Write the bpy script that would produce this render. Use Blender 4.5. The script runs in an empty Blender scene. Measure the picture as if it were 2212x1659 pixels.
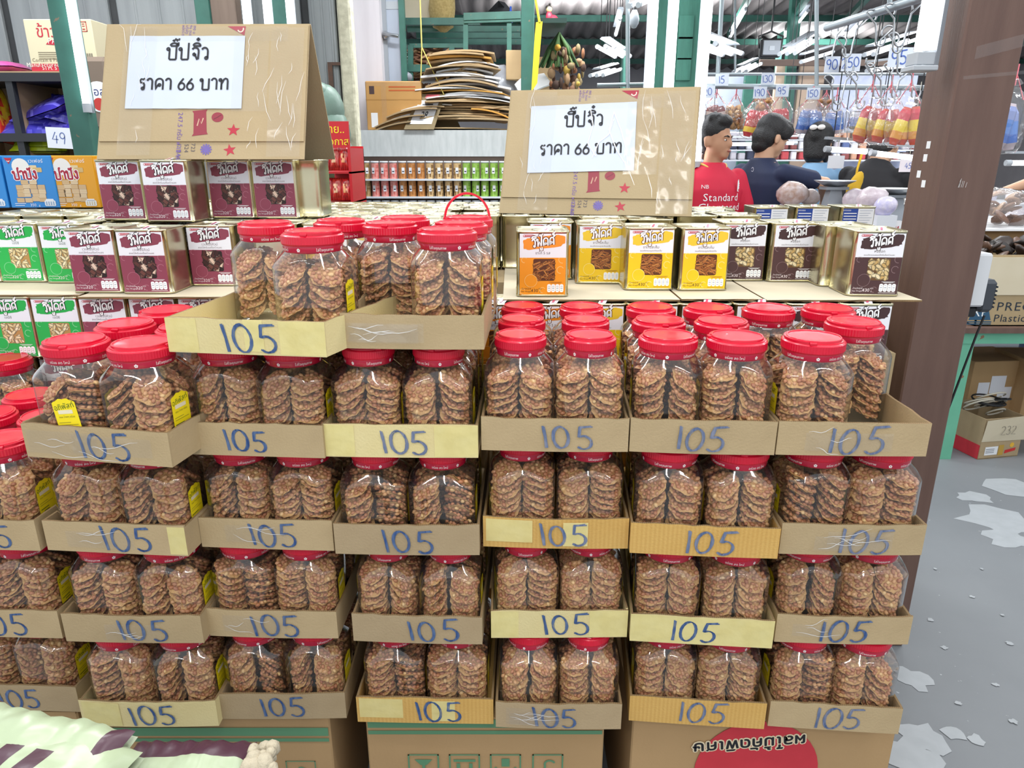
import bpy, math, random
from math import sin, cos, pi, radians, tan, atan2, sqrt
from mathutils import Vector, Matrix, Euler, noise as mnoise

S = bpy.context.scene
COL = S.collection
# ------------------------------------------------------------------ camera
EYE = 1.45
FPX = 1533.0
PITCH = radians(17.8)
cam = bpy.data.objects.new('camera', bpy.data.cameras.new('camera'))
COL.objects.link(cam)
cam.location = (0, 0, EYE)
cam.rotation_euler = (pi / 2 - PITCH, 0, 0)
cam.data.sensor_width = 36
cam.data.lens = 36 * FPX / 2212
cam.data.clip_start = 0.02
cam.data.clip_end = 200
S.camera = cam
# ------------------------------------------------------------------ world, exposure
W = bpy.data.worlds.new('world')
S.world = W
W.use_nodes = True
_bg = W.node_tree.nodes['Background']
_bg.inputs[0].default_value = (0.90, 0.95, 1.0, 1)
_bg.inputs[1].default_value = 0.80
S.view_settings.view_transform = 'Standard'
S.view_settings.look = 'None'
S.view_settings.gamma = 1
S.view_settings.use_curve_mapping = False
S.view_settings.exposure = 0.24
S.cycles.max_bounces = 10
S.cycles.diffuse_bounces = 3
S.cycles.glossy_bounces = 3
S.cycles.transmission_bounces = 4
S.cycles.transparent_max_bounces = 24
S.cycles.caustics_reflective = False
S.cycles.caustics_refractive = False
S.cycles.use_adaptive_sampling = True
S.cycles.adaptive_threshold = 0.03
try:
    S.cycles.use_denoising = True
except Exception:
    pass


def area(name, loc, rot, sx, sy, power, colr=(1, 0.98, 0.95)):
    l = bpy.data.lights.new(name, 'AREA')
    l.shape = 'RECTANGLE'
    l.size, l.size_y, l.energy, l.color = sx, sy, power, colr
    o = bpy.data.objects.new(name, l)
    o.location, o.rotation_euler = loc, rot
    COL.objects.link(o)
    return o


# unseen area lights for overhead tubes; those behind the camera added for jar highlights
LAMPS = [(0.0, -2.1, 2.6, 1), (0.0, -0.75, 2.6, 1), (0.0, 0.6, 2.6, 1), (-1.25, -1.0, 2.6, 0), (1.25, -1.0, 2.6, 0), (-1.3, 0.4, 2.7, 0), (1.3, 0.4, 2.7, 0),
         (-1.3, 1.75, 2.9, 0), (0.1, 1.9, 2.9, 0), (1.3, 1.75, 2.9, 0),
         (-2.0, -3.3, 2.6, 0), (-0.7, -3.3, 2.6, 0), (0.7, -3.3, 2.6, 0), (2.0, -3.3, 2.6, 0)]
for i, (x, y, z, along) in enumerate(LAMPS):
    area('unseen_overhead_light', (x, y, z - 0.05), (0, 0, pi / 2 * along), 1.15, 0.08, 8.5 if y < 1 else 7)
for (x, y, z, p) in [(0.6, 5.2, 2.75, 32), (2.6, 5.6, 2.75, 32), (2.0, 8.5, 2.85, 48), (4.4, 7.0, 2.8, 42), (4.0, 10.5, 2.8, 55),
                     (-1.6, 2.9, 2.85, 30), (-0.4, 4.4, 3.1, 40), (2.6, 3.0, 2.8, 25), (0.6, 8.8, 2.9, 30)]:
    area('hall_light', (x, y, z), (0, 0, 0), 1.2, 0.25, p, (0.97, 0.99, 1))
    if y > 5:      # the open tubes shine up on the roof as well
        area('hall_light', (x, y, z - .06), (pi, 0, 0), 1.2, 0.25, p * .5, (0.97, 0.99, 1))


# ------------------------------------------------------------------ pixel helpers (photo pixels -> points at a chosen real depth or height)
def ray(x, y):
    a, b = (x - 1106.0) / FPX, (829.5 - y) / FPX
    return Vector((a, cos(PITCH) + b * sin(PITCH), -sin(PITCH) + b * cos(PITCH)))


def at_z(x, y, z):
    d = ray(x, y)
    t = (z - EYE) / d.z
    return Vector((d.x * t, d.y * t, z))


def at_y(x, y, Y):
    d = ray(x, y)
    t = Y / d.y
    return Vector((d.x * t, Y, EYE + d.z * t))


def srgb(h):
    if isinstance(h, str):
        h = h.lstrip('#')
        c = [int(h[i:i + 2], 16) / 255 for i in (0, 2, 4)]
    else:
        c = [x / 255 if max(h) > 1 else x for x in h]
    return tuple((x / 12.92 if x <= 0.04045 else ((x + 0.055) / 1.055) ** 2.4) for x in c)


# ------------------------------------------------------------------ materials
MATS = {}


def material(name, color='#808080', rough=0.5, metal=0.0, spec=0.5, attr=False, noise=None, bump=None, stretch=(1, 1, 1), emit=None,
             alpha=None, coat=0.0, rand=0.0, wave=None, speck=None):
    """noise=(scale, colour2, amount)  bump=(scale, strength)  wave=(scale, axis, colour2, amount)  speck=(scale, colour, threshold)"""
    if name in MATS:
        return MATS[name]
    m = bpy.data.materials.new(name)
    m.use_nodes = True
    nt = m.node_tree
    N, L = nt.nodes, nt.links
    b = N['Principled BSDF']
    b.inputs['Roughness'].default_value = rough
    b.inputs['Metallic'].default_value = metal
    b.inputs['Specular IOR Level'].default_value = spec
    if coat:
        b.inputs['Coat Weight'].default_value = coat
        b.inputs['Coat Roughness'].default_value = 0.08
    c = srgb(color)
    m.diffuse_color = (*c, 1)
    src = None
    if attr:
        a = N.new('ShaderNodeAttribute')
        a.attribute_name = 'Col'
        src = a.outputs['Color']
    else:
        r = N.new('ShaderNodeRGB')
        r.outputs[0].default_value = (*c, 1)
        src = r.outputs[0]
    tc = mp = None
    if noise or bump or wave or speck:
        tc = N.new('ShaderNodeTexCoord')
        mp = N.new('ShaderNodeMapping')
        mp.inputs['Scale'].default_value = stretch
        L.new(tc.outputs['Object'], mp.inputs['Vector'])

    def mix(fac, amount, colr, src):
        mu = N.new('ShaderNodeMath')
        mu.operation = 'MULTIPLY'
        L.new(fac, mu.inputs[0])
        mu.inputs[1].default_value = amount
        mx = N.new('ShaderNodeMix')
        mx.data_type = 'RGBA'
        L.new(mu.outputs[0], mx.inputs['Factor'])
        L.new(src, mx.inputs['A'])
        mx.inputs['B'].default_value = (*srgb(colr), 1)
        return mx.outputs['Result']
    if noise:
        n = N.new('ShaderNodeTexNoise')
        n.inputs['Scale'].default_value = noise[0]
        n.inputs['Detail'].default_value = 5
        L.new(mp.outputs[0], n.inputs['Vector'])
        rp = N.new('ShaderNodeMapRange')
        rp.inputs['From Min'].default_value = 0.35
        rp.inputs['From Max'].default_value = 0.7
        L.new(n.outputs['Fac'], rp.inputs['Value'])
        src = mix(rp.outputs[0], noise[2], noise[1], src)
    if wave:
        w = N.new('ShaderNodeTexWave')
        w.bands_direction = wave[1]
        w.inputs['Scale'].default_value = wave[0]
        w.inputs['Distortion'].default_value = 0.3
        L.new(tc.outputs['Object'], w.inputs['Vector'])
        src = mix(w.outputs['Fac'], wave[3], wave[2], src)
    if speck:
        n = N.new('ShaderNodeTexNoise')
        n.inputs['Scale'].default_value = speck[0]
        n.inputs['Detail'].default_value = 3
        L.new(tc.outputs['Object'], n.inputs['Vector'])
        rp = N.new('ShaderNodeMapRange')
        rp.inputs['From Min'].default_value = speck[2]
        rp.inputs['From Max'].default_value = speck[2] + 0.02
        L.new(n.outputs['Fac'], rp.inputs['Value'])
        src = mix(rp.outputs[0], 1.0, speck[1], src)
    if rand:
        oi = N.new('ShaderNodeObjectInfo')
        hs = N.new('ShaderNodeHueSaturation')
        rp = N.new('ShaderNodeMapRange')
        rp.inputs['To Min'].default_value = 1 - rand
        rp.inputs['To Max'].default_value = 1 + rand
        L.new(oi.outputs['Random'], rp.inputs['Value'])
        L.new(rp.outputs[0], hs.inputs['Value'])
        L.new(src, hs.inputs['Color'])
        src = hs.outputs[0]
    L.new(src, b.inputs['Base Color'])
    if bump:
        n = N.new('ShaderNodeTexNoise')
        n.inputs['Scale'].default_value = bump[0]
        n.inputs['Detail'].default_value = 4
        L.new(mp.outputs[0], n.inputs['Vector'])
        bp = N.new('ShaderNodeBump')
        bp.inputs['Strength'].default_value = bump[1]
        bp.inputs['Distance'].default_value = 0.01
        L.new(n.outputs['Fac'], bp.inputs['Height'])
        L.new(bp.outputs[0], b.inputs['Normal'])
    if emit:
        b.inputs['Emission Color'].default_value = (*srgb(emit[0]), 1)
        b.inputs['Emission Strength'].default_value = emit[1]
    if alpha is not None:
        b.inputs['Alpha'].default_value = alpha
    MATS[name] = m
    return m


def clear_film(name, tint='#ffffff', gloss=0.05, rough=0.05, body=0.0, body_col='#ffffff', boost=1.0, bump=None):
    """thin clear plastic: sees through, with a Fresnel reflection and (body) a little milky diffuse"""
    m = bpy.data.materials.new(name)
    m.use_nodes = True
    N, L = m.node_tree.nodes, m.node_tree.links
    N.remove(N['Principled BSDF'])
    out = N['Material Output']
    tr = N.new('ShaderNodeBsdfTransparent')
    tr.inputs[0].default_value = (*srgb(tint), 1)
    gl = N.new('ShaderNodeBsdfGlossy')
    gl.inputs['Roughness'].default_value = rough
    # Schlick reflectance from the facing ratio (the same on both sides of a thin wall)
    fr = N.new('ShaderNodeLayerWeight')
    fr.inputs['Blend'].default_value = 0.5
    pw = N.new('ShaderNodeMath')
    pw.operation = 'POWER'
    pw.inputs[1].default_value = 5
    L.new(fr.outputs['Facing'], pw.inputs[0])
    mu = N.new('ShaderNodeMath')
    mu.operation = 'MULTIPLY_ADD'
    mu.inputs[1].default_value = 0.9 * boost
    mu.inputs[2].default_value = gloss + 0.04 * boost
    mu.use_clamp = True
    L.new(pw.outputs[0], mu.inputs[0])
    mx = N.new('ShaderNodeMixShader')
    L.new(mu.outputs[0], mx.inputs[0])
    base = tr.outputs[0]
    if body:
        df = N.new('ShaderNodeBsdfDiffuse')
        df.inputs[0].default_value = (*srgb(body_col), 1)
        mb = N.new('ShaderNodeMixShader')
        mb.inputs[0].default_value = body
        L.new(tr.outputs[0], mb.inputs[1])
        L.new(df.outputs[0], mb.inputs[2])
        base = mb.outputs[0]
    L.new(base, mx.inputs[1])
    L.new(gl.outputs[0], mx.inputs[2])
    if bump:
        tc = N.new('ShaderNodeTexCoord')
        n = N.new('ShaderNodeTexNoise')
        n.inputs['Scale'].default_value = bump[0]
        n.inputs['Detail'].default_value = 2
        L.new(tc.outputs['Object'], n.inputs['Vector'])
        bp = N.new('ShaderNodeBump')
        bp.inputs['Strength'].default_value = bump[1]
        bp.inputs['Distance'].default_value = 0.02
        L.new(n.outputs['Fac'], bp.inputs['Height'])
        L.new(bp.outputs[0], gl.inputs['Normal'])
    L.new(mx.outputs[0], out.inputs[0])
    m.diffuse_color = (0.9, 0.9, 0.9, 0.3)
    MATS[name] = m
    return m


# ------------------------------------------------------------------ mesh builder
class MB:
    def __init__(s):
        s.v, s.f, s.c, s.s, s.mi = [], [], [], [], []
        s.col = (1, 1, 1)
        s.smooth = False
        s.m = 0
        s.M = None

    def color(s, h):
        s.col = srgb(h)
        return s

    def add(s, verts, faces, smooth=None):
        o = len(s.v)
        if s.M is not None:
            verts = [s.M @ Vector(p) for p in verts]
        s.v += [tuple(p) for p in verts]
        s.f += [tuple(i + o for i in f) for f in faces]
        k = len(faces)
        s.c += [s.col] * k
        s.s += [s.smooth if smooth is None else smooth] * k
        s.mi += [s.m] * k
        return s

    def box(s, x0, y0, z0, x1, y1, z1):
        v = [(x0, y0, z0), (x1, y0, z0), (x1, y1, z0), (x0, y1, z0), (x0, y0, z1), (x1, y0, z1), (x1, y1, z1), (x0, y1, z1)]
        return s.add(v, [(3, 2, 1, 0), (4, 5, 6, 7), (0, 1, 5, 4), (1, 2, 6, 5), (2, 3, 7, 6), (3, 0, 4, 7)], False)

    def cbox(s, c, d, b):
        """box with chamfered edges"""
        hx, hy, hz = d[0] / 2, d[1] / 2, d[2] / 2
        v, idx = [], {}
        for sx in (-1, 1):
            for sy in (-1, 1):
                for sz in (-1, 1):
                    for ax in range(3):
                        p = [sx * (hx - b), sy * (hy - b), sz * (hz - b)]
                        p[ax] = (sx * hx, sy * hy, sz * hz)[ax]
                        idx[(sx, sy, sz, ax)] = len(v)
                        v.append((c[0] + p[0], c[1] + p[1], c[2] + p[2]))
        f = []
        for ax in range(3):
            u, w = (ax + 1) % 3, (ax + 2) % 3
            for sg in (-1, 1):
                q = []
                for (a, bb) in ((-1, -1), (1, -1), (1, 1), (-1, 1)):
                    k = [0, 0, 0]
                    k[ax], k[u], k[w] = sg, a, bb
                    q.append(idx[(*k, ax)])
                f.append(tuple(q if sg > 0 else q[::-1]))
            for a in (-1, 1):
                for bb in (-1, 1):
                    k0, k1 = [0, 0, 0], [0, 0, 0]
                    k0[ax], k0[u], k0[w] = -1, a, bb
                    k1[ax], k1[u], k1[w] = 1, a, bb
                    q = [idx[(*k0, u)], idx[(*k1, u)], idx[(*k1, w)], idx[(*k0, w)]]
                    f.append(tuple(q if a * bb < 0 else q[::-1]))
        for sx in (-1, 1):
            for sy in (-1, 1):
                for sz in (-1, 1):
                    q = [idx[(sx, sy, sz, k)] for k in range(3)]
                    f.append(tuple(q if sx * sy * sz > 0 else q[::-1]))
        return s.add(v, f, False)

    def tube(s, pts, r, n=8, cap=True, flat=1.0):
        pts = [Vector(p) for p in pts]
        R = r if isinstance(r, (list, tuple)) else [r] * len(pts)
        v, f = [], []
        up = None
        for i, p in enumerate(pts):
            t = (pts[min(i + 1, len(pts) - 1)] - pts[max(i - 1, 0)])
            t = t.normalized() if t.length > 1e-9 else Vector((0, 0, 1))
            if up is None:
                up = t.orthogonal().normalized()
            up = (up - t * up.dot(t))
            up = up.normalized() if up.length > 1e-6 else t.orthogonal().normalized()
            w = t.cross(up)
            for k in range(n):
                a = 2 * pi * k / n
                v.append(p + up * (R[i] * cos(a)) + w * (R[i] * flat * sin(a)))
        for i in range(len(pts) - 1):
            for k in range(n):
                a, b = i * n + k, i * n + (k + 1) % n
                f.append((a, b, b + n, a + n))
        s.add(v, f, n > 4)
        if cap:
            o = [tuple(range(n))[::-1], tuple((len(pts) - 1) * n + k for k in range(n))]
            s.add(v, o, False)
        return s

    def lathe(s, prof, n=24, smooth=True, rib=None, c=(0, 0, 0), close=False):
        """prof = [(r, z)], rib(r, z, a) -> r"""
        v, f = [], []
        for (r, z) in prof:
            for k in range(n):
                a = 2 * pi * k / n
                rr = rib(r, z, k) if rib else r
                v.append((c[0] + rr * cos(a), c[1] + rr * sin(a), c[2] + z))
        for i in range(len(prof) - 1):
            for k in range(n):
                a, b = i * n + k, i * n + (k + 1) % n
                f.append((a, b, b + n, a + n))
        if close:
            f.append(tuple((len(prof) - 1) * n + k for k in range(n)))
            f.append(tuple(range(n))[::-1])
        return s.add(v, f, smooth)

    def prism(s, poly, z0, z1, smooth=False):
        n = len(poly)
        v = [(x, y, z0) for x, y in poly] + [(x, y, z1) for x, y in poly]
        f = [tuple(range(n))[::-1], tuple(range(n, 2 * n))]
        s.add(v, f, False)
        return s.add(v, [(i, (i + 1) % n, (i + 1) % n + n, i + n) for i in range(n)], smooth)

    def poly(s, pts, z=0.0):
        return s.add([(p[0], p[1], z) for p in pts], [tuple(range(len(pts)))], False)

    def rect(s, x0, y0, x1, y1, z=0.0):
        return s.poly([(x0, y0), (x1, y0), (x1, y1), (x0, y1)], z)

    def rrect(s, x0, y0, x1, y1, r, z=0.0, n=4):
        p = []
        for cx, cy, a in ((x1 - r, y0 + r, -pi / 2), (x1 - r, y1 - r, 0), (x0 + r, y1 - r, pi / 2), (x0 + r, y0 + r, pi)):
            p += [(cx + r * cos(a + pi / 2 * i / n), cy + r * sin(a + pi / 2 * i / n)) for i in range(n + 1)]
        return s.poly(p, z)

    def disc(s, cx, cy, r, z=0.0, n=16, ry=None):
        return s.poly([(cx + r * cos(2 * pi * i / n), cy + (ry or r) * sin(2 * pi * i / n)) for i in range(n)], z)

    def ribbon(s, pts, w, z=0.0):
        """flat stroke of width w along a 2D polyline"""
        P = [Vector((p[0], p[1])) for p in pts]
        Wd = w if isinstance(w, (list, tuple)) else [w] * len(P)
        v = []
        for i, p in enumerate(P):
            t = P[min(i + 1, len(P) - 1)] - P[max(i - 1, 0)]
            t = t.normalized() if t.length > 1e-9 else Vector((1, 0))
            n = Vector((-t.y, t.x)) * Wd[i] / 2
            v += [(p.x + n.x, p.y + n.y, z), (p.x - n.x, p.y - n.y, z)]
        return s.add(v, [(2 * i, 2 * i + 1, 2 * i + 3, 2 * i + 2) for i in range(len(P) - 1)], False)

    def ball(s, c, r, nu=10, nv=6, R=None):
        rx, ry, rz = r if isinstance(r, (list, tuple)) else (r, r, r)
        v = [(0, 0, -rz)]
        for j in range(1, nv):
            a = -pi / 2 + pi * j / nv
            for i in range(nu):
                b = 2 * pi * i / nu
                v.append((rx * cos(a) * cos(b), ry * cos(a) * sin(b), rz * sin(a)))
        v.append((0, 0, rz))
        if R is not None:
            v = [R @ Vector(p) for p in v]
        v = [(p[0] + c[0], p[1] + c[1], p[2] + c[2]) for p in v]
        f = [(0, 1 + (i + 1) % nu, 1 + i) for i in range(nu)]
        for j in range(nv - 2):
            for i in range(nu):
                a, b = 1 + j * nu + i, 1 + j * nu + (i + 1) % nu
                f.append((a, b, b + nu, a + nu))
        t = len(v) - 1
        f += [(t, 1 + (nv - 2) * nu + i, 1 + (nv - 2) * nu + (i + 1) % nu) for i in range(nu)]
        return s.add(v, f, True)

    def text(s, body, x, y, size, z=0.0, align='c', wrap=None, sx=1.0, rot=0.0):
        V, F, w = text_geo(body)
        k = size
        ox = {'c': -w / 2, 'l': 0, 'r': -w}[align]
        ca, sa = cos(rot), sin(rot)
        pts = []
        for p in V:
            px, py = (p[0] + ox) * k * sx, p[1] * k
            px, py = x + px * ca - py * sa, y + px * sa + py * ca
            pts.append(wrap(px, py) if wrap else (px, py, z))
        return s.add(pts, F, False)

    def mesh(s, name):
        me = bpy.data.meshes.new(name)
        me.from_pydata(s.v, [], s.f)
        if s.f:
            me.polygons.foreach_set('use_smooth', s.s)
            me.polygons.foreach_set('material_index', s.mi)
            a = me.color_attributes.new('Col', 'FLOAT_COLOR', 'CORNER')
            buf = []
            for f, c in zip(s.f, s.c):
                buf += [c[0], c[1], c[2], 1.0] * len(f)
            a.data.foreach_set('color', buf)
        me.update()
        return me

    def build(s, name, mats, parent=None, loc=None, rot=None, label=None, sharp=None):
        me = s.mesh(name)
        for m in (mats if isinstance(mats, (list, tuple)) else [mats]):
            me.materials.append(MATS[m] if isinstance(m, str) else m)
        if sharp is not None:
            sharpen(me, sharp)
        return place(name, me, parent, loc, rot, label)


def sharpen(me, ang):
    import bmesh
    b = bmesh.new()
    b.from_mesh(me)
    bmesh.ops.remove_doubles(b, verts=b.verts, dist=1e-6)
    for e in b.edges:
        if len(e.link_faces) == 2 and e.calc_face_angle(0) > ang:
            e.smooth = False
    b.to_mesh(me)
    b.free()


def place(name, data, parent=None, loc=None, rot=None, label=None):
    o = bpy.data.objects.new(name, data)
    COL.objects.link(o)
    if parent is not None:
        o.parent = parent
    if loc is not None:
        o.location = loc
    if rot is not None:
        o.rotation_euler = rot
    if label:
        o['label'] = label
    return o


def tag(o, label, cat, group=None, kind=None):
    o['label'] = label
    o['category'] = cat
    if group:
        o['group'] = group
    if kind:
        o['kind'] = kind
    return o


def thing(name, label, cat, loc=(0, 0, 0), rz=0.0, group=None):
    return tag(place(name, None, None, loc, (0, 0, rz)), label, cat, group)


def struct(o):
    o['kind'] = 'structure'
    return o


def copy_tree(o, parent=None, loc=None, rz=None, scale=None):
    c = o.copy()
    COL.objects.link(c)
    c.parent = parent
    if loc is not None:
        c.location = loc
    if rz is not None:
        c.rotation_euler = (0, 0, rz)
    if scale is not None:
        c.scale = (scale,) * 3
    for ch in o.children:
        copy_tree(ch, c)
    return c


FRONT = Matrix(((1, 0, 0, 0), (0, 0, -1, 0), (0, 1, 0, 0), (0, 0, 0, 1)))      # local xy plane -> facing -Y
SIDE_R = Matrix(((0, 0, 1, 0), (1, 0, 0, 0), (0, 1, 0, 0), (0, 0, 0, 1)))      # -> facing +X
SIDE_L = Matrix(((0, 0, -1, 0), (-1, 0, 0, 0), (0, 1, 0, 0), (0, 0, 0, 1)))    # -> facing -X


def TR(x, y, z):
    return Matrix.Translation((x, y, z))


_TG = {}


def text_geo(body):
    """outline font -> (verts2d, faces, advance width); Thai tone marks over vowels are lifted"""
    if body in _TG:
        return _TG[body]
    V, F = [], []
    pen = 0.0
    upper = False
    for ch in body:
        if ch == ' ':
            pen += 0.28
            upper = False
            continue
        gv, gf, gw = glyph(ch)
        dx = pen
        dy = 0.0
        thai_mark = ch in 'ิีึืั็่้๊๋์ุูํ'
        if thai_mark:
            if ch in '่้๊๋์' and upper:
                dy = 0.19
            if ch in 'ิีึืั็':
                upper = True
        else:
            upper = False
        o = len(V)
        V += [(p[0] + dx, p[1] + dy) for p in gv]
        F += [tuple(i + o for i in f) for f in gf]
        if not thai_mark:
            pen += gw
    _TG[body] = (V, F, pen)
    return _TG[body]


_GL = {}


def glyph(ch):
    if ch in _GL:
        return _GL[ch]
    c = bpy.data.curves.new('t', 'FONT')
    c.body = ch
    c.size = 1
    c.resolution_u = 2
    o = bpy.data.objects.new('t', c)
    COL.objects.link(o)
    dg = bpy.context.evaluated_depsgraph_get()
    me = bpy.data.meshes.new_from_object(o.evaluated_get(dg))
    V = [(v.co.x, v.co.y) for v in me.vertices]
    F = [tuple(p.vertices) for p in me.polygons]
    w = max([p[0] for p in V], default=0.3) + 0.07
    bpy.data.objects.remove(o)
    bpy.data.curves.remove(c)
    bpy.data.meshes.remove(me)
    _GL[ch] = (V, F, w)
    return _GL[ch]


# ------------------------------------------------------------------ pen-stroke letters (Thai sign writing and the handwritten numbers)
def arc(cx, cy, rx, ry, a0, a1, n=10):
    return [(cx + rx * cos(radians(a0 + (a1 - a0) * i / n)), cy + ry * sin(radians(a0 + (a1 - a0) * i / n))) for i in range(n + 1)]


def _hl(x, y, r=0.1, a=0, d=360):
    return arc(x, y, r, r, a, a + d, 10)


PEN = {
    'ป': ([_hl(.12, .86) + [(.22, .05), (.26, 0), (.72, 0), (.75, .05), (.75, 1.38)]], .95),
    'บ': ([_hl(.12, .86) + [(.22, .05), (.26, 0), (.72, 0), (.75, .05), (.75, 1.0)]], .95),
    'จ': ([_hl(.27, .42, .09, 60) + [(.34, .36), (.5, 0), (.58, .05), (.6, .6)] + arc(.33, .68, .27, .3, 0, 150, 8)], .8),
    'ว': ([_hl(.42, .12, .1, 0) + [(.52, .6)] + arc(.27, .66, .25, .32, 0, 150, 8)], .7),
    'ร': ([_hl(.36, .12, .1, 0) + [(.47, .45), (.42, .58), (.16, .66), (.1, .8), (.2, .96), (.36, .92), (.52, 1.0)]], .68),
    'า': ([arc(.24, .72, .22, .28, 165, 0, 8) + [(.46, 0)]], .65),
    'ค': ([_hl(.42, .42, .1, 180) + [(.28, .38), (.14, .0), (.1, .5)] + arc(.41, .66, .31, .33, 180, 0, 10) + [(.72, 0)]], .92),
    'ท': ([_hl(.12, .86) + [(.22, 0), (.24, .55), (.42, .92), (.55, 1.0), (.7, .93), (.74, .75), (.74, 0)]], .95),
    'ด': ([_hl(.38, .28, .1, 90) + [(.3, .2), (.12, 0), (.08, .5)] + arc(.4, .66, .32, .33, 180, 0, 10) + [(.72, 0)]], .92),
    'ฟ': ([_hl(.12, .86) + [(.2, .05), (.24, .02), (.44, .62), (.66, .02), (.7, .05), (.72, 1.38)]], .92),
    'ส': ([_hl(.3, .34, .1, 90) + [(.24, .28), (.1, 0), (.08, .42)] + arc(.36, .64, .28, .32, 180, 20, 10) + [(.64, 0)], [(.5, .92), (.66, 1.08), (.84, 1.2)]], .86),
    'ง': ([_hl(.42, .86, .1, 0) + [(.52, .1), (.42, 0), (.3, .1), (.1, .42)]], .68),
    '่': ([[(-.12, 1.2), (-.12, 1.46)]], 0),
    'ี': ([arc(-.38, 1.14, .3, .22, 180, 20, 8) + [(-.06, 1.12), (-.66, 1.12)], [(-.06, 1.12), (-.06, 1.42)]], 0),
    'ิ': ([arc(-.36, 1.14, .28, .22, 180, 0, 8) + [(-.06, 1.12), (-.64, 1.12)]], 0),
    'ั': ([_hl(-.42, 1.2, .08, 90) + [(-.3, 1.12), (-.05, 1.38)]], 0),
    '๊': ([[(-.42, 1.62), (-.5, 1.55), (-.42, 1.5), (-.36, 1.6), (-.28, 1.72), (-.2, 1.6), (-.2, 1.5), (-.12, 1.66), (-.04, 1.6), (0, 1.75)]], 0),
    '๋': ([[(-.28, 1.52), (-.28, 1.82)], [(-.43, 1.67), (-.13, 1.67)]], 0),
    '้': ([_hl(-.4, 1.42, .07, 0) + [(-.28, 1.5), (-.22, 1.38), (-.02, 1.58)]], 0),
    '์': ([_hl(-.3, 1.36, .1, 60) + [(-.24, 1.48), (-.02, 1.68)]], 0),
    'ู': ([[(-.36, -.18), (-.3, -.5), (-.1, -.5), (-.1, -.16)]], 0),
    '0': ([arc(.3, .5, .28, .5, 100, 470, 16)], .72),
    '1': ([[(.1, 1.0), (.14, .5), (.16, 0)]], .3),
    '2': ([arc(.28, .72, .25, .27, 160, -30, 8) + [(.06, 0), (.58, 0)]], .7),
    '3': ([arc(.25, .75, .22, .24, 150, -80, 8) + arc(.25, .27, .26, .27, 80, -150, 8)], .65),
    '4': ([[(.35, 1), (.05, .35), (.6, .35)], [(.45, .7), (.42, 0)]], .7),
    '5': ([[(.16, .98), (.1, .55)] + arc(.26, .3, .27, .3, 120, -140, 10), [(.14, .98), (.58, 1.02)]], .7),
    '6': ([[(.46, 1.0), (.2, .66)] + arc(.31, .3, .26, .3, 150, 510, 14)], .72),
    '9': ([arc(.28, .72, .22, .26, 0, 360, 12) + [(.5, .5), (.42, 0)]], .66),
    ' ': ([], .42),
}


def pen_strokes(body):
    out, pen = [], 0.0
    for ch in body:
        st, w = PEN[ch]
        for p in st:
            out.append([(x + pen, y) for x, y in p])
        pen += w
    return out, pen


def pen_text(mb, body, x, y, h, w, z=0.0, slant=0.0, align='c', sx=1.0, rot=0.0):
    st, adv = pen_strokes(body)
    ox = -adv / 2 if align == 'c' else 0
    ca, sa = cos(rot), sin(rot)
    for p in st:
        q = []
        for (a, b) in p:
            px, py = ((a + ox) * sx + b * slant) * h, b * h
            q.append((x + px * ca - py * sa, y + px * sa + py * ca))
        # extend the ends a little so that corners read as pen strokes
        mb.ribbon(q, w, z)
    return mb


def ordinal(n):
    return ['first', 'second', 'third', 'fourth', 'fifth', 'sixth', 'seventh', 'eighth', 'ninth', 'tenth', 'eleventh', 'twelfth',
            'thirteenth', 'fourteenth', 'fifteenth', 'sixteenth', 'seventeenth', 'eighteenth', 'nineteenth', 'twentieth'][n]

# ------------------------------------------------------------------ shared materials
material('print', attr=True, rough=0.42)
material('print_gloss', attr=True, rough=0.22, coat=0.3)
material('matte', attr=True, rough=0.8, noise=(30, '#806a50', 0.08))
KR = dict(rough=0.82, spec=0.25, bump=(260, 0.12))
material('kraft', '#b5a07c', noise=(14, '#a18c6a', 0.35), rand=0.05, **KR)
material('kraft_grey', '#ac9878', noise=(14, '#9a8566', 0.35), rand=0.05, **KR)
material('kraft_orange', '#cfa964', noise=(10, '#c2964e', 0.4), wave=(42, 'X', '#b98c46', 0.35), rand=0.03, **KR)
material('kraft_yellow', '#d6c896', noise=(10, '#cbb77c', 0.4), rand=0.03, **KR)
material('kraft_edge', '#8d7450', rough=0.9, wave=(90, 'X', '#5e4a30', 0.7))
material('sheet_card', '#d8cdb4', noise=(6, '#c6b898', 0.35), rough=0.85, spec=0.2)
material('tape_yellow', '#efe3a0', rough=0.32, noise=(40, '#e0cf80', 0.4), alpha=0.72, bump=(30, 0.25))
clear_film('clear_tape', gloss=0.0, rough=0.12, body=0.03, boost=1.1, bump=(18, 0.6))
clear_film('tape_crease', gloss=0.15, rough=0.25, body=0.7, boost=1.0)  # milky white for highlights painted along tape creases
material('marker', '#23457c', rough=0.6, noise=(160, '#6f83a0', 0.75), stretch=(1, 1, 0.25))
material('marker_light', '#4a5f86', rough=0.6, noise=(160, '#8d90a0', 0.85), stretch=(1, 1, 0.25))
material('lid_red', '#d00f31', rough=0.28, spec=0.5, coat=0.25)
material('band_red', '#b30f34', rough=0.22, coat=0.4)
material('white_ink', '#f2e6e6', rough=0.4)
clear_film('jar_plastic', tint='#fcfbf9', gloss=0.0, rough=0.06, body=0.015, boost=2.4)
material('batter', '#cfa46c', rough=0.45, spec=0.5, noise=(90, '#b08250', 0.6), bump=(200, 0.5))
material('nut', attr=True, rough=0.36, spec=0.5, noise=(220, '#93572f', 0.3), rand=0.06)

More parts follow.
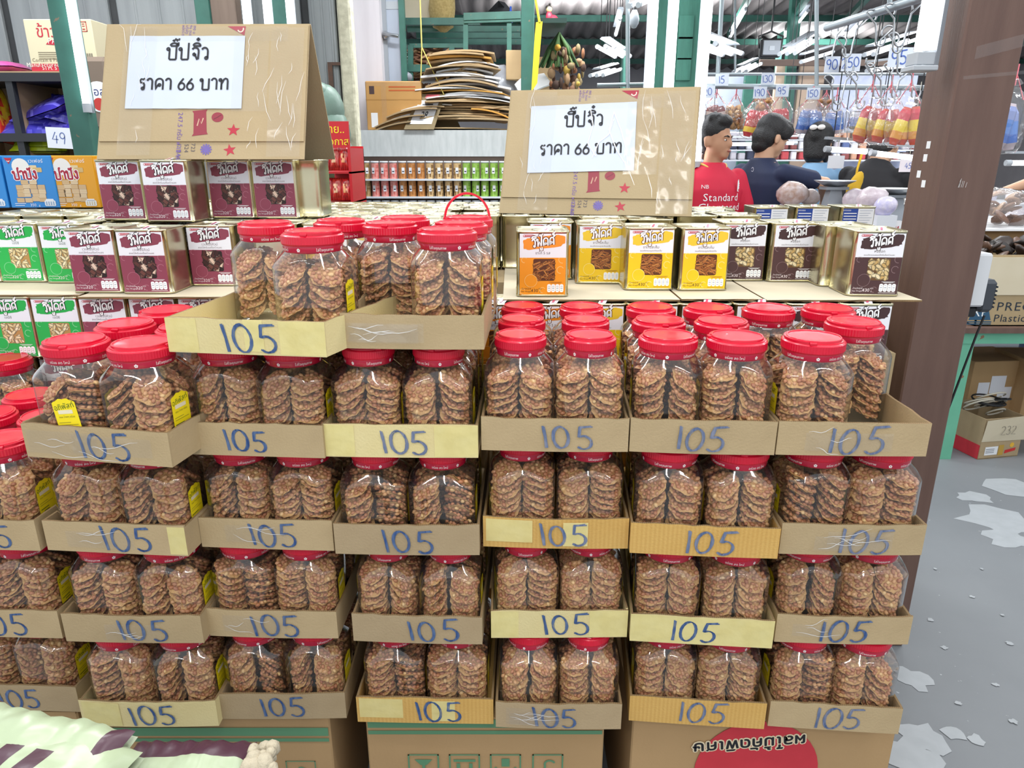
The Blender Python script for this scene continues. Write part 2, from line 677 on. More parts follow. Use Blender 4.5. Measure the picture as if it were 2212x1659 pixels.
# ------------------------------------------------------------------ peanut brittle
R0 = random.Random(5)
DISCS = []
for k in range(4):
    rr = random.Random(40 + k)
    b = MB()
    b.smooth = True
    n = 26
    rings = [0.0, 0.35, 0.7, 0.92, 1.0]
    edge = [0.0280 * (1 + 0.05 * sin(3 * 2 * pi * i / n + k) + rr.uniform(-0.06, 0.06)) for i in range(n)]
    wob = [0.0016 * sin(4 * 2 * pi * i / n + k * 2) + rr.uniform(-0.0009, 0.0009) for i in range(n)]
    for side in (1, -1):
        v = [(0, 0, side * 0.0018)]
        for q in rings[1:]:
            for i in range(n):
                a = 2 * pi * i / n
                th = side * 0.0019 * (1 if q < 0.95 else 0.25)
                v.append((edge[i] * q * cos(a), edge[i] * q * sin(a), th + wob[i] * q * q + rr.uniform(-0.0003, 0.0003)))
        f = [(0, 1 + i, 1 + (i + 1) % n) for i in range(n)]
        for j in range(len(rings) - 2):
            for i in range(n):
                p, q = 1 + j * n + i, 1 + j * n + (i + 1) % n
                f.append((p, p + n, q + n, q))
        b.add(v, f if side > 0 else [t[::-1] for t in f])
    batter = b.mesh('brittle_batter')
    batter.materials.append(MATS['batter'])
    m = MB()
    tones = ['#c08a62', '#b87e58', '#c9946c', '#b27650', '#cc9a72', '#ac7050', '#c28a66']
    for side, cnt in ((1, 34), (-1, 18)):
        pts = []
        tries = 0
        while len(pts) < cnt and tries < 4000:
            tries += 1
            a, r = rr.uniform(0, 2 * pi), 0.0250 * sqrt(rr.random())
            p = (r * cos(a), r * sin(a))
            if all((p[0] - q[0]) ** 2 + (p[1] - q[1]) ** 2 > 0.0070 ** 2 for q in pts):
                pts.append(p)
        for (x, y) in pts:
            t = rr.random()
            m.color('#e8c48c' if t < 0.05 else ('#d8a878' if t < 0.16 else rr.choice(tones)))
            sc = rr.uniform(0.86, 1.14)
            R = Euler((rr.uniform(-.35, .35), rr.uniform(-.35, .35), rr.uniform(0, pi))).to_matrix()
            m.ball((x, y, side * 0.0024), (0.0051 * sc, 0.0037 * sc, 0.0034 * sc), 7, 5, R)
    nuts = m.mesh('brittle_peanuts')
    nuts.materials.append(MATS['nut'])
    DISCS.append((batter, nuts))

HEAP = []          # (matrix, variant) of the discs beyond the individual ones
N_SINGLE = [0]


def stack_plan(seed, front_only=False):
    """tilted discs of one jar in jar coordinates: list of (column, index from top, count, matrix)"""
    rr = random.Random(seed)
    out = []
    cols = [(-1, -1), (1, -1)] if front_only else [(-1, -1), (1, -1), (-1, 1), (1, 1)]
    for (sx, sy) in cols:
        style = rr.random()
        tilt = radians(rr.uniform(32, 50) if style < 0.7 else rr.uniform(14, 30))
        azi = (radians(-90 + sx * rr.uniform(18, 62)) if sy < 0 else radians(90 - sx * rr.uniform(20, 60)))
        if rr.random() < 0.12:
            azi += pi * 0.7
        z = 0.012 + 0.0235 * sin(tilt)
        p = rr.uniform(0.0118, 0.0138) / max(cos(tilt), 0.72)
        top = 0.139 - 0.0235 * sin(tilt)
        zs = []
        while z < top:
            zs.append(z)
            z += p * rr.uniform(0.92, 1.08)
        for i, zz in enumerate(zs):
            t2 = tilt + radians(rr.uniform(-4, 4)) * (1 if i else 0.4)
            a2 = azi + radians(rr.uniform(-9, 9))
            nrm = Vector((sin(t2) * cos(a2), sin(t2) * sin(a2), cos(t2)))
            q = Vector((0, 0, 1)).rotation_difference(nrm).to_matrix().to_4x4()
            q = TR(sx * 0.0282 + rr.uniform(-.0012, .0012), sy * 0.0282 + rr.uniform(-.0015, .0015), zz) @ q @ Matrix.Rotation(rr.uniform(0, 6.28), 4, 'Z')
            out.append(((sx, sy), len(zs) - 1 - i, len(zs), q, rr.randrange(4)))
    return out


def fill_jar(M, seed, where=None):
    for (col, top, n, q, var) in stack_plan(seed):
        mm = M @ q
        if where and col[1] < 0 and N_SINGLE[0] < 300:
            N_SINGLE[0] += 1
            o = place('peanut_brittle', DISCS[var][0])
            o.matrix_world = mm
            pos = 'top disc' if top == 0 else ordinal(top) + ' from top'
            tag(o, 'peanut brittle, %s, %s stack, %s' % (pos, 'left' if col[0] < 0 else 'right', where), 'peanut brittle',
                'peanut brittle discs stacked in the jars')
            c = place('peanuts', DISCS[var][1], o)
            c['kind'] = 'stuff'
        else:
            HEAP.append((mm, var))


def build_heap():
    """all further discs: one uncountable mass of brittle (geometry nodes place the four disc shapes)"""
    me = bpy.data.meshes.new('peanut_brittle_mass')
    me.from_pydata([tuple(m.translation) for m, v in HEAP], [], [])
    a = me.attributes.new('rot', 'FLOAT_VECTOR', 'POINT')
    buf = []
    for m, v in HEAP:
        buf += list(m.to_euler())
    a.data.foreach_set('vector', buf)
    a = me.attributes.new('shape', 'INT', 'POINT')
    a.data.foreach_set('value', [v for m, v in HEAP])
    a = me.attributes.new('size', 'FLOAT', 'POINT')
    a.data.foreach_set('value', [m.to_scale().x for m, v in HEAP])
    o = place('peanut_brittle_mass', me)
    tag(o, 'mass of brown peanut brittle discs filling the lower and rear jars', 'peanut brittle', kind='stuff')
    g = bpy.data.node_groups.new('brittle_mass', 'GeometryNodeTree')
    g.interface.new_socket('Geometry', in_out='INPUT', socket_type='NodeSocketGeometry')
    g.interface.new_socket('Geometry', in_out='OUTPUT', socket_type='NodeSocketGeometry')
    N, L = g.nodes, g.links
    gi, go = N.new('NodeGroupInput'), N.new('NodeGroupOutput')
    join = N.new('GeometryNodeJoinGeometry')

    def attr(name, t):
        n = N.new('GeometryNodeInputNamedAttribute')
        n.data_type = t
        n.inputs['Name'].default_value = name
        return n.outputs['Attribute']
    rot, shp, siz = attr('rot', 'FLOAT_VECTOR'), attr('shape', 'INT'), attr('size', 'FLOAT')
    e2r = N.new('FunctionNodeEulerToRotation')
    L.new(rot, e2r.inputs[0])
    for k in range(4):
        src = None
        for o1 in bpy.data.objects:
            if o1.data == DISCS[k][0] and len(o1.children):
                src = o1
                break
        pair = N.new('GeometryNodeJoinGeometry')
        for ob in (src, src.children[0]):
            oi = N.new('GeometryNodeObjectInfo')
            oi.transform_space = 'ORIGINAL'
            oi.inputs['Object'].default_value = ob
            L.new(oi.outputs['Geometry'], pair.inputs[0])
        cmp_ = N.new('FunctionNodeCompare')
        cmp_.data_type = 'INT'
        cmp_.operation = 'EQUAL'
        L.new(shp, cmp_.inputs['A'] if 'A' in cmp_.inputs and cmp_.inputs['A'].enabled else cmp_.inputs[2])
        [i for i in cmp_.inputs if i.enabled and i.name == 'B'][0].default_value = k
        iop = N.new('GeometryNodeInstanceOnPoints')
        L.new(gi.outputs[0], iop.inputs['Points'])
        L.new(cmp_.outputs[0], iop.inputs['Selection'])
        L.new(pair.outputs[0], iop.inputs['Instance'])
        L.new(e2r.outputs[0], iop.inputs['Rotation'])
        L.new(siz, iop.inputs['Scale'])
        L.new(iop.outputs[0], join.inputs[0])
    L.new(join.outputs[0], go.inputs[0])
    md = o.modifiers.new('brittle', 'NODES')
    md.node_group = g
    return o


# ------------------------------------------------------------------ the jar
JW = 0.0585        # half width


def jar_outline():
    c = 0.019
    oc = [(JW, -(JW - c)), (JW, JW - c), (JW - c, JW), (-(JW - c), JW), (-JW, JW - c), (-JW, -(JW - c)), (-(JW - c), -JW), (JW - c, -JW)]
    P = [Vector(p) for p in oc]
    out = []
    for i, p in enumerate(P):
        a, b = P[i - 1], P[(i + 1) % 8]
        da, db = (a - p).normalized(), (b - p).normalized()
        e = 0.0042
        p0, p2 = p + da * e, p + db * e
        p1 = (p0 + p2 + p * 2) / 4
        out += [p0, p1, p2]
        m0, m1 = p2, b + (p - b).normalized() * e
        k = 4 if (b - p).length > 0.04 else 1
        out += [m0.lerp(m1, (j + 1) / (k + 1)) for j in range(k)]
    return out


def jar_body_mesh(rn=0.0446):
    O = jar_outline()
    n = len(O)
    zn = 0.155

    def dome(r):
        return zn - 0.0015 - 1.02 * max(0, r - rn)
    rows = []
    rows.append([(p.x * 0.80, p.y * 0.80, 0.0) for p in O])
    rows.append([(p.x * 0.93, p.y * 0.93, 0.0008) for p in O])
    rows.append([(p.x * 0.98, p.y * 0.98, 0.004) for p in O])
    rows.append([(p.x, p.y, 0.010) for p in O])
    rows.append([(p.x, p.y, 0.06) for p in O])
    rows.append([(p.x, p.y, dome(p.length) - 0.0050) for p in O])
    rows.append([(p.x * 0.998, p.y * 0.998, dome(p.length) - 0.0024) for p in O])
    rows.append([(p.x * 0.988, p.y * 0.988, dome(p.length) - 0.0002) for p in O])
    for t in (0.16, 0.4, 0.65, 0.85, 0.95, 1.0):
        rows.append([])
        for p in O:
            r = p.length + (rn - p.length) * t
            u = p.normalized() * r
            rows[-1].append((u.x, u.y, dome(r) + (0.0018 if t == 1.0 else 0.0)))
    rows.append([(p.normalized().x * rn, p.normalized().y * rn, 0.168) for p in O])
    b = MB()
    b.smooth = True
    v = [p for r in rows for p in r]
    f = []
    for j in range(len(rows) - 1):
        for i in range(n):
            a, c = j * n + i, j * n + (i + 1) % n
            f.append((a, c, c + n, a + n))
    f.append(tuple(range(n))[::-1])
    b.add(v, f)
    me = b.mesh('jar_body')
    me.materials.append(MATS['jar_plastic'])
    return me


def lid_mesh():
    b = MB()
    n = 144

    def rib(r, z, k):
        return r + (0.0008 if (k % 2 == 0 and 0.163 < z < 0.1765 and r > 0.045) else 0)
    prof = [(0.0490, 0.161), (0.0508, 0.1615), (0.0510, 0.1635), (0.0516, 0.164), (0.0516, 0.176), (0.0510, 0.1766), (0.0500, 0.1778),
            (0.0478, 0.1782), (0.0476, 0.1796), (0.0452, 0.1800), (0.0449, 0.1832), (0.0440, 0.184), (0.0422, 0.184), (0.0415, 0.1825),
            (0.039, 0.1822), (0.02, 0.1824), (0.0, 0.1824)]
    b.lathe(prof, n, True, rib)
    me = b.mesh('lid')
    me.materials.append(MATS['lid_red'])
    sharpen(me, radians(40))
    return me


def handle_mesh(up=False):
    b = MB()
    pts = []
    for i in range(29):
        a = radians(20 + 140 * i / 28) if not up else radians(180 * i / 28)
        pts.append((0.0464 * cos(a), 0.0464 * sin(a), 0.1808) if not up else (0.0466 * cos(a), 0.012, 0.176 + 0.052 * sin(a)))
    v, f = [], []
    for i, p in enumerate(pts):
        r = Vector((p[0], p[1], 0)).normalized() if not up else Vector((p[0], 0, p[2] - 0.176)).normalized()
        w = Vector((0, 0, 1)) if not up else Vector((0, 1, 0))
        hr, hw = (0.0022, 0.0016) if not up else (0.0022, 0.0055)
        for (s1, s2) in ((1, 1), (1, -1), (-1, -1), (-1, 1)):
            v.append(Vector(p) + r * hr * s1 + w * hw * s2)
    for i in range(len(pts) - 1):
        for k in range(4):
            f.append((i * 4 + k, i * 4 + (k + 1) % 4, i * 4 + 4 + (k + 1) % 4, i * 4 + 4 + k))
    f += [(0, 1, 2, 3), tuple(len(v) - 4 + k for k in (3, 2, 1, 0))]
    b.add(v, f, False)
    b.cbox((0.047, 0.010, 0.1795), (0.006, 0.012, 0.005), 0.001)
    b.cbox((-0.047, 0.010, 0.1795), (0.006, 0.012, 0.005), 0.001)
    me = b.mesh('handle')
    me.materials.append(MATS['lid_red'])
    return me


def band_mesh():
    b = MB()
    b.lathe([(0.0462, 0.1492), (0.0484, 0.1496), (0.0494, 0.152), (0.0502, 0.1595), (0.0500, 0.1612)], 72)
    me = b.mesh('shrink_band')
    me.materials.append(MATS['band_red'])
    return me


def band_text_mesh():
    b = MB()
    r = 0.0503

    def wr(px, py):
        a = px / r - pi / 2
        rr = 0.0498 + (py - 0.152) * 0.11
        return (rr * cos(a), rr * sin(a), py)
    seg = 2 * pi * r / 2
    for k in range(2):
        b.text('ใส่ใจคุณภาพ', (k - .5) * seg - 0.038, 0.1533, 0.0062, wrap=wr)
        b.text('อร่อย สด ใหม่', (k - .5) * seg + 0.036, 0.1533, 0.0062, wrap=wr)
        for fx in (0.0, 0.075):
            for j in range(5):
                a = 2 * pi * j / 5 + pi / 2
                cx, cy = (k - .5) * seg + fx + 0.0019 * cos(a), 0.1554 + 0.0019 * sin(a)
                pp = [wr(cx + 0.0013 * cos(2 * pi * i / 6), cy + 0.0013 * sin(2 * pi * i / 6)) for i in range(6)]
                b.add(pp, [tuple(range(6))], False)
    me = b.mesh('lettering')
    me.materials.append(MATS['white_ink'])
    return me


def sticker_mesh(M):
    b = MB()
    b.M = M
    b.color('#f3dc1c')
    w = 0.0215
    top = []
    for i in range(13):
        t = i / 12
        top.append((w - 2 * w * t, 0.024 + 0.0075 * sin(pi * t) ** 0.6 + 0.001 * cos(6 * pi * t)))
    b.poly([(-w, -0.03), (w, -0.03)] + top, 0)
    b.color('#2f5a1c')
    b.text('อภิพัสท์', 0, 0.0145, 0.0125, 0.0002, rot=0.12)
    b.color('#e9dfc0')
    b.rect(-0.014, 0.006, 0.013, 0.0125, 0.0002)
    b.color('#7b7a2c')
    b.text('ขนม ไทยๆ อร่อย', 0, -0.0005, 0.0045, 0.0003)
    b.color('#8a8430')
    for i, (x1) in enumerate((0.004, 0.017)):
        b.rect(-0.018, -0.009 - 0.004 * i, x1, -0.0082 - 0.004 * i, 0.0003)
    b.color('#5c6a28')
    b.rect(-0.018, -0.021, 0.004, -0.0195, 0.0003)
    b.rect(-0.010, -0.026, 0.004, -0.0245, 0.0003)
    me = b.mesh('sticker')
    me.materials.append(MATS['print'])
    return me


JAR_BODY, JAR_NARROW, LID, HANDLE, HANDLE_UP = jar_body_mesh(), jar_body_mesh(0.0386), lid_mesh(), handle_mesh(), handle_mesh(True)
BAND, BAND_TEXT = band_mesh(), band_text_mesh()
STICK = {'right': sticker_mesh(TR(JW + 0.0006, -0.006, 0.072) @ SIDE_R), 'left': sticker_mesh(TR(-JW - 0.0006, 0.0, 0.072) @ SIDE_L),
         'front': sticker_mesh(TR(0.012, -JW - 0.0006, 0.068) @ FRONT @ Matrix.Rotation(radians(7), 4, 'Z'))}


def jar(M, label, seed, stick='right', scale=1.0, where=None, up=False, text=True, narrow=False, zs=1.0, group='red-lidded brittle jars'):
    rr = random.Random(seed * 7 + 1)
    r = place('snack_jar', None)
    yaw = radians(rr.uniform(-3, 3))
    r.matrix_world = M @ Matrix.Rotation(yaw, 4, 'Z') @ Matrix.Diagonal((scale, scale, zs, 1))
    tag(r, label, 'jar', group)
    place('jar_body', JAR_NARROW if narrow else JAR_BODY, r)
    k = 0.84 if narrow else 0.97
    la = rr.uniform(-2.2, 2.2) if not up else radians(8)
    l = place('lid', LID, r, rot=(0, 0, la))
    l.scale = (k, k, 1)
    place('handle', HANDLE_UP if up else HANDLE, l)
    s = place('shrink_band', BAND, r, rot=(0, 0, rr.uniform(0, 6.28)))
    s.scale = (k, k, 1)
    if text:
        place('lettering', BAND_TEXT, s)['kind'] = 'stuff'
    for k in (stick if isinstance(stick, tuple) else (stick,)):
        if k:
            place('sticker', STICK[k], r, label='yellow sticker with dark green lettering')
    fill_jar(r.matrix_world.copy(), seed, where)
    return r


# ------------------------------------------------------------------ cardboard trays
TT = 0.004


def panel_mesh(L, h, t, seed, wob=0.0015, bow=0.0):
    """upright board from x=0..L, y=0..t with a slightly wavy top edge"""
    rr = random.Random(seed)
    n = 12
    zt = [h + rr.uniform(-wob, wob) for i in range(n + 1)]
    yb = [-bow * sin(pi * i / n) for i in range(n + 1)]
    v = []
    for i in range(n + 1):
        x = L * i / n
        v += [(x, yb[i], 0), (x, yb[i] * 1.4, zt[i]), (x, t + yb[i] * 1.4, zt[i]), (x, t + yb[i], 0)]
    f, e = [], []
    for i in range(n):
        a, b = i * 4, i * 4 + 4
        f += [(a, b, b + 1, a + 1), (a + 2, b + 2, b + 3, a + 3), (a + 3, b + 3, b, a)]
        e.append((a + 1, b + 1, b + 2, a + 2))
    f += [(0, 1, 2, 3), (n * 4 + 3, n * 4 + 2, n * 4 + 1, n * 4)]
    m = MB()
    m.add(v, f)
    m.m = 1
    m.add(v, e)
    return m


TINT = {'kraft': 'plain brown', 'kraft_grey': 'greyish brown', 'kraft_orange': 'orange brown', 'kraft_yellow': 'pale yellow'}


def tray(BL, BR, z, h, depth, mat, label, seed, frac=None, dig=0.043, ink='marker', tapes=(), clear=0, wfix=None, slant=-0.12, flare=0.0):
    A, B = at_z(*BL, z), at_z(*BR, z)
    yaw = atan2(B.y - A.y, B.x - A.x)
    w = (B - A).length if wfix is None else wfix
    r = thing('cardboard_tray', label, 'tray', A, yaw, 'cardboard trays of the brittle stand')
    rr = random.Random(seed)
    b = MB()
    b.box(TT, TT, 0, w - TT, depth - TT, 0.003)
    b.build('base', mat, r)
    fp = panel_mesh(w, h, TT, seed, bow=rr.uniform(0.0, 0.004)).build('front_panel', [mat, 'kraft_edge'], r)
    panel_mesh(w, h * 0.95, TT, seed + 1).build('back_panel', [mat, 'kraft_edge'], r, (0, depth - TT, 0))
    for x in (TT, w):
        panel_mesh(depth - 2 * TT, h * rr.uniform(.95, 1.0), TT, seed + int(x * 999)).build('side_panel', [mat, 'kraft_edge'], r, (x, TT, 0), (0, 0, pi / 2 - (flare if x > TT else 0)))
    if frac is not None:
        b = MB()
        hh = dig
        cx = w * frac
        y0 = (h - hh) / 2 - 0.001
        for (dx, wd, dh) in ((0, 0.0043, 1), (0.0026, 0.0030, 0.97)):
            rs = random.Random(seed + 3)
            xp = cx - hh * 1.02
            for ch in '105':
                st, adv = PEN[ch]
                js = rs.uniform(0.92, 1.05)
                oy = rs.uniform(-0.002, 0.002)
                for p in st:
                    q = [(xp + dx + (a * 1.15 + (b2 - .5) * slant) * hh * js, y0 + oy + b2 * hh * dh * js) for a, b2 in p]
                    # densify and vary the pen pressure
                    q2, ws = [], []
                    for i in range(len(q) - 1):
                        for t in (0, 0.5):
                            q2.append((q[i][0] + (q[i + 1][0] - q[i][0]) * t, q[i][1] + (q[i + 1][1] - q[i][1]) * t))
                    q2.append(q[-1])
                    ws = [wd * (0.75 + 0.5 * mnoise.noise((a * 90, c * 90, seed))) for a, c in q2]
                    b.M = FRONT
                    b.ribbon(q2, ws, 0.0)
                xp += {'1': 0.42, '0': 0.86, '5': 0.7}[ch] * hh * rs.uniform(.92, 1.1)
        # keep the ink on the bowed face
        bow = max(0.0, -min(v.co.y for v in fp.data.vertices))
        b.v = [(v[0], -0.0006 - bow * 1.02 * max(0.0, sin(pi * v[0] / w)) * (1 + 0.4 * v[2] / h), v[2]) for v in b.v]
        b.build('price_writing', ink, fp, label='handwritten 105 in blue marker')
    bow = max(0.0, -min(v.co.y for v in fp.data.vertices))
    for (x0, x1, z0, z1) in tapes:
        b = MB()
        n = 6
        vv, ff = [], []
        for i in range(n + 1):
            x = w * (x0 + (x1 - x0) * i / n)
            y = -0.0003 - bow * 1.02 * max(0.0, sin(pi * min(max(x / w, 0), 1))) * 1.0
            vv += [(x, y - bow * 0.4 * z0 * 0, h * z0), (x, y - bow * 0.4 * sin(pi * min(max(x / w, 0), 1)) * z1, h * z1)]
        b.add(vv, [(2 * i, 2 * i + 2, 2 * i + 3, 2 * i + 1) for i in range(n)])
        b.build('tape_strip', 'tape_yellow', fp, label='pale yellow packing tape')
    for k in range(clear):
        b = MB()
        n = 8
        x0 = rr.uniform(0.02, 0.35) * w
        x1 = x0 + rr.uniform(0.35, 0.6) * w
        z0, z1 = h * rr.uniform(.1, .3), h * rr.uniform(.6, .85)
        vv = []
        for i in range(n + 1):
            x = x0 + (x1 - x0) * i / n
            y = -0.0008 - bow * 1.45 * max(0, sin(pi * x / w))
            vv += [(x, y, z0), (x, y, z1)]
        b.add(vv, [(2 * i, 2 * i + 2, 2 * i + 3, 2 * i + 1) for i in range(n)])
        b.build('clear_tape', 'clear_tape', fp, label='wrinkled clear tape')
        b = MB()  # white ribbons painted in as glints on the wrinkled tape
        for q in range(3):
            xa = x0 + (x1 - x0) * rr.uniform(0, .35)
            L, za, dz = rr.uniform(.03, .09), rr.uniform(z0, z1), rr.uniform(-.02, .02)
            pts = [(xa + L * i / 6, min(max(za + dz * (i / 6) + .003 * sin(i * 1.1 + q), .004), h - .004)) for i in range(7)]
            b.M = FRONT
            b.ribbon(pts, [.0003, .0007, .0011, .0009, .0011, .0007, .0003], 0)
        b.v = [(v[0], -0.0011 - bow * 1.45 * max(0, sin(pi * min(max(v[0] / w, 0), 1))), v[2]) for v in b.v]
        b.build('tape_glints', 'tape_crease', fp)['kind'] = 'stuff'
    return r, Matrix.Translation(A) @ Matrix.Rotation(yaw, 4, 'Z'), w


def pitch_of(row, col):
    return 0.1852 if col in (2, 3) or row == 0 else 0.189


def level(row, col):
    return 0.413 + (4 - row) * pitch_of(row, col)



ROWN = {0: 'upper tier', 1: 'top row', 2: 'second row', 3: 'third row', 4: 'bottom row'}
FULL = ((0, 1, 0.02, 0.98),)
ENDS = ((0.0, 0.2, 0.03, 0.97), (0.72, 1.0, 0.03, 0.97))
Y2 = ((0.02, 0.34, 0.2, 0.95), (0.55, 0.72, 0.1, 0.9))
TRAYS = [
    # row, col, BL, BR, material, digits centre, digit height, ink, tapes, clear
    (0, 1, (366, 760), (706, 772), 'kraft_yellow', .53, .046, 'marker', ENDS + ((.5, .62, .1, 1),), 0),
    (0, 2, (739, 752), (1046, 755), 'kraft', None, .04, 'marker', (), 2),
    (1, 1, (60, 986), (373, 1010), 'kraft', .55, .046, 'marker', (), 2),
    (1, 2, (405, 981), (702, 990), 'kraft', .44, .038, 'marker', (), 0),
    (1, 3, (703, 986), (1033, 989), 'kraft_yellow', .525, .041, 'marker_light', ENDS, 0),
    (1, 4, (1040, 972), (1356, 976), 'kraft', .58, .042, 'marker_light', (), 0),
    (1, 5, (1359, 975), (1672, 983), 'kraft', .49, .042, 'marker_light', (), 0),
    (1, 6, (1675, 982), (2000, 986), 'kraft', .52, .046, 'marker_light', (), 1),
    (2, 0, (-240, 1182), (88, 1190), 'kraft', .66, .044, 'marker', (), 0),
    (2, 1, (104, 1188), (407, 1202), 'kraft', .58, .046, 'marker', ((0.88, 1.0, .05, .95),), 1),
    (2, 2, (437, 1181), (722, 1190), 'kraft', .55, .043, 'marker', (), 1),
    (2, 3, (725, 1196), (1036, 1199), 'kraft_grey', .506, .045, 'marker', (), 0),
    (2, 4, (1044, 1180), (1356, 1185), 'kraft_orange', .55, .043, 'marker_light', Y2, 0),
    (2, 5, (1360, 1194), (1679, 1207), 'kraft_orange', .545, .045, 'marker_light', (), 0),
    (2, 6, (1682, 1196), (1990, 1199), 'kraft', .58, .046, 'marker_light', (), 2),
    (3, 0, (-178, 1372), (136, 1379), 'kraft', .61, .046, 'marker', (), 0),
    (3, 1, (144, 1385), (441, 1389), 'kraft', .58, .046, 'marker', (), 1),
    (3, 2, (454, 1373), (731, 1379), 'kraft', .53, .047, 'marker', (), 1),
    (3, 3, (764, 1384), (1042, 1392), 'kraft_grey', .615, .045, 'marker', (), 0),
    (3, 4, (1061, 1378), (1354, 1376), 'kraft_yellow', .54, .043, 'marker', ENDS, 0),
    (3, 5, (1360, 1384), (1667, 1401), 'kraft_yellow', .45, .043, 'marker', FULL, 0),
    (3, 6, (1672, 1386), (1961, 1392), 'kraft', .51, .047, 'marker', (), 1),
    (4, 0, (-110, 1527), (175, 1538), 'kraft_grey', .565, .045, 'marker', (), 0),
    (4, 1, (181, 1567), (473, 1568), 'kraft_yellow', .535, .045, 'marker', ((0.02, .3, .05, .95),), 0),
    (4, 2, (481, 1553), (749, 1551), 'kraft_grey', .50, .044, 'marker', (), 0),
    (4, 3, (773, 1559), (1066, 1564), 'kraft_orange', .60, .045, 'marker', Y2, 0),
    (4, 4, (1071, 1570), (1341, 1575), 'kraft_grey', .47, .044, 'marker', (), 2),
    (4, 5, (1358, 1556), (1650, 1575), 'kraft_orange', .535, .045, 'marker_light', (), 0),
    (4, 6, (1658, 1568), (1940, 1586), 'kraft', .533, .046, 'marker_light', (), 0),
]
UPPER = {(1, 1, 0): (-.324, 1.170), (1, 0, 1): (-.450, 1.325), (1, 1, 1): (-.325, 1.372),
         (2, 1, 0): (-.108, 1.200), (2, 0, 1): (-.222, 1.318), (2, 1, 1): (-.094, 1.322), (2, 0, 2): (-.213, 1.438), (2, 1, 2): (-.088, 1.440)}
for (row, col, BL, BR, mt, frac, dig, ink, tapes, clear) in TRAYS:
    idx = (col - 1) if row in (0, 1) else col
    nth = ordinal(idx)
    seed = row * 100 + col * 10 + 3
    lab = '%s cardboard tray %s, %s from left in the %s' % (TINT[mt], 'marked 105' if frac else 'without writing', nth, ROWN[row])
    depth = 0.37 if row else 0.375
    h = 0.059 if row else 0.0565
    T, M, w = tray(BL, BR, level(row, col), h, depth, mt, lab, seed, frac, dig, ink, tapes, clear, flare=0.22 if (row, col) == (0, 1) else 0.0,
                   slant=0.12 if col >= 5 else -0.1)
    inner = w - 2 * TT - 0.002
    pitch = min(0.1195, inner / 2)
    sc = min(1.0, pitch / 0.1175)
    x0 = w / 2
    # which of the 2 x 3 places hold a jar
    if (row, col) == (0, 1):
        spots = [(1, 0), (0, 1), (1, 1)]
    elif (row, col) == (0, 2):
        spots = [(1, 0), (0, 1), (1, 1), (0, 2), (1, 2)]
    elif (row, col) == (1, 6):
        spots = [(0, 0), (1, 1), (0, 2), (1, 2)]
    elif row == 1 or (row, col) == (2, 0):
        spots = [(0, 0), (1, 0), (0, 1), (1, 1), (0, 2), (1, 2)]
    else:
        spots = [(0, 0), (1, 0), (0, 1), (1, 1)]
    for (i, j) in spots:
        jx = x0 + (i - 0.5) * pitch
        jy = TT + 0.0625 + j * 0.1195
        side = 'left' if i == 0 else 'right'
        depthw = ('front', 'middle', 'rear')[j]
        tr = 'first tray' if idx == 0 else ordinal(idx) + ' tray'
        lab = 'red-lidded jar, %s %s in the %s, %s' % (depthw, side, tr, ROWN[row])
        st = 'right' if col <= 3 else 'left'
        if (row, col, i, j) == (1, 1, 0, 0):
            st = ('front', 'right')
            lab = 'red-lidded jar with yellow sticker on its front, first tray, top row'
        up = (row, col, i, j) == (0, 2, 1, 2)
        if up:
            lab = 'red-lidded jar with raised red handle in the second tray, upper tier'
        where = None
        if j == 0 and row <= 2 or (row == 0 and (i, j) == (0, 1)):
            where = 'front %s jar, %s, %s' % (side, tr, ROWN[row])
        JM = M @ TR(jx, jy, 0.003)
        if row == 0:
            wx, wy = UPPER[(col, i, j)]
            JM = TR(wx, wy, level(0, col) + 0.003) @ Matrix.Rotation(radians(-5 if col == 1 else 0), 4, 'Z')
            sc = 0.985
        jar(JM, lab, seed * 10 + i * 3 + j, st, sc, where, up, text=(j == 0 or row <= 1), narrow=col in (3, 4) and row > 0,
            zs=(pitch_of(row, col) - 0.005) / 0.184)

# one more jar at the very left, on a carton behind the second row
JX, JY = -1.155, 1.56
b = MB()
b.box(JX - .075, JY - .062, 0, JX + .075, JY + .056, .829)
tag(b.build('packing_carton', 'kraft'), 'tall narrow carton carrying the jar cut by the left edge', 'box')
jar(TR(JX, JY, .83), 'red-lidded jar cut by the left edge, standing behind the second row', 991, 'right', 1.0, None, text=False)

# ------------------------------------------------------------------ small biscuit tins
material('tin_metal', '#cfc8a8', rough=0.24, metal=1.0, noise=(18, '#b9b190', 0.3), bump=(9, 0.05))
material('tin_top', '#d0cbb2', rough=0.28, metal=1.0, bump=(14, 0.04))
TW, TH, TRD = 0.0575, 0.145, 0.013


def rr_outline(hx, hy, r, n=4):
    p = []
    for cx, cy, a in ((hx - r, -hy + r, -pi / 2), (hx - r, hy - r, 0), (-hx + r, hy - r, pi / 2), (-hx + r, -hy + r, pi)):
        p += [(cx + r * cos(a + pi / 2 * i / n), cy + r * sin(a + pi / 2 * i / n)) for i in range(n + 1)]
    return p


def loft(mb, rings, cap0=True, cap1=True, smooth=True):
    n = len(rings[0])
    v = [p for r in rings for p in r]
    f = [(j * n + i, j * n + (i + 1) % n, (j + 1) * n + (i + 1) % n, (j + 1) * n + i) for j in range(len(rings) - 1) for i in range(n)]
    mb.add(v, f, smooth)
    if cap0:
        mb.add(rings[0], [tuple(range(n))[::-1]], False)
    if cap1:
        mb.add(rings[-1], [tuple(range(n))], False)
    return mb


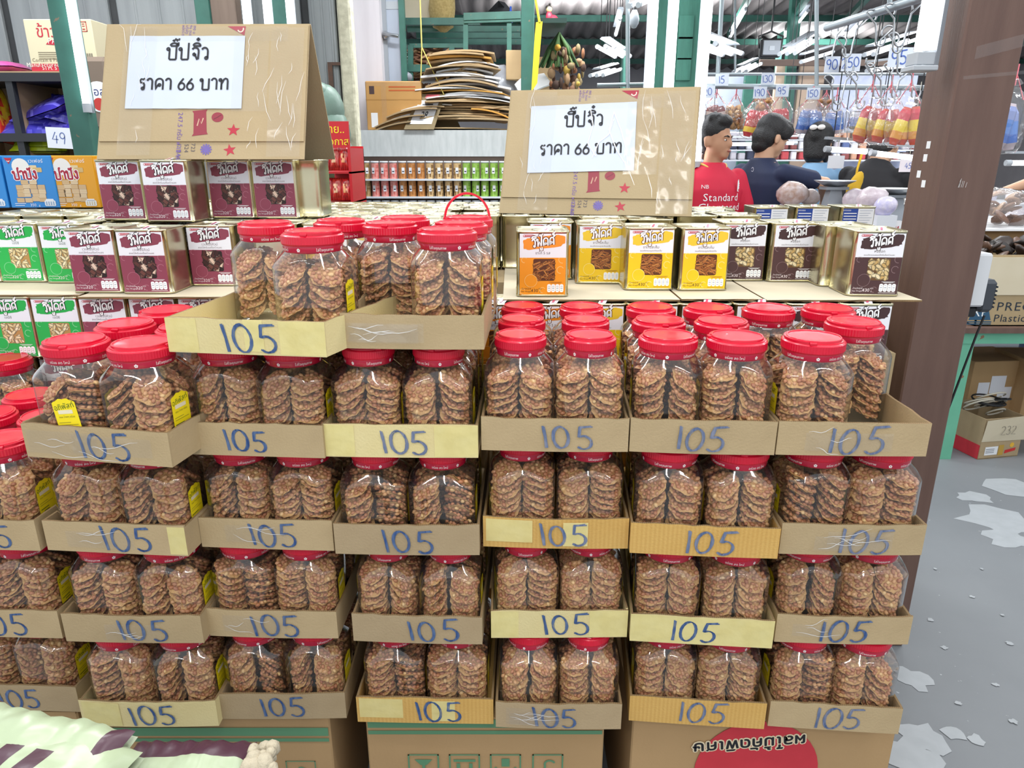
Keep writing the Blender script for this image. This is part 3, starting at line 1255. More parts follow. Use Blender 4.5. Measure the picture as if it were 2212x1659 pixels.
def tin_meshes():
    O = rr_outline(TW, TW, TRD)
    b = MB()
    rings = []
    for z, o in ((0, -.0015), (0.001, .0012), (0.004, .0014), (0.006, 0), (0.03, 0), (TH - 0.03, 0), (TH - 0.006, 0), (TH - 0.004, .0014), (TH - .001, .0012),
                 (TH, 0), (TH, -.002)):
        k = 1 + o / TW
        rings.append([(x * k, y * k, z) for x, y in O])
    loft(b, rings, True, False)
    body = b.mesh('tin_body')
    body.materials.append(MATS['tin_metal'])
    b = MB()
    rings = []
    for z, o in ((TH, -.002), (TH - .0045, -.003), (TH - .005, -.004), (TH - .005, -.010), (TH - .0035, -.012), (TH - .0035, -.016)):
        k = 1 + o / TW
        rings.append([(x * k, y * k, z) for x, y in O])
    loft(b, rings, False, True)
    lid = b.mesh('tin_lid')
    lid.materials.append(MATS['tin_top'])
    sharpen(lid, radians(50))
    b = MB()
    b.lathe([(0.024, TH - .0035), (0.024, TH - .001), (0.021, TH - .0005), (0.021, TH - .002), (0, TH - .002)], 20)
    cap = b.mesh('cap')
    cap.materials.append(MATS['tin_top'])
    b = MB()
    b.color('#e8e4ee')
    b.add([(-.004, -.046, TH - .002), (.012, -.05, TH - .001), (.02, -.026, TH + .004), (.004, -.022, TH + .0045)], [(0, 1, 2, 3)])
    b.color('#c94a6a')
    b.add([(.001, -.043, TH + .0004), (.006, -.044, TH + .0008), (.012, -.027, TH + .0043), (.008, -.026, TH + .0044)], [(0, 1, 2, 3)])
    tape = b.mesh('sealing_tape')
    tape.materials.append(MATS['print_gloss'])
    return body, lid, cap, tape


TIN_BODY, TIN_LID, TIN_CAP, TIN_TAPE = tin_meshes()


def blob(seed, x0, y0, x1, y1, n=26, tear=0.12):
    """outline of a paint-brush swash between two corners"""
    rr = random.Random(seed)
    out = []
    w, h = x1 - x0, y1 - y0
    for i in range(n):
        t = i / n
        a = 2 * pi * t
        cx = cos(a)
        cy = sin(a)
        px = abs(cx) ** 0.35 * (1 if cx > 0 else -1)
        py = abs(cy) ** 0.45 * (1 if cy > 0 else -1)
        j = rr.uniform(-tear, tear)
        x = x0 + w * (0.5 + 0.5 * px * (1 + j * (0.6 if abs(cx) > .6 else 0.1)))
        y = y0 + h * (0.5 + 0.42 * py * (1 + j * .7)) + (x - x0 - w / 2) * 0.11
        out.append((x, y))
    return out


FLAV = {
    'maroon': dict(panel='#8e3f53', logo='#8a3d50', line='#1d1016', name='เวเฟอร์คิวบ์', sub='สอดไส้ครีมรสช็อกโกแลต', net='320', txt='#7a6a70', pic='wafer', ring='#b06b7b'),
    'green': dict(panel='#27b24f', logo='#24b04c', line='#0d3a1c', name='เอบีซี', sub='', net='320', txt='#5d6d66', pic='letters', ring='#8fd8a0'),
    'orange': dict(panel='#f59a1e', logo='#f39425', line='#6b2a10', name='ขาไก่ 5 รส', sub='', net='430', txt='#5b4c4c', pic='sticks', ring='#fbc879'),
    'yellow': dict(panel='#f2c819', logo='#f0ca35', line='#6b3a14', name='ขาไก่รสเค็ม', sub='ขนมปังกรอบรูปแท่งรสเค็ม', net='430', txt='#5b5450', pic='sticks', ring='#f9e48a'),
    'brown': dict(panel='#4c2f30', logo='#432a2b', line='#2a1516', name='หมีช็อก', sub='ขนมปังกรอบสอดไส้ครีมช็อกโกแลต', net='430', txt='#5a4d4c', pic='bears', ring='#84696a'),
}


def label_mesh(fl):
    d = FLAV[fl]
    rr = random.Random(len(fl) * 17 + ord(fl[0]))
    b = MB()
    b.M = TR(0, -TW - 0.0007, 0) @ FRONT
    b.color('#eef0f6').rect(-.051, .087, .051, .139, 0)
    b.color(d['panel']).rect(-.051, .005, .051, .087, 0)
    z = 0.00025
    # bubbles printed on the panel
    b.color(d['ring'])
    for (cx, cy, r) in ((.039, .060, .0075), (.043, .083, .008), (-.041, .082, .006), (-.044, .012, .006), (.0, .015, .006)):
        ring = [(cx + r * cos(a), cy + r * sin(a)) for a in [radians(30 + 250 * i / 12) for i in range(13)]]
        ring = [(x, min(y, .0868)) for x, y in ring if abs(x) < .05]
        if len(ring) > 2:
            b.ribbon(ring, 0.0014, z)
    # brush swash, logo, pill
    b.color(d['logo']).poly(blob(len(fl), -.043, .105, .047, .136), z)
    st, adv = pen_strokes('วีฟู้ดส์')
    H = 0.0168
    for wd, cc, zz in ((.0062, d['line'], 2 * z), (.0030, '#ffffff', 3 * z)):
        b.color(cc)
        pen_text(b, 'วีฟู้ดส์', 0.001, .1125, H, wd, zz, slant=0.12, rot=0.13, sx=0.92)
    b.color('#c01c3a').rrect(-.044, .1320, -.020, .1368, .0023, 2 * z)
    b.color('#ffffff').disc(-.0415, .1344, .0015, 3 * z, 8)
    b.text('VFOODS', -.031, .1330, .0040, 3 * z)
    b.color(d['txt'])
    b.text(d['name'], 0, .0975 if d['sub'] else .0945, .0082, z)
    if d['sub']:
        b.text(d['sub'], 0, .0905, .0047 if fl != 'maroon' else .0056, z)
    # picture of the biscuits
    x0, y0, x1, y1 = -.021, .036, .027, .0845
    b.color({'sticks': '#5b2f16', 'letters': '#b98d50', 'bears': '#6b4a25', 'wafer': '#24100f'}[d['pic']]).rrect(x0, y0, x1, y1, .004, z)
    k = 0
    while k < (60 if d['pic'] == 'sticks' else 46):
        cx, cy, a = rr.uniform(x0, x1), rr.uniform(y0, y1), rr.uniform(0, pi)
        if d['pic'] == 'sticks':
            L, w = .0085, .0016
            a = rr.choice([0.2, 0.7, -0.3, -0.9, 0.5]) + rr.uniform(-.2, .2)
            cc = rr.choice(['#b56f35', '#a5612c', '#c5823f', '#96551f'])
        elif d['pic'] == 'wafer':
            L, w = .006, .0044
            cc = rr.choice(['#4a2420', '#5a2f28', '#3a1a18', '#6b3d34', '#4a2420', '#e2c6b0'])
        elif d['pic'] == 'letters':
            L, w = .0068, .0032
            cc = rr.choice(['#efdcae', '#e6cf9a', '#f4e6c0', '#dcc08a'])
        else:
            L, w = .0068, .0042
            cc = rr.choice(['#e3cc9a', '#d8bd84', '#eddcb2', '#c9a566'])
        if not (x0 + L < cx < x1 - L and y0 + L < cy < y1 - L):
            cx, cy = min(max(cx, x0 + L * .9), x1 - L * .9), min(max(cy, y0 + L * .9), y1 - L * .9)
        zz = z * (1.6 + k * .02)
        rot = lambda p: (cx + p[0] * cos(a) - p[1] * sin(a), cy + p[0] * sin(a) + p[1] * cos(a))
        def piece(L, w, zq):
            if d['pic'] in ('letters', 'bears'):
                b.poly([rot((L * cos(2 * pi * i / 10), w * sin(2 * pi * i / 10))) for i in range(10)], zq)
            else:
                b.poly([rot(p) for p in ((-L, -w), (L, -w), (L, w), (-L, w))], zq)
        dark = tuple(max(0, int(cc[i:i + 2], 16) * .55) / 255 for i in (1, 3, 5))
        b.col = srgb(dark)
        piece(L * 1.06, w * 1.25, zz)
        b.color(cc)
        piece(L * .96, w * .8, zz + z * .01)
        k += 1
    # plain rounded corner where the brand's cartoon figure stands is left in the panel colour
    b.color(d['ring']).disc(-.026, .036, .0145, z * 2.9, 20)
    b.color(d['panel']).disc(-.026, .036, .0135, z * 3.0, 20)
    # weight and nutrition boxes
    dk = '#3a2a20' if fl in ('orange', 'yellow') else '#f2e6e8'
    b.color(dk)
    b.text('น้ำหนักสุทธิ', -.036, .0165, .0048, z)
    b.text('Net Weight', -.036, .0105, .0045, z)
    b.text(d['net'], -.0175, .0105, .0105, z)
    b.text('กรัม', -.0055, .0165, .0046, z)
    b.text('g', -.0055, .0105, .0046, z)
    for i in range(4):
        xx = .0105 + i * .0092
        b.color('#ffffff').rrect(xx, .0105, xx + .0085, .0285, .0035, z)
        b.color('#8fa0b0')
        for yy in (.0145, .0190, .0195, .0235):
            b.rect(xx + .0018, yy, xx + .0066, yy + .0008, 2 * z)
    b.color('#ffffff' if fl not in ('orange', 'yellow') else '#a05a1a')
    b.rect(.010, .0078, .047, .0086, z)
    b.rect(.018, .0305, .040, .0313, z)
    b.rect(.014, .0325, .043, .0333, z)
    me = b.mesh('label')
    me.materials.append(MATS['print'])
    return me


def back_label_mesh():
    b = MB()
    b.M = TR(0, -TW - 0.0007, 0) @ FRONT
    b.color('#e9ecf2').rect(-.050, .006, .050, .138, 0)
    b.color('#24459a').rect(-.050, .085, -.002, .138, .0002)
    b.color('#ffffff')
    b.text('VFOODS', -.038, .1305, .0062, .0004)
    for i in range(4):
        b.rect(-.047, .122 - i * .009, -.006, .1245 - i * .009, .0004)
    b.color('#8e99b0')
    for i in range(10):
        b.rect(.003, .131 - i * .0075, .045 - (i % 3) * .006, .1322 - i * .0075, .0004)
    for i in range(8):
        b.rect(-.046, .076 - i * .008, -.006, .0772 - i * .008, .0004)
    me = b.mesh('label')
    me.materials.append(MATS['print'])
    return me


LABELS = {k: label_mesh(k) for k in FLAV}
LABELS['white'] = back_label_mesh()


def tin(fl, M, label, group=None, cap=True, H=None):
    r = place('biscuit_tin', None)
    r.matrix_world = M
    tag(r, label, 'tin', group or 'small square biscuit tins')
    place('tin_body', TIN_BODY, r)
    l = place('tin_lid', TIN_LID, r)
    if cap:
        place('cap', TIN_CAP, l)
        if fl:
            place('sealing_tape', TIN_TAPE, l)
    if fl:
        place('label', LABELS[fl], r, label={'maroon': 'maroon and white label', 'green': 'green and white label', 'orange': 'orange and white label',
                                             'yellow': 'yellow and white label', 'brown': 'dark brown and white label', 'white': 'white and blue label'}[fl])
    return r


def tin_at(fl, xl, xr, yb, z, label, turn=0.0, **k):
    """tin whose front base edge runs from (xl, yb) to (xr, yb) on the level z"""
    A, B = at_z(xl, yb, z), at_z(xr, yb, z)
    c = (A + B) / 2
    return tin(fl, TR(c.x, c.y, z) @ Matrix.Rotation(radians(turn), 4, 'Z') @ TR(0, TW, 0), label, **k), c


T1, T2, T3, T4, T5 = 1.297, 1.150, 1.000, 0.850, 0.705
occupied = []
# second tier, left: green and maroon tins; the number is the order from the left
for (fl, xl, xr, yb, t, lab) in [
        ('green', -100, 8, 610, 0, 'green label biscuit tin cut by the left edge, second tier'),
        ('green', -4, 108, 610, 0, 'first whole green label biscuit tin, second tier on the left'),
        ('green', 97, 205, 612, 0, 'green label biscuit tin half behind a maroon one, second tier'),
        ('maroon', 158, 268, 633, 0, 'first maroon label biscuit tin, second tier on the left'),
        ('maroon', 266, 374, 635, 0, 'second maroon label biscuit tin, second tier, bright side showing'),
        ('maroon', 411, 518, 618, 0, 'third maroon label biscuit tin, second tier, beside the peanut jars')]:
    o, c = tin_at(fl, xl, xr, yb, T2, lab, t)
    occupied.append((c.x, c.y + TW))
# second tier, right
for (fl, xl, xr, yb, t, lab) in [
        ('orange', 1119, 1224, 641, 0, 'orange label biscuit tin at the front, right stand'),
        ('orange', 1136, 1240, 604, 0, 'orange label biscuit tin behind the other orange one'),
        ('yellow', 1242, 1346, 613, -2, 'first yellow label biscuit tin from left, right stand'),
        ('yellow', 1345, 1457, 627, 0, 'second yellow label biscuit tin from left, right stand'),
        ('yellow', 1463, 1572, 628, 1, 'third yellow label biscuit tin from left, right stand'),
        ('brown', 1549, 1653, 607, 0, 'first dark brown label biscuit tin, half behind a yellow one'),
        ('brown', 1655, 1760, 609, 0, 'second dark brown label biscuit tin, middle of three'),
        ('brown', 1829, 1941, 640, -3, 'third dark brown label biscuit tin, near the post'),
        (None, 1806, 1912, 618, -3, 'bare metal biscuit tin just behind the rightmost dark brown one'),
        (None, 1053, 1121, 566, 0, 'bare metal biscuit tin under the front sign edge')]:
    if fl is None and xl == 1806:
        c0 = at_z(1829 + 56, 640, T2)
        tin(None, TR(c0.x - .012, c0.y + TW + .124, T2), lab)
        occupied.append((c0.x - .012, c0.y + TW + .124))
        continue
    o, c = tin_at(fl, xl, xr, yb, T2, lab, t)
    occupied.append((c.x, c.y + TW))
# further right at the back: tins turned with their white and blue labels to the aisle
for i, (xl, xr) in enumerate(((1622, 1706), (1716, 1800), (1815, 1898))):
    A, B = at_z(xl, 446, T2 + TH), at_z(xr, 446, T2 + TH)
    c = (A + B) / 2
    tin('white', TR(c.x, c.y + TW + (0.0 if i else -.02), T2), 'white and blue label biscuit tin, %s of three behind the dark brown ones' % ('left', 'middle', 'right')[i])
    occupied.append((c.x, c.y + TW))
# the field of tins behind: only their tops show
n = 0
for j in range(6):
    for i in range(-13, 8):
        x, y = i * 0.1205 + (0.03 if j % 2 else 0.0), 1.935 + j * 0.1225
        if x < 0.06 and y - 0.1 < 1.62:
            continue
        if any(abs(x - a) < 0.119 and abs(y - c) < 0.119 for a, c in occupied):
            continue
        if x > 0.72 or (x > 0.1 and j > 3) or x < -1.5:
            continue
        n += 1
        tin('maroon' if x < -.5 and j == 0 else ('yellow' if x < -.2 and j == 0 else None), TR(x, y, T2),
            'bare topped biscuit tin in the %s row of the closed field behind the front rows' % ordinal(j), 'tins of the field, %s row' % ordinal(j))
for i, x in enumerate((-1.30, -1.18, -1.06, -.94, -.82, -.70, -.58, -.455, -.335, -.215)):
    if not any(abs(x - a) < 0.1165 and abs(1.815 - c) < 0.119 for a, c in occupied):
        tin('yellow' if x > -.5 else None, TR(x, 1.815, T2), 'biscuit tin in the row just behind the second tier front tins', 'tins just behind the second tier front')

# lower tiers: labels show under the cardboard sheets
def lower(fl, cx, ytop, z, lab):
    c = at_z(cx, ytop, z + TH)
    return tin(fl, TR(c.x, c.y + TW, z), lab)


for (fl, cx, lab) in [('green', 8, 'first green label tin in the tier under the left cardboard'), ('green', 113, 'second green label tin in the tier under the left cardboard'),
                      ('maroon', 217, 'first maroon label tin under the left cardboard'), ('maroon', 325, 'second maroon label tin under the left cardboard'),
                      ('maroon', 432, 'third maroon label tin under the left cardboard')]:
    lower(fl, cx, 641, T3, lab)
for (fl, cx, lab) in [('green', 22, 'green label tin in the lowest visible tier, above the red lids'), ('green', -90, 'green label tin of the lowest tier cut by the left edge'),
                      ('maroon', 130, 'maroon label tin of the lowest tier, behind the jars')]:
    lower(fl, cx, 772, T4, lab)
for (fl, cx, lab) in [('orange', 1077, 'first orange label tin under the right cardboard'), ('orange', 1191, 'second orange label tin under the right cardboard'),
                      ('yellow', 1297, 'first yellow label tin under the right cardboard'), ('yellow', 1413, 'second yellow label tin under the right cardboard'),
                      ('yellow', 1526, 'third yellow label tin under the right cardboard'), ('brown', 1645, 'first dark brown label tin under the right cardboard'),
                      ('brown', 1762, 'second dark brown label tin under the right cardboard'), ('brown', 1877, 'third dark brown label tin under the right cardboard')]:
    lower(fl, cx, 656, T3, lab)
# top tier on the left
for (fl, xl, xr, yb, lab) in [('maroon', 222, 322, 476, 'first maroon label tin under the left sign'), ('maroon', 317, 419, 480, 'second maroon label tin under the left sign'),
                              ('maroon', 455, 554, 472, 'third maroon label tin under the left sign'), ('maroon', 550, 648, 472, 'fourth maroon label tin under the left sign')]:
    tin_at(fl, xl, xr, yb, T1, lab)
for i, (x, y) in enumerate(((-.555, 1.965), (-.67, 1.96))):
    tin(None, TR(x, y, T1), 'bare metal tin behind the maroon ones under the left sign', 'tins hidden behind the top tier')

# cardboard sheets between the tiers
def sheet(x0, y0, x1, y1, z, lab, rz=0.0):
    b = MB()
    n = 16
    rr = random.Random(int(abs(x0) * 1000))
    b.m = 0
    w = x1 - x0
    v = []
    for i in range(n + 1):
        e = 0.0012 * sin(i * 1.3) * 0.3
        v += [(w * i / n, rr.uniform(-.002, .002), 0), (w * i / n, rr.uniform(-.002, .002), .004), (w * i / n, y1 - y0, .004), (w * i / n, y1 - y0, 0)]
    b.add(v, [(4 * i + 1, 4 * i + 5, 4 * i + 6, 4 * i + 2) for i in range(n)] + [(4 * i + 3, 4 * i + 7, 4 * i + 4, 4 * i) for i in range(n)])
    b.m = 1
    b.add(v, [(4 * i, 4 * i + 4, 4 * i + 5, 4 * i + 1) for i in range(n)] + [(0, 1, 2, 3), (4 * n + 3, 4 * n + 2, 4 * n + 1, 4 * n)])
    o = b.build('cardboard_sheet', ['sheet_card', 'kraft_edge'], None, (x0, y0, z), (0, 0, rz))
    return tag(o, lab, 'cardboard', 'cardboard sheets between the tin tiers')


sheet(-1.42, 1.60, -.985, 2.2, T2 - .0045, 'flat cardboard sheet under the green tins, second tier')
sheet(-.975, 1.575, -.335, 2.2, T2 - .0045, 'flat cardboard sheet under the maroon tins, second tier')
sheet(-.02, 1.545, .37 - .0, 2.2, T2 - .0047, 'flat cardboard sheet under the orange and yellow tins')
sheet(.375, 1.55, .555, 2.2, T2 - .0045, 'flat cardboard sheet under the first dark brown tins')
sheet(.56, 1.54, .90, 2.2, T2 - .0045, 'flat cardboard sheet reaching the brown post')
sheet(-1.42, 1.62, -.6, 2.1, T3 - .0045, 'cardboard sheet under the third tier of green tins')
# the low wooden stand that carries the tins
material('stand_wood', '#7a6a55', rough=0.7, noise=(8, '#5d4e3c', 0.5))
t = thing('display_stand', 'low wooden stand under the tins, hidden behind the jars', 'stand', (-0.3, 2.05, 0))
b = MB()
b.box(-1.2, -.40, .60, 1.2, .45, .64)
b.build('top_board', 'stand_wood', t)
for (x, y) in ((-1.12, -.36), (1.1, -.36), (-1.12, .4), (1.1, .4)):
    b = MB()
    b.box(x - .03, y - .03, 0, x + .03, y + .03, .60)
    b.build('leg', 'stand_wood', t)
# packing cartons that fill the stand up to the visible tiers
k = 0
for (x0, x1, y0, z0, z1) in ((-1.42, -.90, 1.68, .64, .845), (-.89, -.2, 1.70, .64, .995), (-.19, .30, 1.66, .64, .995), (.31, .93, 1.66, .64, .995), (.94, 1.30, 2.16, 0, 1.144), (-.3, .85, 1.80, .996, 1.144), (-1.42, -.32, 1.81, .996, 1.144)):
    b = MB()
    b.box(x0, y0, z0, x1, 2.36, z1)
    tag(b.build('packing_carton', 'kraft'), 'plain brown carton under the tin tiers, mostly hidden behind them', 'box', 'cartons carrying the tins')

# ------------------------------------------------------------------ wafer boxes at the left
def wafer_box_mesh(bg, dark):
    b = MB()
    hx, hz, D = .062, .137, .10
    b.color(bg)
    b.cbox((0, D / 2, hz / 2), (hx * 2, D, hz), .0015)
    b.M = TR(0, -.0004, 0) @ FRONT
    z = .0002
    b.color('#c5203a').poly([(-.056, .131), (-.036, .131), (-.046, .115)], z)
    b.color('#ffffff').ribbon(arc(-.046, .1255, .0035, .004, 200, 340, 6), .0016, 2 * z)
    b.color('#f6f3ee').disc(-.018, .108, .022, z, 22)
    b.color('#ffffff')
    b.text('เวเฟอร์', .022, .119, .0125, z)
    b.color('#e9d3a5').rrect(.004, .098, .022, .112, .002, z)
    b.color('#d9b878').rrect(.012, .094, .034, .106, .002, 2 * z)
    # wafers
    rr = random.Random(4)
    for r in range(5):
        for c in range(4):
            cx, cy = -.032 + c * .019 + rr.uniform(-.003, .003), .022 + r * .0115 + rr.uniform(-.002, .002)
            if r > 3 and c in (0, 3):
                continue
            b.color('#a8825a').rrect(cx - .0098, cy - .0062, cx + .0098, cy + .0062, .0012, z * (1.5 + .1 * r))
            b.color(rr.choice(['#e3c69c', '#dcbb8c', '#ead3ae'])).rrect(cx - .009, cy - .0055, cx + .009, cy + .0055, .001, z * (1.55 + .1 * r))
            b.color('#c9a273')
            for q in (-.002, .0015):
                b.rect(cx - .0085, cy + q, cx + .0085, cy + q + .0008, z * (1.58 + .1 * r))
    for wd, cc, q in ((.0085, '#ffffff', 2.6), (.0048, '#b01838', 2.9)):
        b.color(cc)
        pen_text(b, 'ป่าปัง', -.010, .076, .0215, wd, q * z, rot=.03, sx=.88)
    b.color('#f2f5fa')
    b.text('350', -.004, .0045, .0105, 3 * z)
    b.text('g', .012, .0045, .008, 3 * z)
    b.rect(-.05, .011, -.022, .0125, 3 * z)
    b.rect(-.05, .006, -.026, .0075, 3 * z)
    b.rrect(.026, .005, .054, .020, .003, 3 * z)
    b.rrect(.030, .019, .050, .024, .002, 3 * z)
    b.color(dark)
    for i in range(4):
        b.rect(.029 + i * .006, .007, .0325 + i * .006, .017, 3.3 * z)
    me = b.mesh('wafer_box')
    me.materials.append(MATS['print_gloss'])
    return me


WB, WO = wafer_box_mesh('#2f8fdc', '#9fb8d4'), wafer_box_mesh('#f0a81c', '#d8c9a6')
for (me, xl, xr, lab) in ((WB, -88, 24, 'blue wafer box cut by the left edge of the photo'), (WB, 24, 131, 'whole blue wafer box beside the orange one'),
                          (WO, 112, 216, 'whole orange wafer box beside the blue one'), (WO, 196, 296, 'orange wafer box mostly hidden by a maroon tin')):
    A, B = at_z(xl, 449, T1), at_z(xr, 449, T1)
    y = A.y if xl < 100 else A.y + (.004 if xl < 150 else .06)
    o = place('wafer_box', me, None, ((A.x + B.x) / 2, y, T1))
    o.scale = (1.215, 1.2, 1.13)
    tag(o, lab, 'box', 'wafer boxes on the tins')
for i in range(9):
    tin(None, TR(-1.72 + (i % 5) * .123, 2.50 + (i // 5) * .13, T1), 'bare metal tin in the row behind the wafer boxes', 'tins behind the wafer boxes', H=.14)
for i in range(5):
    tin(None, TR(-1.66 + i * .123, 2.75 , T2), 'bare metal tin below the wafer boxes', 'tins below the wafer boxes')

# ------------------------------------------------------------------ the two price tents of folded carton
material('sign_card', '#b2a07e', noise=(7, '#a28e6c', 0.35), rough=0.8, spec=0.25, bump=(200, 0.08))
material('paper', '#c9d2e2', rough=0.6, noise=(9, '#bcc7da', 0.4))
material('ink', '#14161f', rough=0.5)
clear_film('sign_tape', gloss=0.0, rough=0.16, body=0.03, boost=0.9, bump=(11, 0.5))


def star(cx, cy, r, rot=0.3):
    return [(cx + (r if i % 2 == 0 else r * .42) * cos(rot + pi * i / 5), cy + (r if i % 2 == 0 else r * .42) * sin(rot + pi * i / 5)) for i in range(10)]


def tent_sign(loc, rz, Wd, Hh, Dp, label, paper, rot, seed, flap=True):
    r = thing('price_tent', label, 'sign', loc, rz, 'folded carton price signs')
    Ls = sqrt(Hh * Hh + Dp * Dp)
    lean = atan2(Dp, Hh)
    base = Matrix.Rotation(-lean, 4, 'X')
    b = MB()
    b.box(0, 0, 0, Wd, .004, Ls)
    fp = b.build('front_panel', 'sign_card', r)
    fp.matrix_local = base
    b = MB()
    b.box(.003, -.004, 0, Wd + .002, 0, Ls)
    bp = b.build('back_panel', 'sign_card', r)
    bp.matrix_local = TR(0, 2 * Dp + .004, 0) @ Matrix.Rotation(lean, 4, 'X')
    rr = random.Random(seed)
    # the long flap folded over the lower face
    b = MB()
    b.box(.004, -.0035, .125 * Ls, Wd - .002, -.0005, .985 * Ls)
    fl = b.build('outer_flap', 'sign_card', fp)
    # printed marks of the carton
    b = MB()
    b.M = TR(0, -.0040, 0) @ FRONT
    cx = Wd * .385

    def vtext(s, x, y, size):
        b.text(s, x, y, size, 0, align='l', rot=-pi / 2)
    b.color('#6a4f9a')
    vtext('247.5 กรัม x 12 ซอง', cx, .335 * Ls, .016)
    for q, s in enumerate(('ผลิตโดย', 'บริษัท', '96 ถนน', '190 ม')):
        vtext(s, cx - .004 + q * .009, .985 * Ls, .010)
    b.build('printed_text', 'print', fl)['kind'] = 'stuff'
    b = MB()
    b.M = TR(0, -.0040, 0) @ FRONT
    b.color('#a01e36')
    b.poly([(Wd * .60, .975 * Ls), (Wd * .69, .975 * Ls), (Wd * .685, .905 * Ls)], 0)
    b.color('#e8d6c0').ribbon(arc(Wd * .665, .955 * Ls, .007, .008, 200, 380, 8), .003, .0002)
    b.build('printed_triangle', 'print', fl)
    b = MB()
    b.M = TR(0, -.0040, 0) @ FRONT
    b.color('#8e2a3a')
    x, y = Wd * .495, .265 * Ls
    b.poly([(x - .016, y - .030), (x + .016, y - .026), (x + .012, y + .026), (x - .018, y + .022)], 0)
    b.poly([(x - .020, y - .036), (x + .019, y - .031), (x + .016, y - .026), (x - .016, y - .030)], 0)
    b.poly([(x - .018, y + .022), (x + .012, y + .026), (x + .015, y + .032), (x - .022, y + .028)], 0)
    b.color('#c9a58a').ribbon([(x - .008, y - .010), (x - .004, y + .008), (x + .002, y - .004), (x + .006, y + .010)], .003, .0002)
    b.build('printed_sweet', 'print', fl)
    b = MB()
    b.M = TR(0, -.0040, 0) @ FRONT
    b.color('#8e2a3a').disc(Wd * .575, .30 * Ls, .0145, 0, 18, .0125)
    b.color('#6a1c2a').ribbon([(Wd * .575 - .009, .30 * Ls - .005), (Wd * .575, .30 * Ls), (Wd * .575 + .009, .30 * Ls + .006)], .0018, .0002)
    b.build('printed_bean', 'print', fl)
    b = MB()
    b.M = TR(0, -.0040, 0) @ FRONT
    b.color('#b02036').poly(star(Wd * .655, .205 * Ls, .0165), 0)
    b.build('printed_star', 'print', fl)
    b = MB()
    b.M = TR(0, -.0005, 0) @ FRONT
    b.color('#b02036').poly(star(Wd * .64, .065 * Ls, .016, 0.5), 0)
    b.build('printed_star', 'print', fp)
    b = MB()
    b.M = TR(0, -.0005, 0) @ FRONT
    b.color('#6a5aa0')
    for i in range(6):
        a = pi * i / 6
        b.ribbon([(Wd * .525 - .014 * cos(a), .07 * Ls - .014 * sin(a)), (Wd * .525 + .014 * cos(a), .07 * Ls + .014 * sin(a))], .004, .00005 * i)
    b.build('printed_snowflake', 'print', fp)
    b = MB()
    b.M = TR(0, -.0005, 0) @ FRONT
    b.color('#6a5aa0')
    b.text('12 BAGS', cx, .115 * Ls, .014, 0, align='l', rot=-pi / 2)
    b.color('#4a4550')
    b.text('723', cx + .034, .115 * Ls, .014, 0, align='l', rot=-pi / 2)
    b.text('524', cx + .018, .11 * Ls, .014, 0, align='l', rot=-pi / 2)
    b.build('printed_text', 'print', fp)['kind'] = 'stuff'
    # white paper with the Thai price line
    x0, x1, y0, y1 = paper
    pw, ph = Wd * (x1 - x0), Ls * (y1 - y0)
    b = MB()
    n = 8
    v = []
    for i in range(n + 1):
        v += [(pw * (i / n - .5), -.0006 - .0012 * abs(sin(i * 1.7 + seed)), -ph / 2), (pw * (i / n - .5), -.0006 - .0012 * abs(sin(i * 1.1 + seed)), ph / 2)]
    b.add(v, [(2 * i, 2 * i + 2, 2 * i + 3, 2 * i + 1) for i in range(n)], True)
    ps = b.build('paper_notice', 'paper', fl, (Wd * (x0 + x1) / 2, -.0046, Ls * (y0 + y1) / 2), (0, rot, 0), label='white paper with black Thai lettering')
    b = MB()
    b.M = TR(0, -.0024, 0) @ FRONT
    k = pw / .28
    pen_text(b, 'ปี๊ปจิ๋ว', .005 * k, ph * .17, .031 * k, .0046 * k)
    pen_text(b, 'ราคา 66 บาท', 0, -ph * .245, .0285 * k, .0046 * k)
    lt = b.build('lettering', 'ink', ps)
    lt['kind'] = 'stuff'
    # clear tape over the paper edges; its crease glints are painted white ribbons
    for (ax, bx, ay, by) in ((.10, .26, .02, .97), (x1 - .05, x1 + .12, y0 - .02, y1 + .05), (.82, .98, .01, .96), (.12, .9, y1 - .04, y1 + .07)):
        b = MB()
        b.add([(Wd * ax, -.0068, Ls * ay), (Wd * bx, -.0068, Ls * ay), (Wd * bx, -.0068, Ls * by), (Wd * ax, -.0068, Ls * by)], [(0, 1, 2, 3)])
        b.build('clear_tape', 'sign_tape', fl, label='wrinkled clear tape')
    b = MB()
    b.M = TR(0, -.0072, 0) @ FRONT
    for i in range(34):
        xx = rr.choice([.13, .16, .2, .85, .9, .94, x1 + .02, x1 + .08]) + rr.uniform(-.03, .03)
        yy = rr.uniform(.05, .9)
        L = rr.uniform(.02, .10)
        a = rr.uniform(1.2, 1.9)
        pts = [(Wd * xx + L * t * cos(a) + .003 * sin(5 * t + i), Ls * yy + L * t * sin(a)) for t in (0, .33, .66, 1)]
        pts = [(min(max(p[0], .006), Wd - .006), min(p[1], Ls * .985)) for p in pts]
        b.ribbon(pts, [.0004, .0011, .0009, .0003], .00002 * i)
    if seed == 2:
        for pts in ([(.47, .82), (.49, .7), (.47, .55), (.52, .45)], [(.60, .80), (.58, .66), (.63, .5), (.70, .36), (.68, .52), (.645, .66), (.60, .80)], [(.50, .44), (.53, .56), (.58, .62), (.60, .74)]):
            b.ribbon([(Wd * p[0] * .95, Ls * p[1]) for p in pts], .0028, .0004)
    c = b.build('tape_glints', 'tape_crease', fl)
    c['kind'] = 'stuff'
    return r


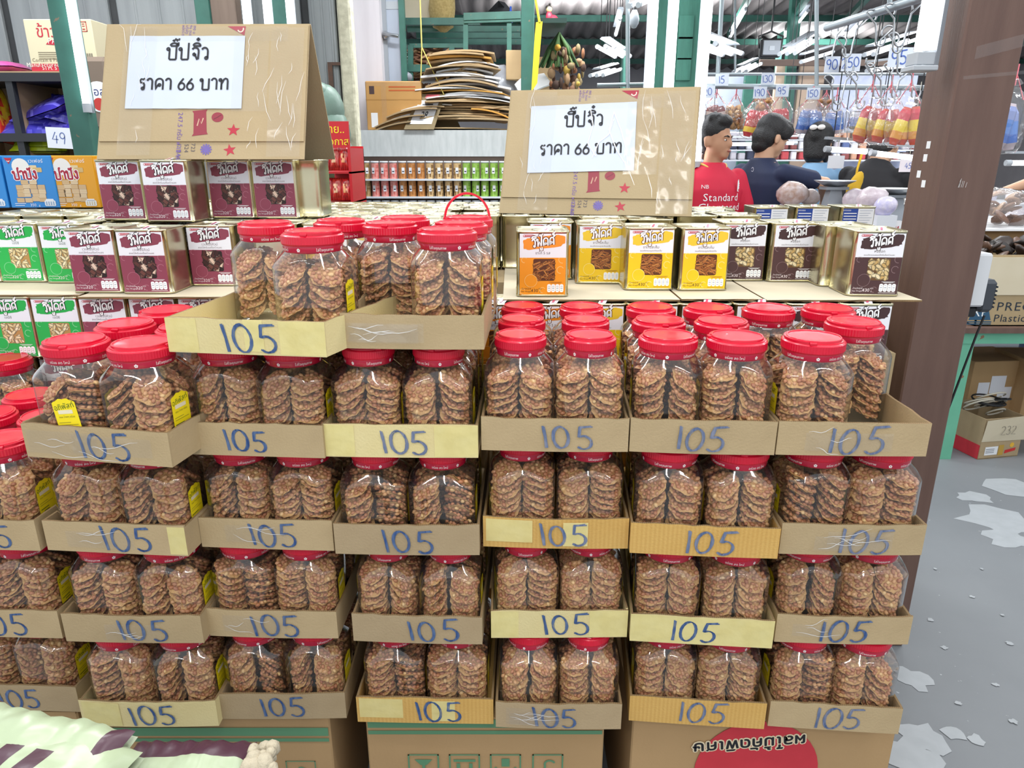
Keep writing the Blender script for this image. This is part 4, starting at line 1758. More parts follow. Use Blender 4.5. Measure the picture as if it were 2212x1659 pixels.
tent_sign((-1.004, 1.80, T1 + TH + .001), radians(-.6), .503, .318, .145, 'large brown carton price tent on the maroon tins, Thai notice, left', (.125, .69, .36, .90), 0.0, 1)
tent_sign((at_y(1078, 465, 2.07).x, 2.07, T2 + TH + .001), radians(-13), .532, .335, .15, 'large brown carton price tent on the yellow tins, right, shiny tape over notice', (.13, .69, .33, .87), -0.03, 2)

# ------------------------------------------------------------------ floor, post and what is fixed to it
material('floor_concrete', '#808488', rough=0.55, noise=(1.6, '#707478', 0.6), speck=(45, '#a8acb0', 0.72), bump=(30, 0.08))
b = MB()
b.box(-7, -4, -.1, 9, 18, 0)
struct(b.build('floor', 'floor_concrete'))
material('floor_paint', '#a9aeb2', rough=0.5, noise=(20, '#999ea2', 0.5))
rr = random.Random(3)
fl = bpy.data.objects['floor']
for (px, py, s) in ((2150, 1120, .16), (2180, 1165, .10), (2105, 1075, .07), (2185, 1050, .12), (1975, 1470, .05), (1955, 1455, .035), (1990, 1590, .07), (2060, 1585, .03), (1965, 1630, .08),
                    (2110, 1600, .025), (2040, 1400, .012), (2150, 1480, .010), (2010, 1340, .012), (2100, 1290, .009), (2180, 1390, .012), (2070, 1520, .010), (2190, 1560, .012), (2120, 1230, .008), (2020, 1230, .008), (2165, 1330, .007)):
    c = at_z(px, py, 0)
    b = MB()
    n = 14
    rad = [s * (0.5 + .5 * rr.random()) for i in range(n)]
    b.poly([(c.x + rad[i] * 1.2 * cos(2 * pi * i / n), c.y + rad[i] * sin(2 * pi * i / n)) for i in range(n)], .0006 + .00015 * len(fl.children))
    b.build('paint_fleck', 'floor_paint', fl)

material('post_wood', '#6b5248', rough=0.5, noise=(5, '#584038', 0.6), stretch=(6, 6, .6), bump=(40, 0.1))
pc = at_y(1998, 560, 1.85)
px1 = at_y(2125, 527, 1.85).x
PW = px1 - pc.x
b = MB()
b.cbox((pc.x + PW / 2, 1.85 + PW / 2, 1.75), (PW, PW, 3.5), .004)
post = struct(b.build('pillar', 'post_wood'))
post['label'] = 'brown painted square post right of the stands'
material('sticker_white', '#eceef0', rough=0.6)
for (px, py) in ((2006, 313), (1999, 341), (1985, 376), (1995, 397)):
    d = ray(px, py)
    t = pc.x / d.x
    p = d * t
    b = MB()
    b.M = TR(pc.x - .0006, p.y, EYE + p.z) @ SIDE_L
    b.rect(-.009, -.009, .009, .009, 0)
    b.build('price_sticker', 'sticker_white', post)
# clear tape left on the post front
for (a, bb) in (((2105, 128), (2212, 100)), ((2080, 172), (2212, 160))):
    p0, p1 = at_y(*a, 1.849), at_y(*bb, 1.849)
    b = MB()
    h = .028 if a[1] < 150 else .008
    b.add([p0, p1, p1 + Vector((0, 0, h)), p0 + Vector((0, 0, h))], [(0, 1, 2, 3)])
    b.build('clear_tape', 'sign_tape', post)
p0 = at_y(2068, 405, 1.849)
b = MB()
b.color('#c8c0bc')
b.M = TR(p0.x, 1.8488, p0.z) @ FRONT
rr = random.Random(8)
for i in range(7):
    x = rr.uniform(0, .02)
    b.ribbon([(x, 0), (x + .002, rr.uniform(.01, .022))], .0012, 0)
sc = b.build('scratches', 'print', post)
sc['kind'] = 'stuff'

# lamp fixed to the post's left face
material('tube_glow', '#ffffff', emit=('#f4f8ff', 5.0))
MATS['tube_glow'].cycles.emission_sampling = 'NONE'
material('black_plastic', '#17181b', rough=0.45)
material('lamp_white', '#8f959c', rough=0.4)
material('lamp_grey', '#aeb4ba', rough=0.45)


def batten(p0, p1, label, r=.013, fixture=.03, off=(0, .02, 0), group=None, tubes=1, spread=.03, wires=0):
    """fluorescent tube lamp from p0 to p1: glowing tubes with caps on a white channel"""
    p0, p1 = Vector(p0), Vector(p1)
    off = Vector(off)
    t = tag(place('fluorescent_lamp', None, None, p0), label, 'lamp', group)
    d = p1 - p0
    side = d.cross(off).normalized() * spread if off.length else Vector((spread, 0, 0))
    b = MB()
    q0, q1 = off, d + off
    dn = d.normalized()
    s = d.cross(off).normalized() * fixture * (.5 + .5 * tubes)
    o2 = off.normalized() * fixture * .6
    v = [q0 - s, q0 + s, q0 + s * .7 + o2, q0 - s * .7 + o2, q1 - s, q1 + s, q1 + s * .7 + o2, q1 - s * .7 + o2]
    b.add(v, [(0, 1, 2, 3), (7, 6, 5, 4), (0, 4, 5, 1), (1, 5, 6, 2), (2, 6, 7, 3), (3, 7, 4, 0)], False)
    b.build('channel', 'lamp_white', t)
    for k in range(tubes):
        o = side * (k - (tubes - 1) / 2) * 2 if tubes > 1 else Vector((0, 0, 0))
        b = MB()
        b.tube([o + dn * .03, o + d - dn * .03], r, 10)
        b.build('tube', 'tube_glow', t)
        b = MB()
        b.tube([o, o + dn * .032], r * 1.15, 10)
        b.tube([o + d - dn * .032, o + d], r * 1.15, 10)
        b.build('end_caps', 'lamp_grey', t)['kind'] = 'stuff'
    if wires:
        for f in (.15, .85):
            q = d * f + off
            b = MB()
            b.tube([q, Vector((q.x, q.y, wires - p0.z))], .003, 5)
            b.build('wire', 'black_plastic', t)
    return t


pa = at_y(2000, 140, 1.86)
batten((pa.x, 1.89, pa.z), (pa.x + .004, 1.89, pa.z + 1.2), 'upright tube lamp on the brown post left face', r=.017, fixture=.022, off=(.025, .0, 0))
b = MB()
b.cbox((pa.x + .004, 1.895, pa.z - .006), (.062, .06, .012), .002)
b.cbox((pa.x + .004, 1.895, pa.z + .016), (.05, .05, .034), .004)
tag(b.build('lamp_socket', 'lamp_grey'), 'grey lamp socket block at the lower end of the post lamp', 'socket')

# conduit, junction box, charger and its lead on the right of the post
material('pvc_white', '#d7dade', rough=0.4)
xr = px1
t = thing('conduit', 'white plastic conduit pipe running down right side of brown post', 'pipe', (xr + .016, 1.955, 1.18))
b = MB()
b.tube([(0, 0, .03), (0, 0, 1.6)], .0125, 12)
b.build('pipe', 'pvc_white', t)
b = MB()
b.tube([(0, 0, -.015), (0, 0, .035)], .0165, 12)
b.tube([(0, 0, .22), (0, 0, .25)], .015, 12)
b.build('coupling', 'pvc_white', t)['kind'] = 'stuff'
jb = at_y(2102, 664, 1.90)
jt = at_y(2102, 548, 1.90)
t = thing('junction_box', 'white junction box beside the brown post', 'box', (xr + .003, 1.90, jb.z))
b = MB()
b.cbox((.032, .055, (jt.z - jb.z) / 2), (.064, .10, jt.z - jb.z), .003)
b.build('housing', 'pvc_white', t)
b = MB()
b.cbox((.032, .002, (jt.z - jb.z) / 2), (.060, .004, (jt.z - jb.z) * .94), .0015)
b.build('cover', 'pvc_white', t)
material('black_plastic', '#17181b', rough=0.45)
material('grey_plastic', '#3a3f47', rough=0.45)
ad = at_y(2160, 645, 1.93)
t = thing('charger', 'dark grey plug charger hanging under the white junction box', 'charger', (xr + .062, 1.93, ad.z))
b = MB()
b.cbox((.018, 0, .01), (.042, .05, .09), .01)
b.build('charger_body', 'grey_plastic', t)
for i in range(6):
    b = MB()
    b.cbox((.040, 0, -.02 + i * .011), (.003, .04, .005), .001)
    b.build('grip_rib', 'grey_plastic', t)
b = MB()
b.cbox((-.018, 0, -.035), (.035, .03, .028), .004)
b.build('plug', 'black_plastic', t)
b = MB()
pts = [at_y(x, y, 1.86 + .02) for x, y in ((2152, 690), (2135, 730), (2108, 800), (2085, 860), (2062, 920), (2045, 960), (2035, 1010), (2016, 1080), (2000, 1150))]
b.tube([(p.x, 1.93, p.z) for p in pts], .0032, 6)
tag(b.build('charger_lead', 'black_plastic'), 'thin black lead hanging from the charger along the post', 'cable')

# ------------------------------------------------------------------ cartons under the brittle stand
material('green_ink', '#5a8a68', rough=0.7)
material('red_print', '#c6333f', rough=0.6, noise=(30, '#b52a36', 0.4))
material('carton', '#b1926a', noise=(5, '#9d7f59', 0.4), rough=0.85, spec=0.2, bump=(160, 0.06))
material('cream_ink', '#e6d6b4', rough=0.7)


def under_carton(xl, xr_, Y, z1, lab, depth=.40):
    A, B = at_y(xl, 1600, Y), at_y(xr_, 1600, Y)
    t = thing('carton', lab, 'box', (A.x, Y, 0), 0, 'cartons under the brittle stand')
    w = B.x - A.x
    rr = random.Random(int(xl))
    b = MB()
    b.cbox((w / 2, depth / 2, z1 / 2), (w, depth, z1), .003)
    b.build('box_body', 'carton', t)
    b = MB()
    b.box(.002, -.0015, z1 - .004, w - .002, depth / 2, z1 + .001)
    b.build('top_flap', 'carton', t)
    return t, w, z1


t, w, h = under_carton(205, 716, 1.125, .405, 'brown carton with green double line, under the left trays')
for (a, bb) in ((-.046, -.026), (-.060, -.052)):
    b = MB()
    b.M = TR(0, -.0022, h) @ FRONT
    b.rect(.004, a, w - .004, bb, 0)
    b.build('printed_line', 'green_ink', t)
b = MB()
b.M = TR(w * .86, -.0020, h - .155) @ FRONT
for r in ((-.03, 0, .03, .002), (-.03, .044, .03, .046), (-.03, 0, -.028, .046), (.028, 0, .03, .046)):
    b.rect(*r)
b.ribbon(arc(0, .018, .010, .012, 200, 480, 8), .003)
b.build('handling_mark', 'green_ink', t)
t, w, h = under_carton(793, 1304, 1.125, .403, 'brown carton with green handling symbols, under the middle trays')
for (a, bb) in ((-.024, -.004), (-.040, -.031)):
    b = MB()
    b.M = TR(0, -.0022, h) @ FRONT
    b.rect(.004, a, w - .004, bb, 0)
    b.build('printed_line', 'green_ink', t)
for i, f in enumerate((.235, .41, .585, .765)):
    b = MB()
    b.M = TR(w * f, -.0022, h - .165) @ FRONT
    for r in ((-.031, 0, .031, .003), (-.031, .072, .031, .075), (-.031, 0, -.028, .075), (.028, 0, .031, .075)):
        b.rect(*r)
    if i == 0:
        b.poly([(-.018, .062), (.018, .062), (.006, .048), (-.006, .048)])
        b.rect(-.003, .012, .003, .048)
        b.rect(-.014, .009, .014, .014)
    elif i == 1:
        b.rect(-.022, .056, .022, .062)
        b.rect(-.016, .012, -.009, .052)
        b.rect(.009, .012, .016, .052)
    elif i == 2:
        b.rect(-.008, .044, .008, .064)
        b.ribbon(arc(0, .05, .022, .022, 200, 340, 8), .004)
        b.ribbon(arc(0, .03, .022, .018, 200, 340, 8), .004)
    else:
        b.ribbon(arc(.004, .050, .010, .009, 20, 200, 8) + [(-.006, .02)], .004)
        b.ribbon(arc(0, .016, .018, .014, 0, 180, 8), .004)
    b.build('handling_mark', 'green_ink', t)
t, w, h = under_carton(1364, 1932, 1.13, .405, 'brown carton with a red disc and upside-down lettering, under the right trays')
cxx = at_y(1640, 1600, 1.13).x - at_y(1364, 1600, 1.13).x
b = MB()
b.M = TR(cxx, -.0022, h - .120) @ FRONT
b.disc(0, -.02, .125, 0, 40)
b.build('printed_disc', 'red_print', t)
b = MB()
b.M = TR(cxx - .022, -.0026, h - .058) @ FRONT
for i in range(8):
    b.text('ผลไม้คัดพิเศษ', .0035 * cos(i * pi / 4), .0035 * sin(i * pi / 4), .036, .00005 * i, rot=pi + .1, sx=1.1)
b.build('lettering_outline', 'cream_ink', t)['kind'] = 'stuff'
b = MB()
b.M = TR(cxx - .022, -.0034, h - .058) @ FRONT
for i in range(4):
    b.text('ผลไม้คัดพิเศษ', .0008 * cos(i * pi / 2), .0008 * sin(i * pi / 2), .036, .00005 * i, rot=pi + .1, sx=1.1)
b.build('lettering', 'ink', t)['kind'] = 'stuff'
t, w, h = under_carton(-260, 180, 1.14, .402, 'plain brown carton under the leftmost trays')
# the dark gap fillers: cartons of the second rank behind
for (x0, x1) in ((-1.25, -.35), (-.33, .18), (.2, .62)):
    b = MB()
    b.box(x0, 1.55, 0, x1, 1.64, .40)
    tag(b.build('packing_carton', 'carton'), 'plain carton standing behind the bottom cartons, in shadow', 'box', 'cartons behind the bottom ones')

# ------------------------------------------------------------------ pale green bags close to the camera
material('mint_bag', attr=True, rough=0.28, spec=0.5, bump=(22, 0.12))


def pouch_at(bl, br, z, l, h, seed, patches, lab, pic=False, tilt=0.0):
    """soft filled bag lying flat, its far edge running from pixel bl to br on level z; bulged and puckered towards the seams"""
    A, B = at_z(*bl, z), at_z(*br, z)
    w = (B - A).length
    rr = random.Random(seed)
    nx, ny = 40, 34
    V, F, C = [], [], []
    for j in range(ny + 1):
        for i in range(nx + 1):
            u, v = i / nx, j / ny
            e = max(0, (1 - abs(2 * u - 1) ** 4) * (1 - abs(2 * v - 1) ** 4))
            zz = h * e ** .5 + (.006 * mnoise.noise((u * 5 + seed, v * 5, 1.7)) + .003 * mnoise.noise((u * 14, v * 9 + seed, 4.2))) * min(1, e * 4)
            zz += .0025 * sin(u * 46 + seed) * max(0, 1 - 9 * min(v, 1 - v))
            V.append((w * u + .003 * mnoise.noise((v * 6, seed, 0)), l * (v - 1) + .004 * mnoise.noise((u * 5, seed, 3)), zz))
    for j in range(ny):
        for i in range(nx):
            u, v = (i + .5) / nx, (j + .5) / ny
            c = '#a9b797'
            for (u0, u1, v0, v1) in patches:
                if u0 < u < u1 and v0 < v < v1:
                    c = '#4c2f3c'
            if pic and v < .72 and c == '#a9b797':
                c = rr.choice(['#c9c294', '#a9b56a', '#d6cfa8', '#93a055', '#b8ae82', '#dcd6b8'])
            k = j * (nx + 1) + i
            F.append((k, k + 1, k + nx + 2, k + nx + 1))
            C.append(srgb(c))
    b = MB()
    b.smooth = True
    b.add(V, F)
    b.c = C
    n0 = len(V)
    b.color('#a3b092')
    b.add([(0, -l, -.012), (w, -l, -.012), (w, 0, -.012), (0, 0, -.012)], [(3, 2, 1, 0)], False)
    o = b.build('snack_bag', 'mint_bag', None, A, (tilt, 0, atan2(B.y - A.y, B.x - A.x)))
    return tag(o, lab, 'bag', 'pale green snack bags')


material('table_white', '#b9b3a8', rough=0.6)
t = thing('display_table', 'small table under the green bags at the lower left corner', 'table', (-.52, .52, 0))
b = MB()
b.box(-.42, -.35, .66, .24, .11, .685)
b.build('tabletop', 'table_white', t)
for (x, y) in ((-.38, -.3), (.2, -.3), (-.38, .07), (.2, .07)):
    b = MB()
    b.box(x - .02, y - .02, 0, x + .02, y + .02, .66)
    b.build('leg', 'stand_wood', t)
pouch_at((-150, 1528), (308, 1622), .775, .26, .035, 3, [(.55, .62, .55, .86), (.68, .76, .70, .84)], 'pale green snack bag in front, two dark purple marks on it', tilt=.10)
pouch_at((-40, 1512), (292, 1578), .790, .24, .018, 8, [(.0, .14, .7, 1.0), (.90, 1.0, .6, 1.0)], 'pale green snack bag behind the front one, purple corners', tilt=.20)
pouch_at((296, 1602), (556, 1604), .735, .22, .022, 5, [(0, 1.0, .86, 1.0)], 'green snack bag with a long purple top seal and corn picture', True, tilt=.16)
b = MB()
b.smooth = True
rr = random.Random(9)
for i in range(16):
    b.ball((rr.uniform(-.014, .014), rr.uniform(-.02, .02), rr.uniform(0, .02)), (rr.uniform(.006, .011),) * 3, 7, 5)
material('cotton', '#b3a993', rough=0.9, bump=(120, .5))
p = at_y(578, 1645, .635)
tag(b.build('crumpled_tissue', 'cotton', None, p), 'crumpled cream tissue at the end of the purple seal', 'tissue')

# ------------------------------------------------------------------ right side: steel table, cartons, box of cables
material('green_steel', '#3a6e62', rough=0.45, noise=(9, '#2a5449', 0.6), speck=(26, '#7a6a58', 0.70))
material('green_steel_light', '#6fb99a', rough=0.45, noise=(9, '#5aa486', 0.5), speck=(20, '#8a6a50', 0.70))
TB = at_z(2034, 992, 0)
tt = thing('steel_table', 'table with pale green steel frame and dark board, right of the post', 'table', (TB.x, TB.y, 0))
b = MB()
b.box(-.02, 0, 0, .045, .05, .64)
b.build('leg', 'green_steel_light', tt)
b = MB()
b.box(1.4, 0, 0, 1.46, .05, .64)
b.build('leg', 'green_steel_light', tt)
b = MB()
b.box(-.02, .9, 0, .045, .95, .64)
b.build('leg', 'green_steel_light', tt)
b = MB()
b.box(-.04, -.005, .60, 1.5, .045, .655)
b.build('front_rail', 'green_steel_light', tt)
b = MB()
b.box(-.04, .05, .60, .0, .95, .655)
b.build('side_rail', 'green_steel_light', tt)
b = MB()
b.box(-.03, -.03, .656, 1.6, 1.0, .682)
b.build('tabletop', 'post_wood', tt)
# big carton on it
cz = .682
t = thing('carton', 'open brown carton with black printed lettering on the green steel table', 'box', (TB.x + .035, TB.y + .01, cz))
b = MB()
for (x0, y0, x1, y1) in ((0, 0, .8, .006), (0, .494, .8, .5), (0, 0, .006, .5), (.794, 0, .8, .5)):
    b.box(x0, y0, 0, x1, y1, .335)
b.box(0, 0, 0, .8, .5, .006)
b.build('box_body', 'kraft', t)
b = MB()
b.box(0, -.006, .15, .8, -.001, .325)
b.build('front_flap', 'sheet_card', t)
material('black_print', '#1d2a38', rough=0.6)
b = MB()
b.M = TR(0, -.0008, 0) @ FRONT
b.text('PRECISION PLASTIC', .085, .075, .058, 0, 'l', sx=1.15)
b.text('Plastic Packaging', .082, .022, .050, 0, 'l', sx=1.1)
b.build('lettering', 'black_print', t)['kind'] = 'stuff'
b = MB()
b.M = TR(.015, -.0012, 0) @ FRONT
b.color('#2c5572').poly([(-.05, .030), (.055, .030), (.02, .125), (-.03, .125)], 0)
for q in (.008, .018):
    b.rect(-.055, q, .06, q + .006, 0)
b.color('#e9eef0').text('RP', .0, .048, .062, .0006)
b.build('printed_emblem', 'print', t)
# dried goods
material('dried_dark', attr=True, rough=0.45)
b = MB()
rr = random.Random(12)
b.smooth = True
for i in range(60):
    b.color(rr.choice(['#2a1c14', '#3a281c', '#17110d', '#5a4030', '#1f1712']))
    R = Euler((rr.uniform(-.8, .8), rr.uniform(-.8, .8), rr.uniform(0, 6))).to_matrix()
    b.ball((rr.uniform(.04, .75), rr.uniform(.05, .42), .30 + rr.uniform(.0, .07)), (rr.uniform(.04, .07), rr.uniform(.03, .05), .012), 8, 5, R)
o = b.build('dried_mushrooms', 'dried_dark', None, (TB.x + .035, TB.y + .01, cz))
tag(o, 'heap of dark dried mushrooms filling the printed carton', 'dried food', kind='stuff')
b = MB()
b.box(-.05, .55, .39, 1.0, 1.2, .40)
o = b.build('white_board', 'sticker_white', None, (TB.x, TB.y, cz))
tag(o, 'white tray board behind the printed carton holding bagged dried food', 'tray')
b = MB()
b.box(0, .6, 0, .9, 1.1, .385)
tag(b.build('packing_carton', 'carton', None, (TB.x, TB.y + 0.0, cz)), 'carton under the white tray board, behind the printed carton', 'box')
b = MB()
b.smooth = True
for i in range(46):
    b.color(rr.choice(['#8a6248', '#a57a58', '#6d4733', '#c09a78', '#7a5440']))
    R = Euler((rr.uniform(-.8, .8), rr.uniform(-.8, .8), rr.uniform(0, 6))).to_matrix()
    b.ball((rr.uniform(.08, .7), rr.uniform(.62, .95), .42 + rr.uniform(0, .14)), (rr.uniform(.03, .06), rr.uniform(.03, .05), .012), 8, 5, R)
o = b.build('dried_slices', 'dried_dark', None, (TB.x, TB.y, cz))
tag(o, 'brown dried slices inside the clear bag on the white tray board', 'dried food', kind='stuff')
clear_film('bag_film', gloss=0.05, rough=0.10, body=0.07, boost=1.5, bump=(24, 0.8))
clear_film('bag_film_white', gloss=0.05, rough=0.15, body=0.45, body_col='#f4f4f8', boost=1.3, bump=(24, 0.8))
b = MB()
b.smooth = True
b.ball((.4, .78, .48), (.46, .24, .13), 18, 10)
tag(b.build('plastic_bag', 'bag_film', None, (TB.x, TB.y, cz)), 'clear plastic bag of dried slices on the white tray board', 'bag')
# box of cables on the floor
A, B = at_z(2112, 993, 0), at_z(2197, 985, 0)
yaw = atan2(B.y - A.y, B.x - A.x)
w = (B - A).length
t = thing('cable_box', 'torn carton on the floor full of old cables, under the green table', 'box', A, yaw)
H = .215
b = MB()
b.box(0, 0, 0, w, .28, .006)
b.build('base', 'kraft', t)
b = MB()
b.box(0, 0, 0, w, .005, H)
b.build('front_panel', 'kraft_grey', t)
b = MB()
b.box(0, .275, 0, w, .28, H)
b.build('back_panel', 'kraft_grey', t)
b = MB()
b.box(0, .005, 0, .005, .275, H)
b.build('side_panel', 'kraft_grey', t)
b = MB()
b.box(w - .005, .005, 0, w, .275, H)
b.build('side_panel', 'kraft_grey', t)
b = MB()
b.box(-.003, .004, .002, -.0005, .275, .075)
b.build('red_print', 'red_print', t)
b = MB()
b.add([(-.005, -.004, H * .45), (w + .02, -.004, H * .42), (w + .04, -.03, H + .02), (-.01, -.02, H)], [(0, 1, 2, 3), (3, 2, 1, 0)])
b.build('loose_flap', 'sheet_card', t)
b = MB()
b.M = TR(0, -.001, 0) @ FRONT
b.color('#e6e8ea').rect(.03, .02, .105, .065, 0)
b.color('#6a6e78')
for i in range(3):
    b.rect(.035, .05 - i * .009, .085, .053 - i * .009, .0004)
b.color('#b9953f').rect(.11, .015, .14, .07, 0)
b.color('#c62a2a').poly([(.148, .022), (.21, .034), (.212, .05), (.15, .040)], 0)
b.color('#e2b23a').disc(.185, .066, .013, 0, 10)
b.build('box_label', 'print', t)
b = MB()
b.M = Matrix(((1, 0, 0, 0), (0, -.35, -1, -.0305), (0, 1, -.35, 0), (0, 0, 0, 1)))
b.M = TR(0, -.019, 0) @ FRONT
b.color('#8a8274')
pen_text(b, '232', w * .55, H * .62, .045, .003)
b.build('faint_number', 'print', t)
material('cable_white', '#c9c3b4', rough=0.5)
for i in range(9):
    b = MB()
    r = rr.uniform(.04, .075)
    cx, cy, cz2 = w * rr.uniform(.3, .75), rr.uniform(.09, .2), H - .02 + rr.uniform(0, .08)
    tl = rr.uniform(-.9, .5)
    b.tube([(cx + r * cos(a), cy + r * sin(a) * cos(tl), cz2 + r * sin(a) * sin(tl)) for a in [2 * pi * k / 18 * .97 for k in range(19)]], .0045, 6)
    o = b.build('cable_coil', 'cable_white' if i % 2 == 0 else 'black_plastic', None, A, (0, 0, yaw))
    tag(o, ('pale' if i % 2 == 0 else 'black') + ' looped cable lying in the torn carton on the floor', 'cable', ('pale' if i % 2 == 0 else 'black') + ' cable coils in the carton')
# cartons stored under the table
for (px, py, w_, d_, h_, rz, lab) in ((2105, 950, .34, .3, .40, .1, 'brown carton with white papers stuck on it, under the green table'), (2080, 915, .22, .25, .30, -.1, 'brown carton in the shade under the green table, behind its leg'),
                                      (2225, 960, .3, .3, .42, 0, 'brown carton at the right edge under the green table')):
    c = at_z(px, py, 0)
    t = thing('carton', lab, 'box', (c.x, c.y + .12, 0), rz, 'cartons under the green table')
    b = MB()
    b.cbox((w_ / 2, d_ / 2, h_ / 2), (w_, d_, h_), .003)
    b.build('box_body', 'carton', t)
    b = MB()
    b.M = TR(0, -.0008, 0) @ FRONT
    b.color('#dfe2ea')
    for k in range(3):
        x, y = rr.uniform(.02, w_ - .12), rr.uniform(.12, h_ - .12)
        b.rect(x, y, x + rr.uniform(.06, .1), y + rr.uniform(.05, .1), .0003 * k)
    b.build('paper_slips', 'print', t)

# ------------------------------------------------------------------ left background: panelled wall, posts, lamps, shelf
material('wall_panel', '#a3a8aa', rough=0.55, noise=(3, '#8a8f92', 0.7), stretch=(8, 8, .5), bump=(30, .1))
material('panel_dark', '#4a4c4e', rough=0.6, noise=(6, '#3a3b3c', 0.6))
material('white_wall', '#d8d3d8', rough=0.75, noise=(2.2, '#bcb6bb', 0.6), stretch=(4, 4, .5))
material('plaster_edge', '#dcd8bf', rough=0.85, noise=(30, '#a9a48c', 0.6), bump=(40, .5))
material('door_grey', '#aab3c2', rough=0.4, noise=(3, '#98a1b0', 0.5))
material('steel', '#b4b8bc', rough=0.3, metal=0.9)
YW = 4.2


def xz(px, py, Y):
    p = at_y(px, py, Y)
    return p.x, p.z


wl = xz(-160, 0, YW)[0]
wr = xz(742, 150, YW)[0]
b = MB()
b.box(wl, YW + .02, 0, wr, YW + .10, 3.4)
W0 = struct(b.build('wall_back', 'panel_dark'))
edges = [wl, xz(18, 60, YW)[0], xz(250, 60, YW)[0], xz(452, 60, YW)[0], xz(660, 60, YW)[0], wr]
for i in range(5):
    b = MB()
    b.cbox(((edges[i] + edges[i + 1]) / 2, YW + .008, 1.7), (edges[i + 1] - edges[i] - .045, .03, 3.4), .006)
    b.build('panel', 'wall_panel', W0)
    for k in range(3):
        x = edges[i] + (edges[i + 1] - edges[i]) * (.25 + .25 * k)
        b = MB()
        b.cbox((x, YW - .004, 1.7), (.018, .014, 3.4), .005)
        b.build('panel_rib', 'wall_panel', W0)
b = MB()
b.cbox((wr + .03, YW, 1.7), (.07, .10, 3.4), .01)
struct(b.build('trim_1', 'plaster_edge'))
# rusty door hook on the panel
material('rust', '#5a463c', rough=0.7, noise=(40, '#7c4f38', 0.5))
p = at_y(714, 150, YW - .02)
b = MB()
b.box(-.012, -.012, -.09, .012, 0, .02)
b.box(-.012, -.012, .02, .07, 0, .035)
tag(b.build('door_hook', 'rust', None, p), 'rusty hasp on the grey panel wall beside the white wall', 'hook')


def green_post(name, px, py, Y, w, d, z0, z1, lab, m='green_steel'):
    p = at_y(px, py, Y)
    b = MB()
    b.cbox((0, d / 2, (z1 - z0) / 2), (w, d, z1 - z0), .004)
    o = b.build(name, m, None, (p.x, Y, z0))
    return tag(o, lab, 'post', 'steel and wood posts')


green_post('steel_post', 150, 150, 2.95, .085, .06, 0, 3.0, 'green steel post at the far left, tube lamp beside it')
a0, a1 = at_y(190, 243, 2.93), at_y(152, -60, 2.93)
batten((a0.x, 2.93, a0.z), (a0.x + .002, 2.93, a0.z + .95), 'upright tube lamp on the left green post', r=.014, fixture=.02, off=(-.012, .03, 0), group='upright tube lamps')
green_post('steel_post', 437, 20, 3.9, .075, .06, 0, 3.4, 'green steel post behind the left sign')
material('brown_post', '#6b5a4e', rough=0.6, noise=(6, '#55463c', 0.6), stretch=(5, 5, .5))
green_post('wooden_post', 482, 20, 3.8, .12, .08, 0, 3.4, 'brown wooden post behind the left sign', 'brown_post')
green_post('steel_post', 600, 20, 3.85, .09, .06, 0, 3.4, 'green steel post between the lamps behind the left sign')
for i, px in enumerate((533, 578, 627)):
    q = at_y(px, 47, 3.7)
    batten((q.x, 3.7, q.z - .18), (q.x, 3.7, q.z + .9), 'upright tube lamp behind the left sign, %s of three' % ordinal(i), r=.015, fixture=.02, off=(.0, .03, 0), group='upright tube lamps')

# black framed shelf with goods
material('black_frame', '#2c2e33', rough=0.5)
material('ply', '#b69a78', rough=0.7, noise=(5, '#9a7d5c', 0.5), stretch=(1, 1, 6))
SY = 3.35
sx0, sz1 = xz(-150, 157, SY)
sx1, sz0 = xz(232, 288, SY)
szb = sz0 - .32
t = thing('shelf_unit', 'black framed shelf with wooden back at the far left', 'shelf', (sx0, SY, 0))
SW = sx1 - sx0
xm = xz(15, 200, SY)[0] - sx0
for (x, nm) in ((0, 'upright'), (xm, 'upright'), (SW - .03, 'upright')):
    b = MB()
    b.box(x, 0, 0, x + .03, .03, sz1)
    b.build(nm, 'black_frame', t)
for z in (sz1 - .035, sz0 - .035, szb):
    b = MB()
    b.box(0, -.004, z, SW, .34, z + .035)
    b.build('shelf_board', 'black_frame', t)
b = MB()
b.box(0, .345, 0, SW, .36, sz1)
b.build('back_board', 'ply', t)
for x in (0, xm, SW - .03):
    b = MB()
    b.box(x + .008, .03, 0, x + .022, .345, sz1 - .035)
    b.build('side_board', 'ply', t)
b = MB()
b.box(0, .0, sz1, SW, .36, sz1 + .006)
b.build('top_board', 'ply', t)


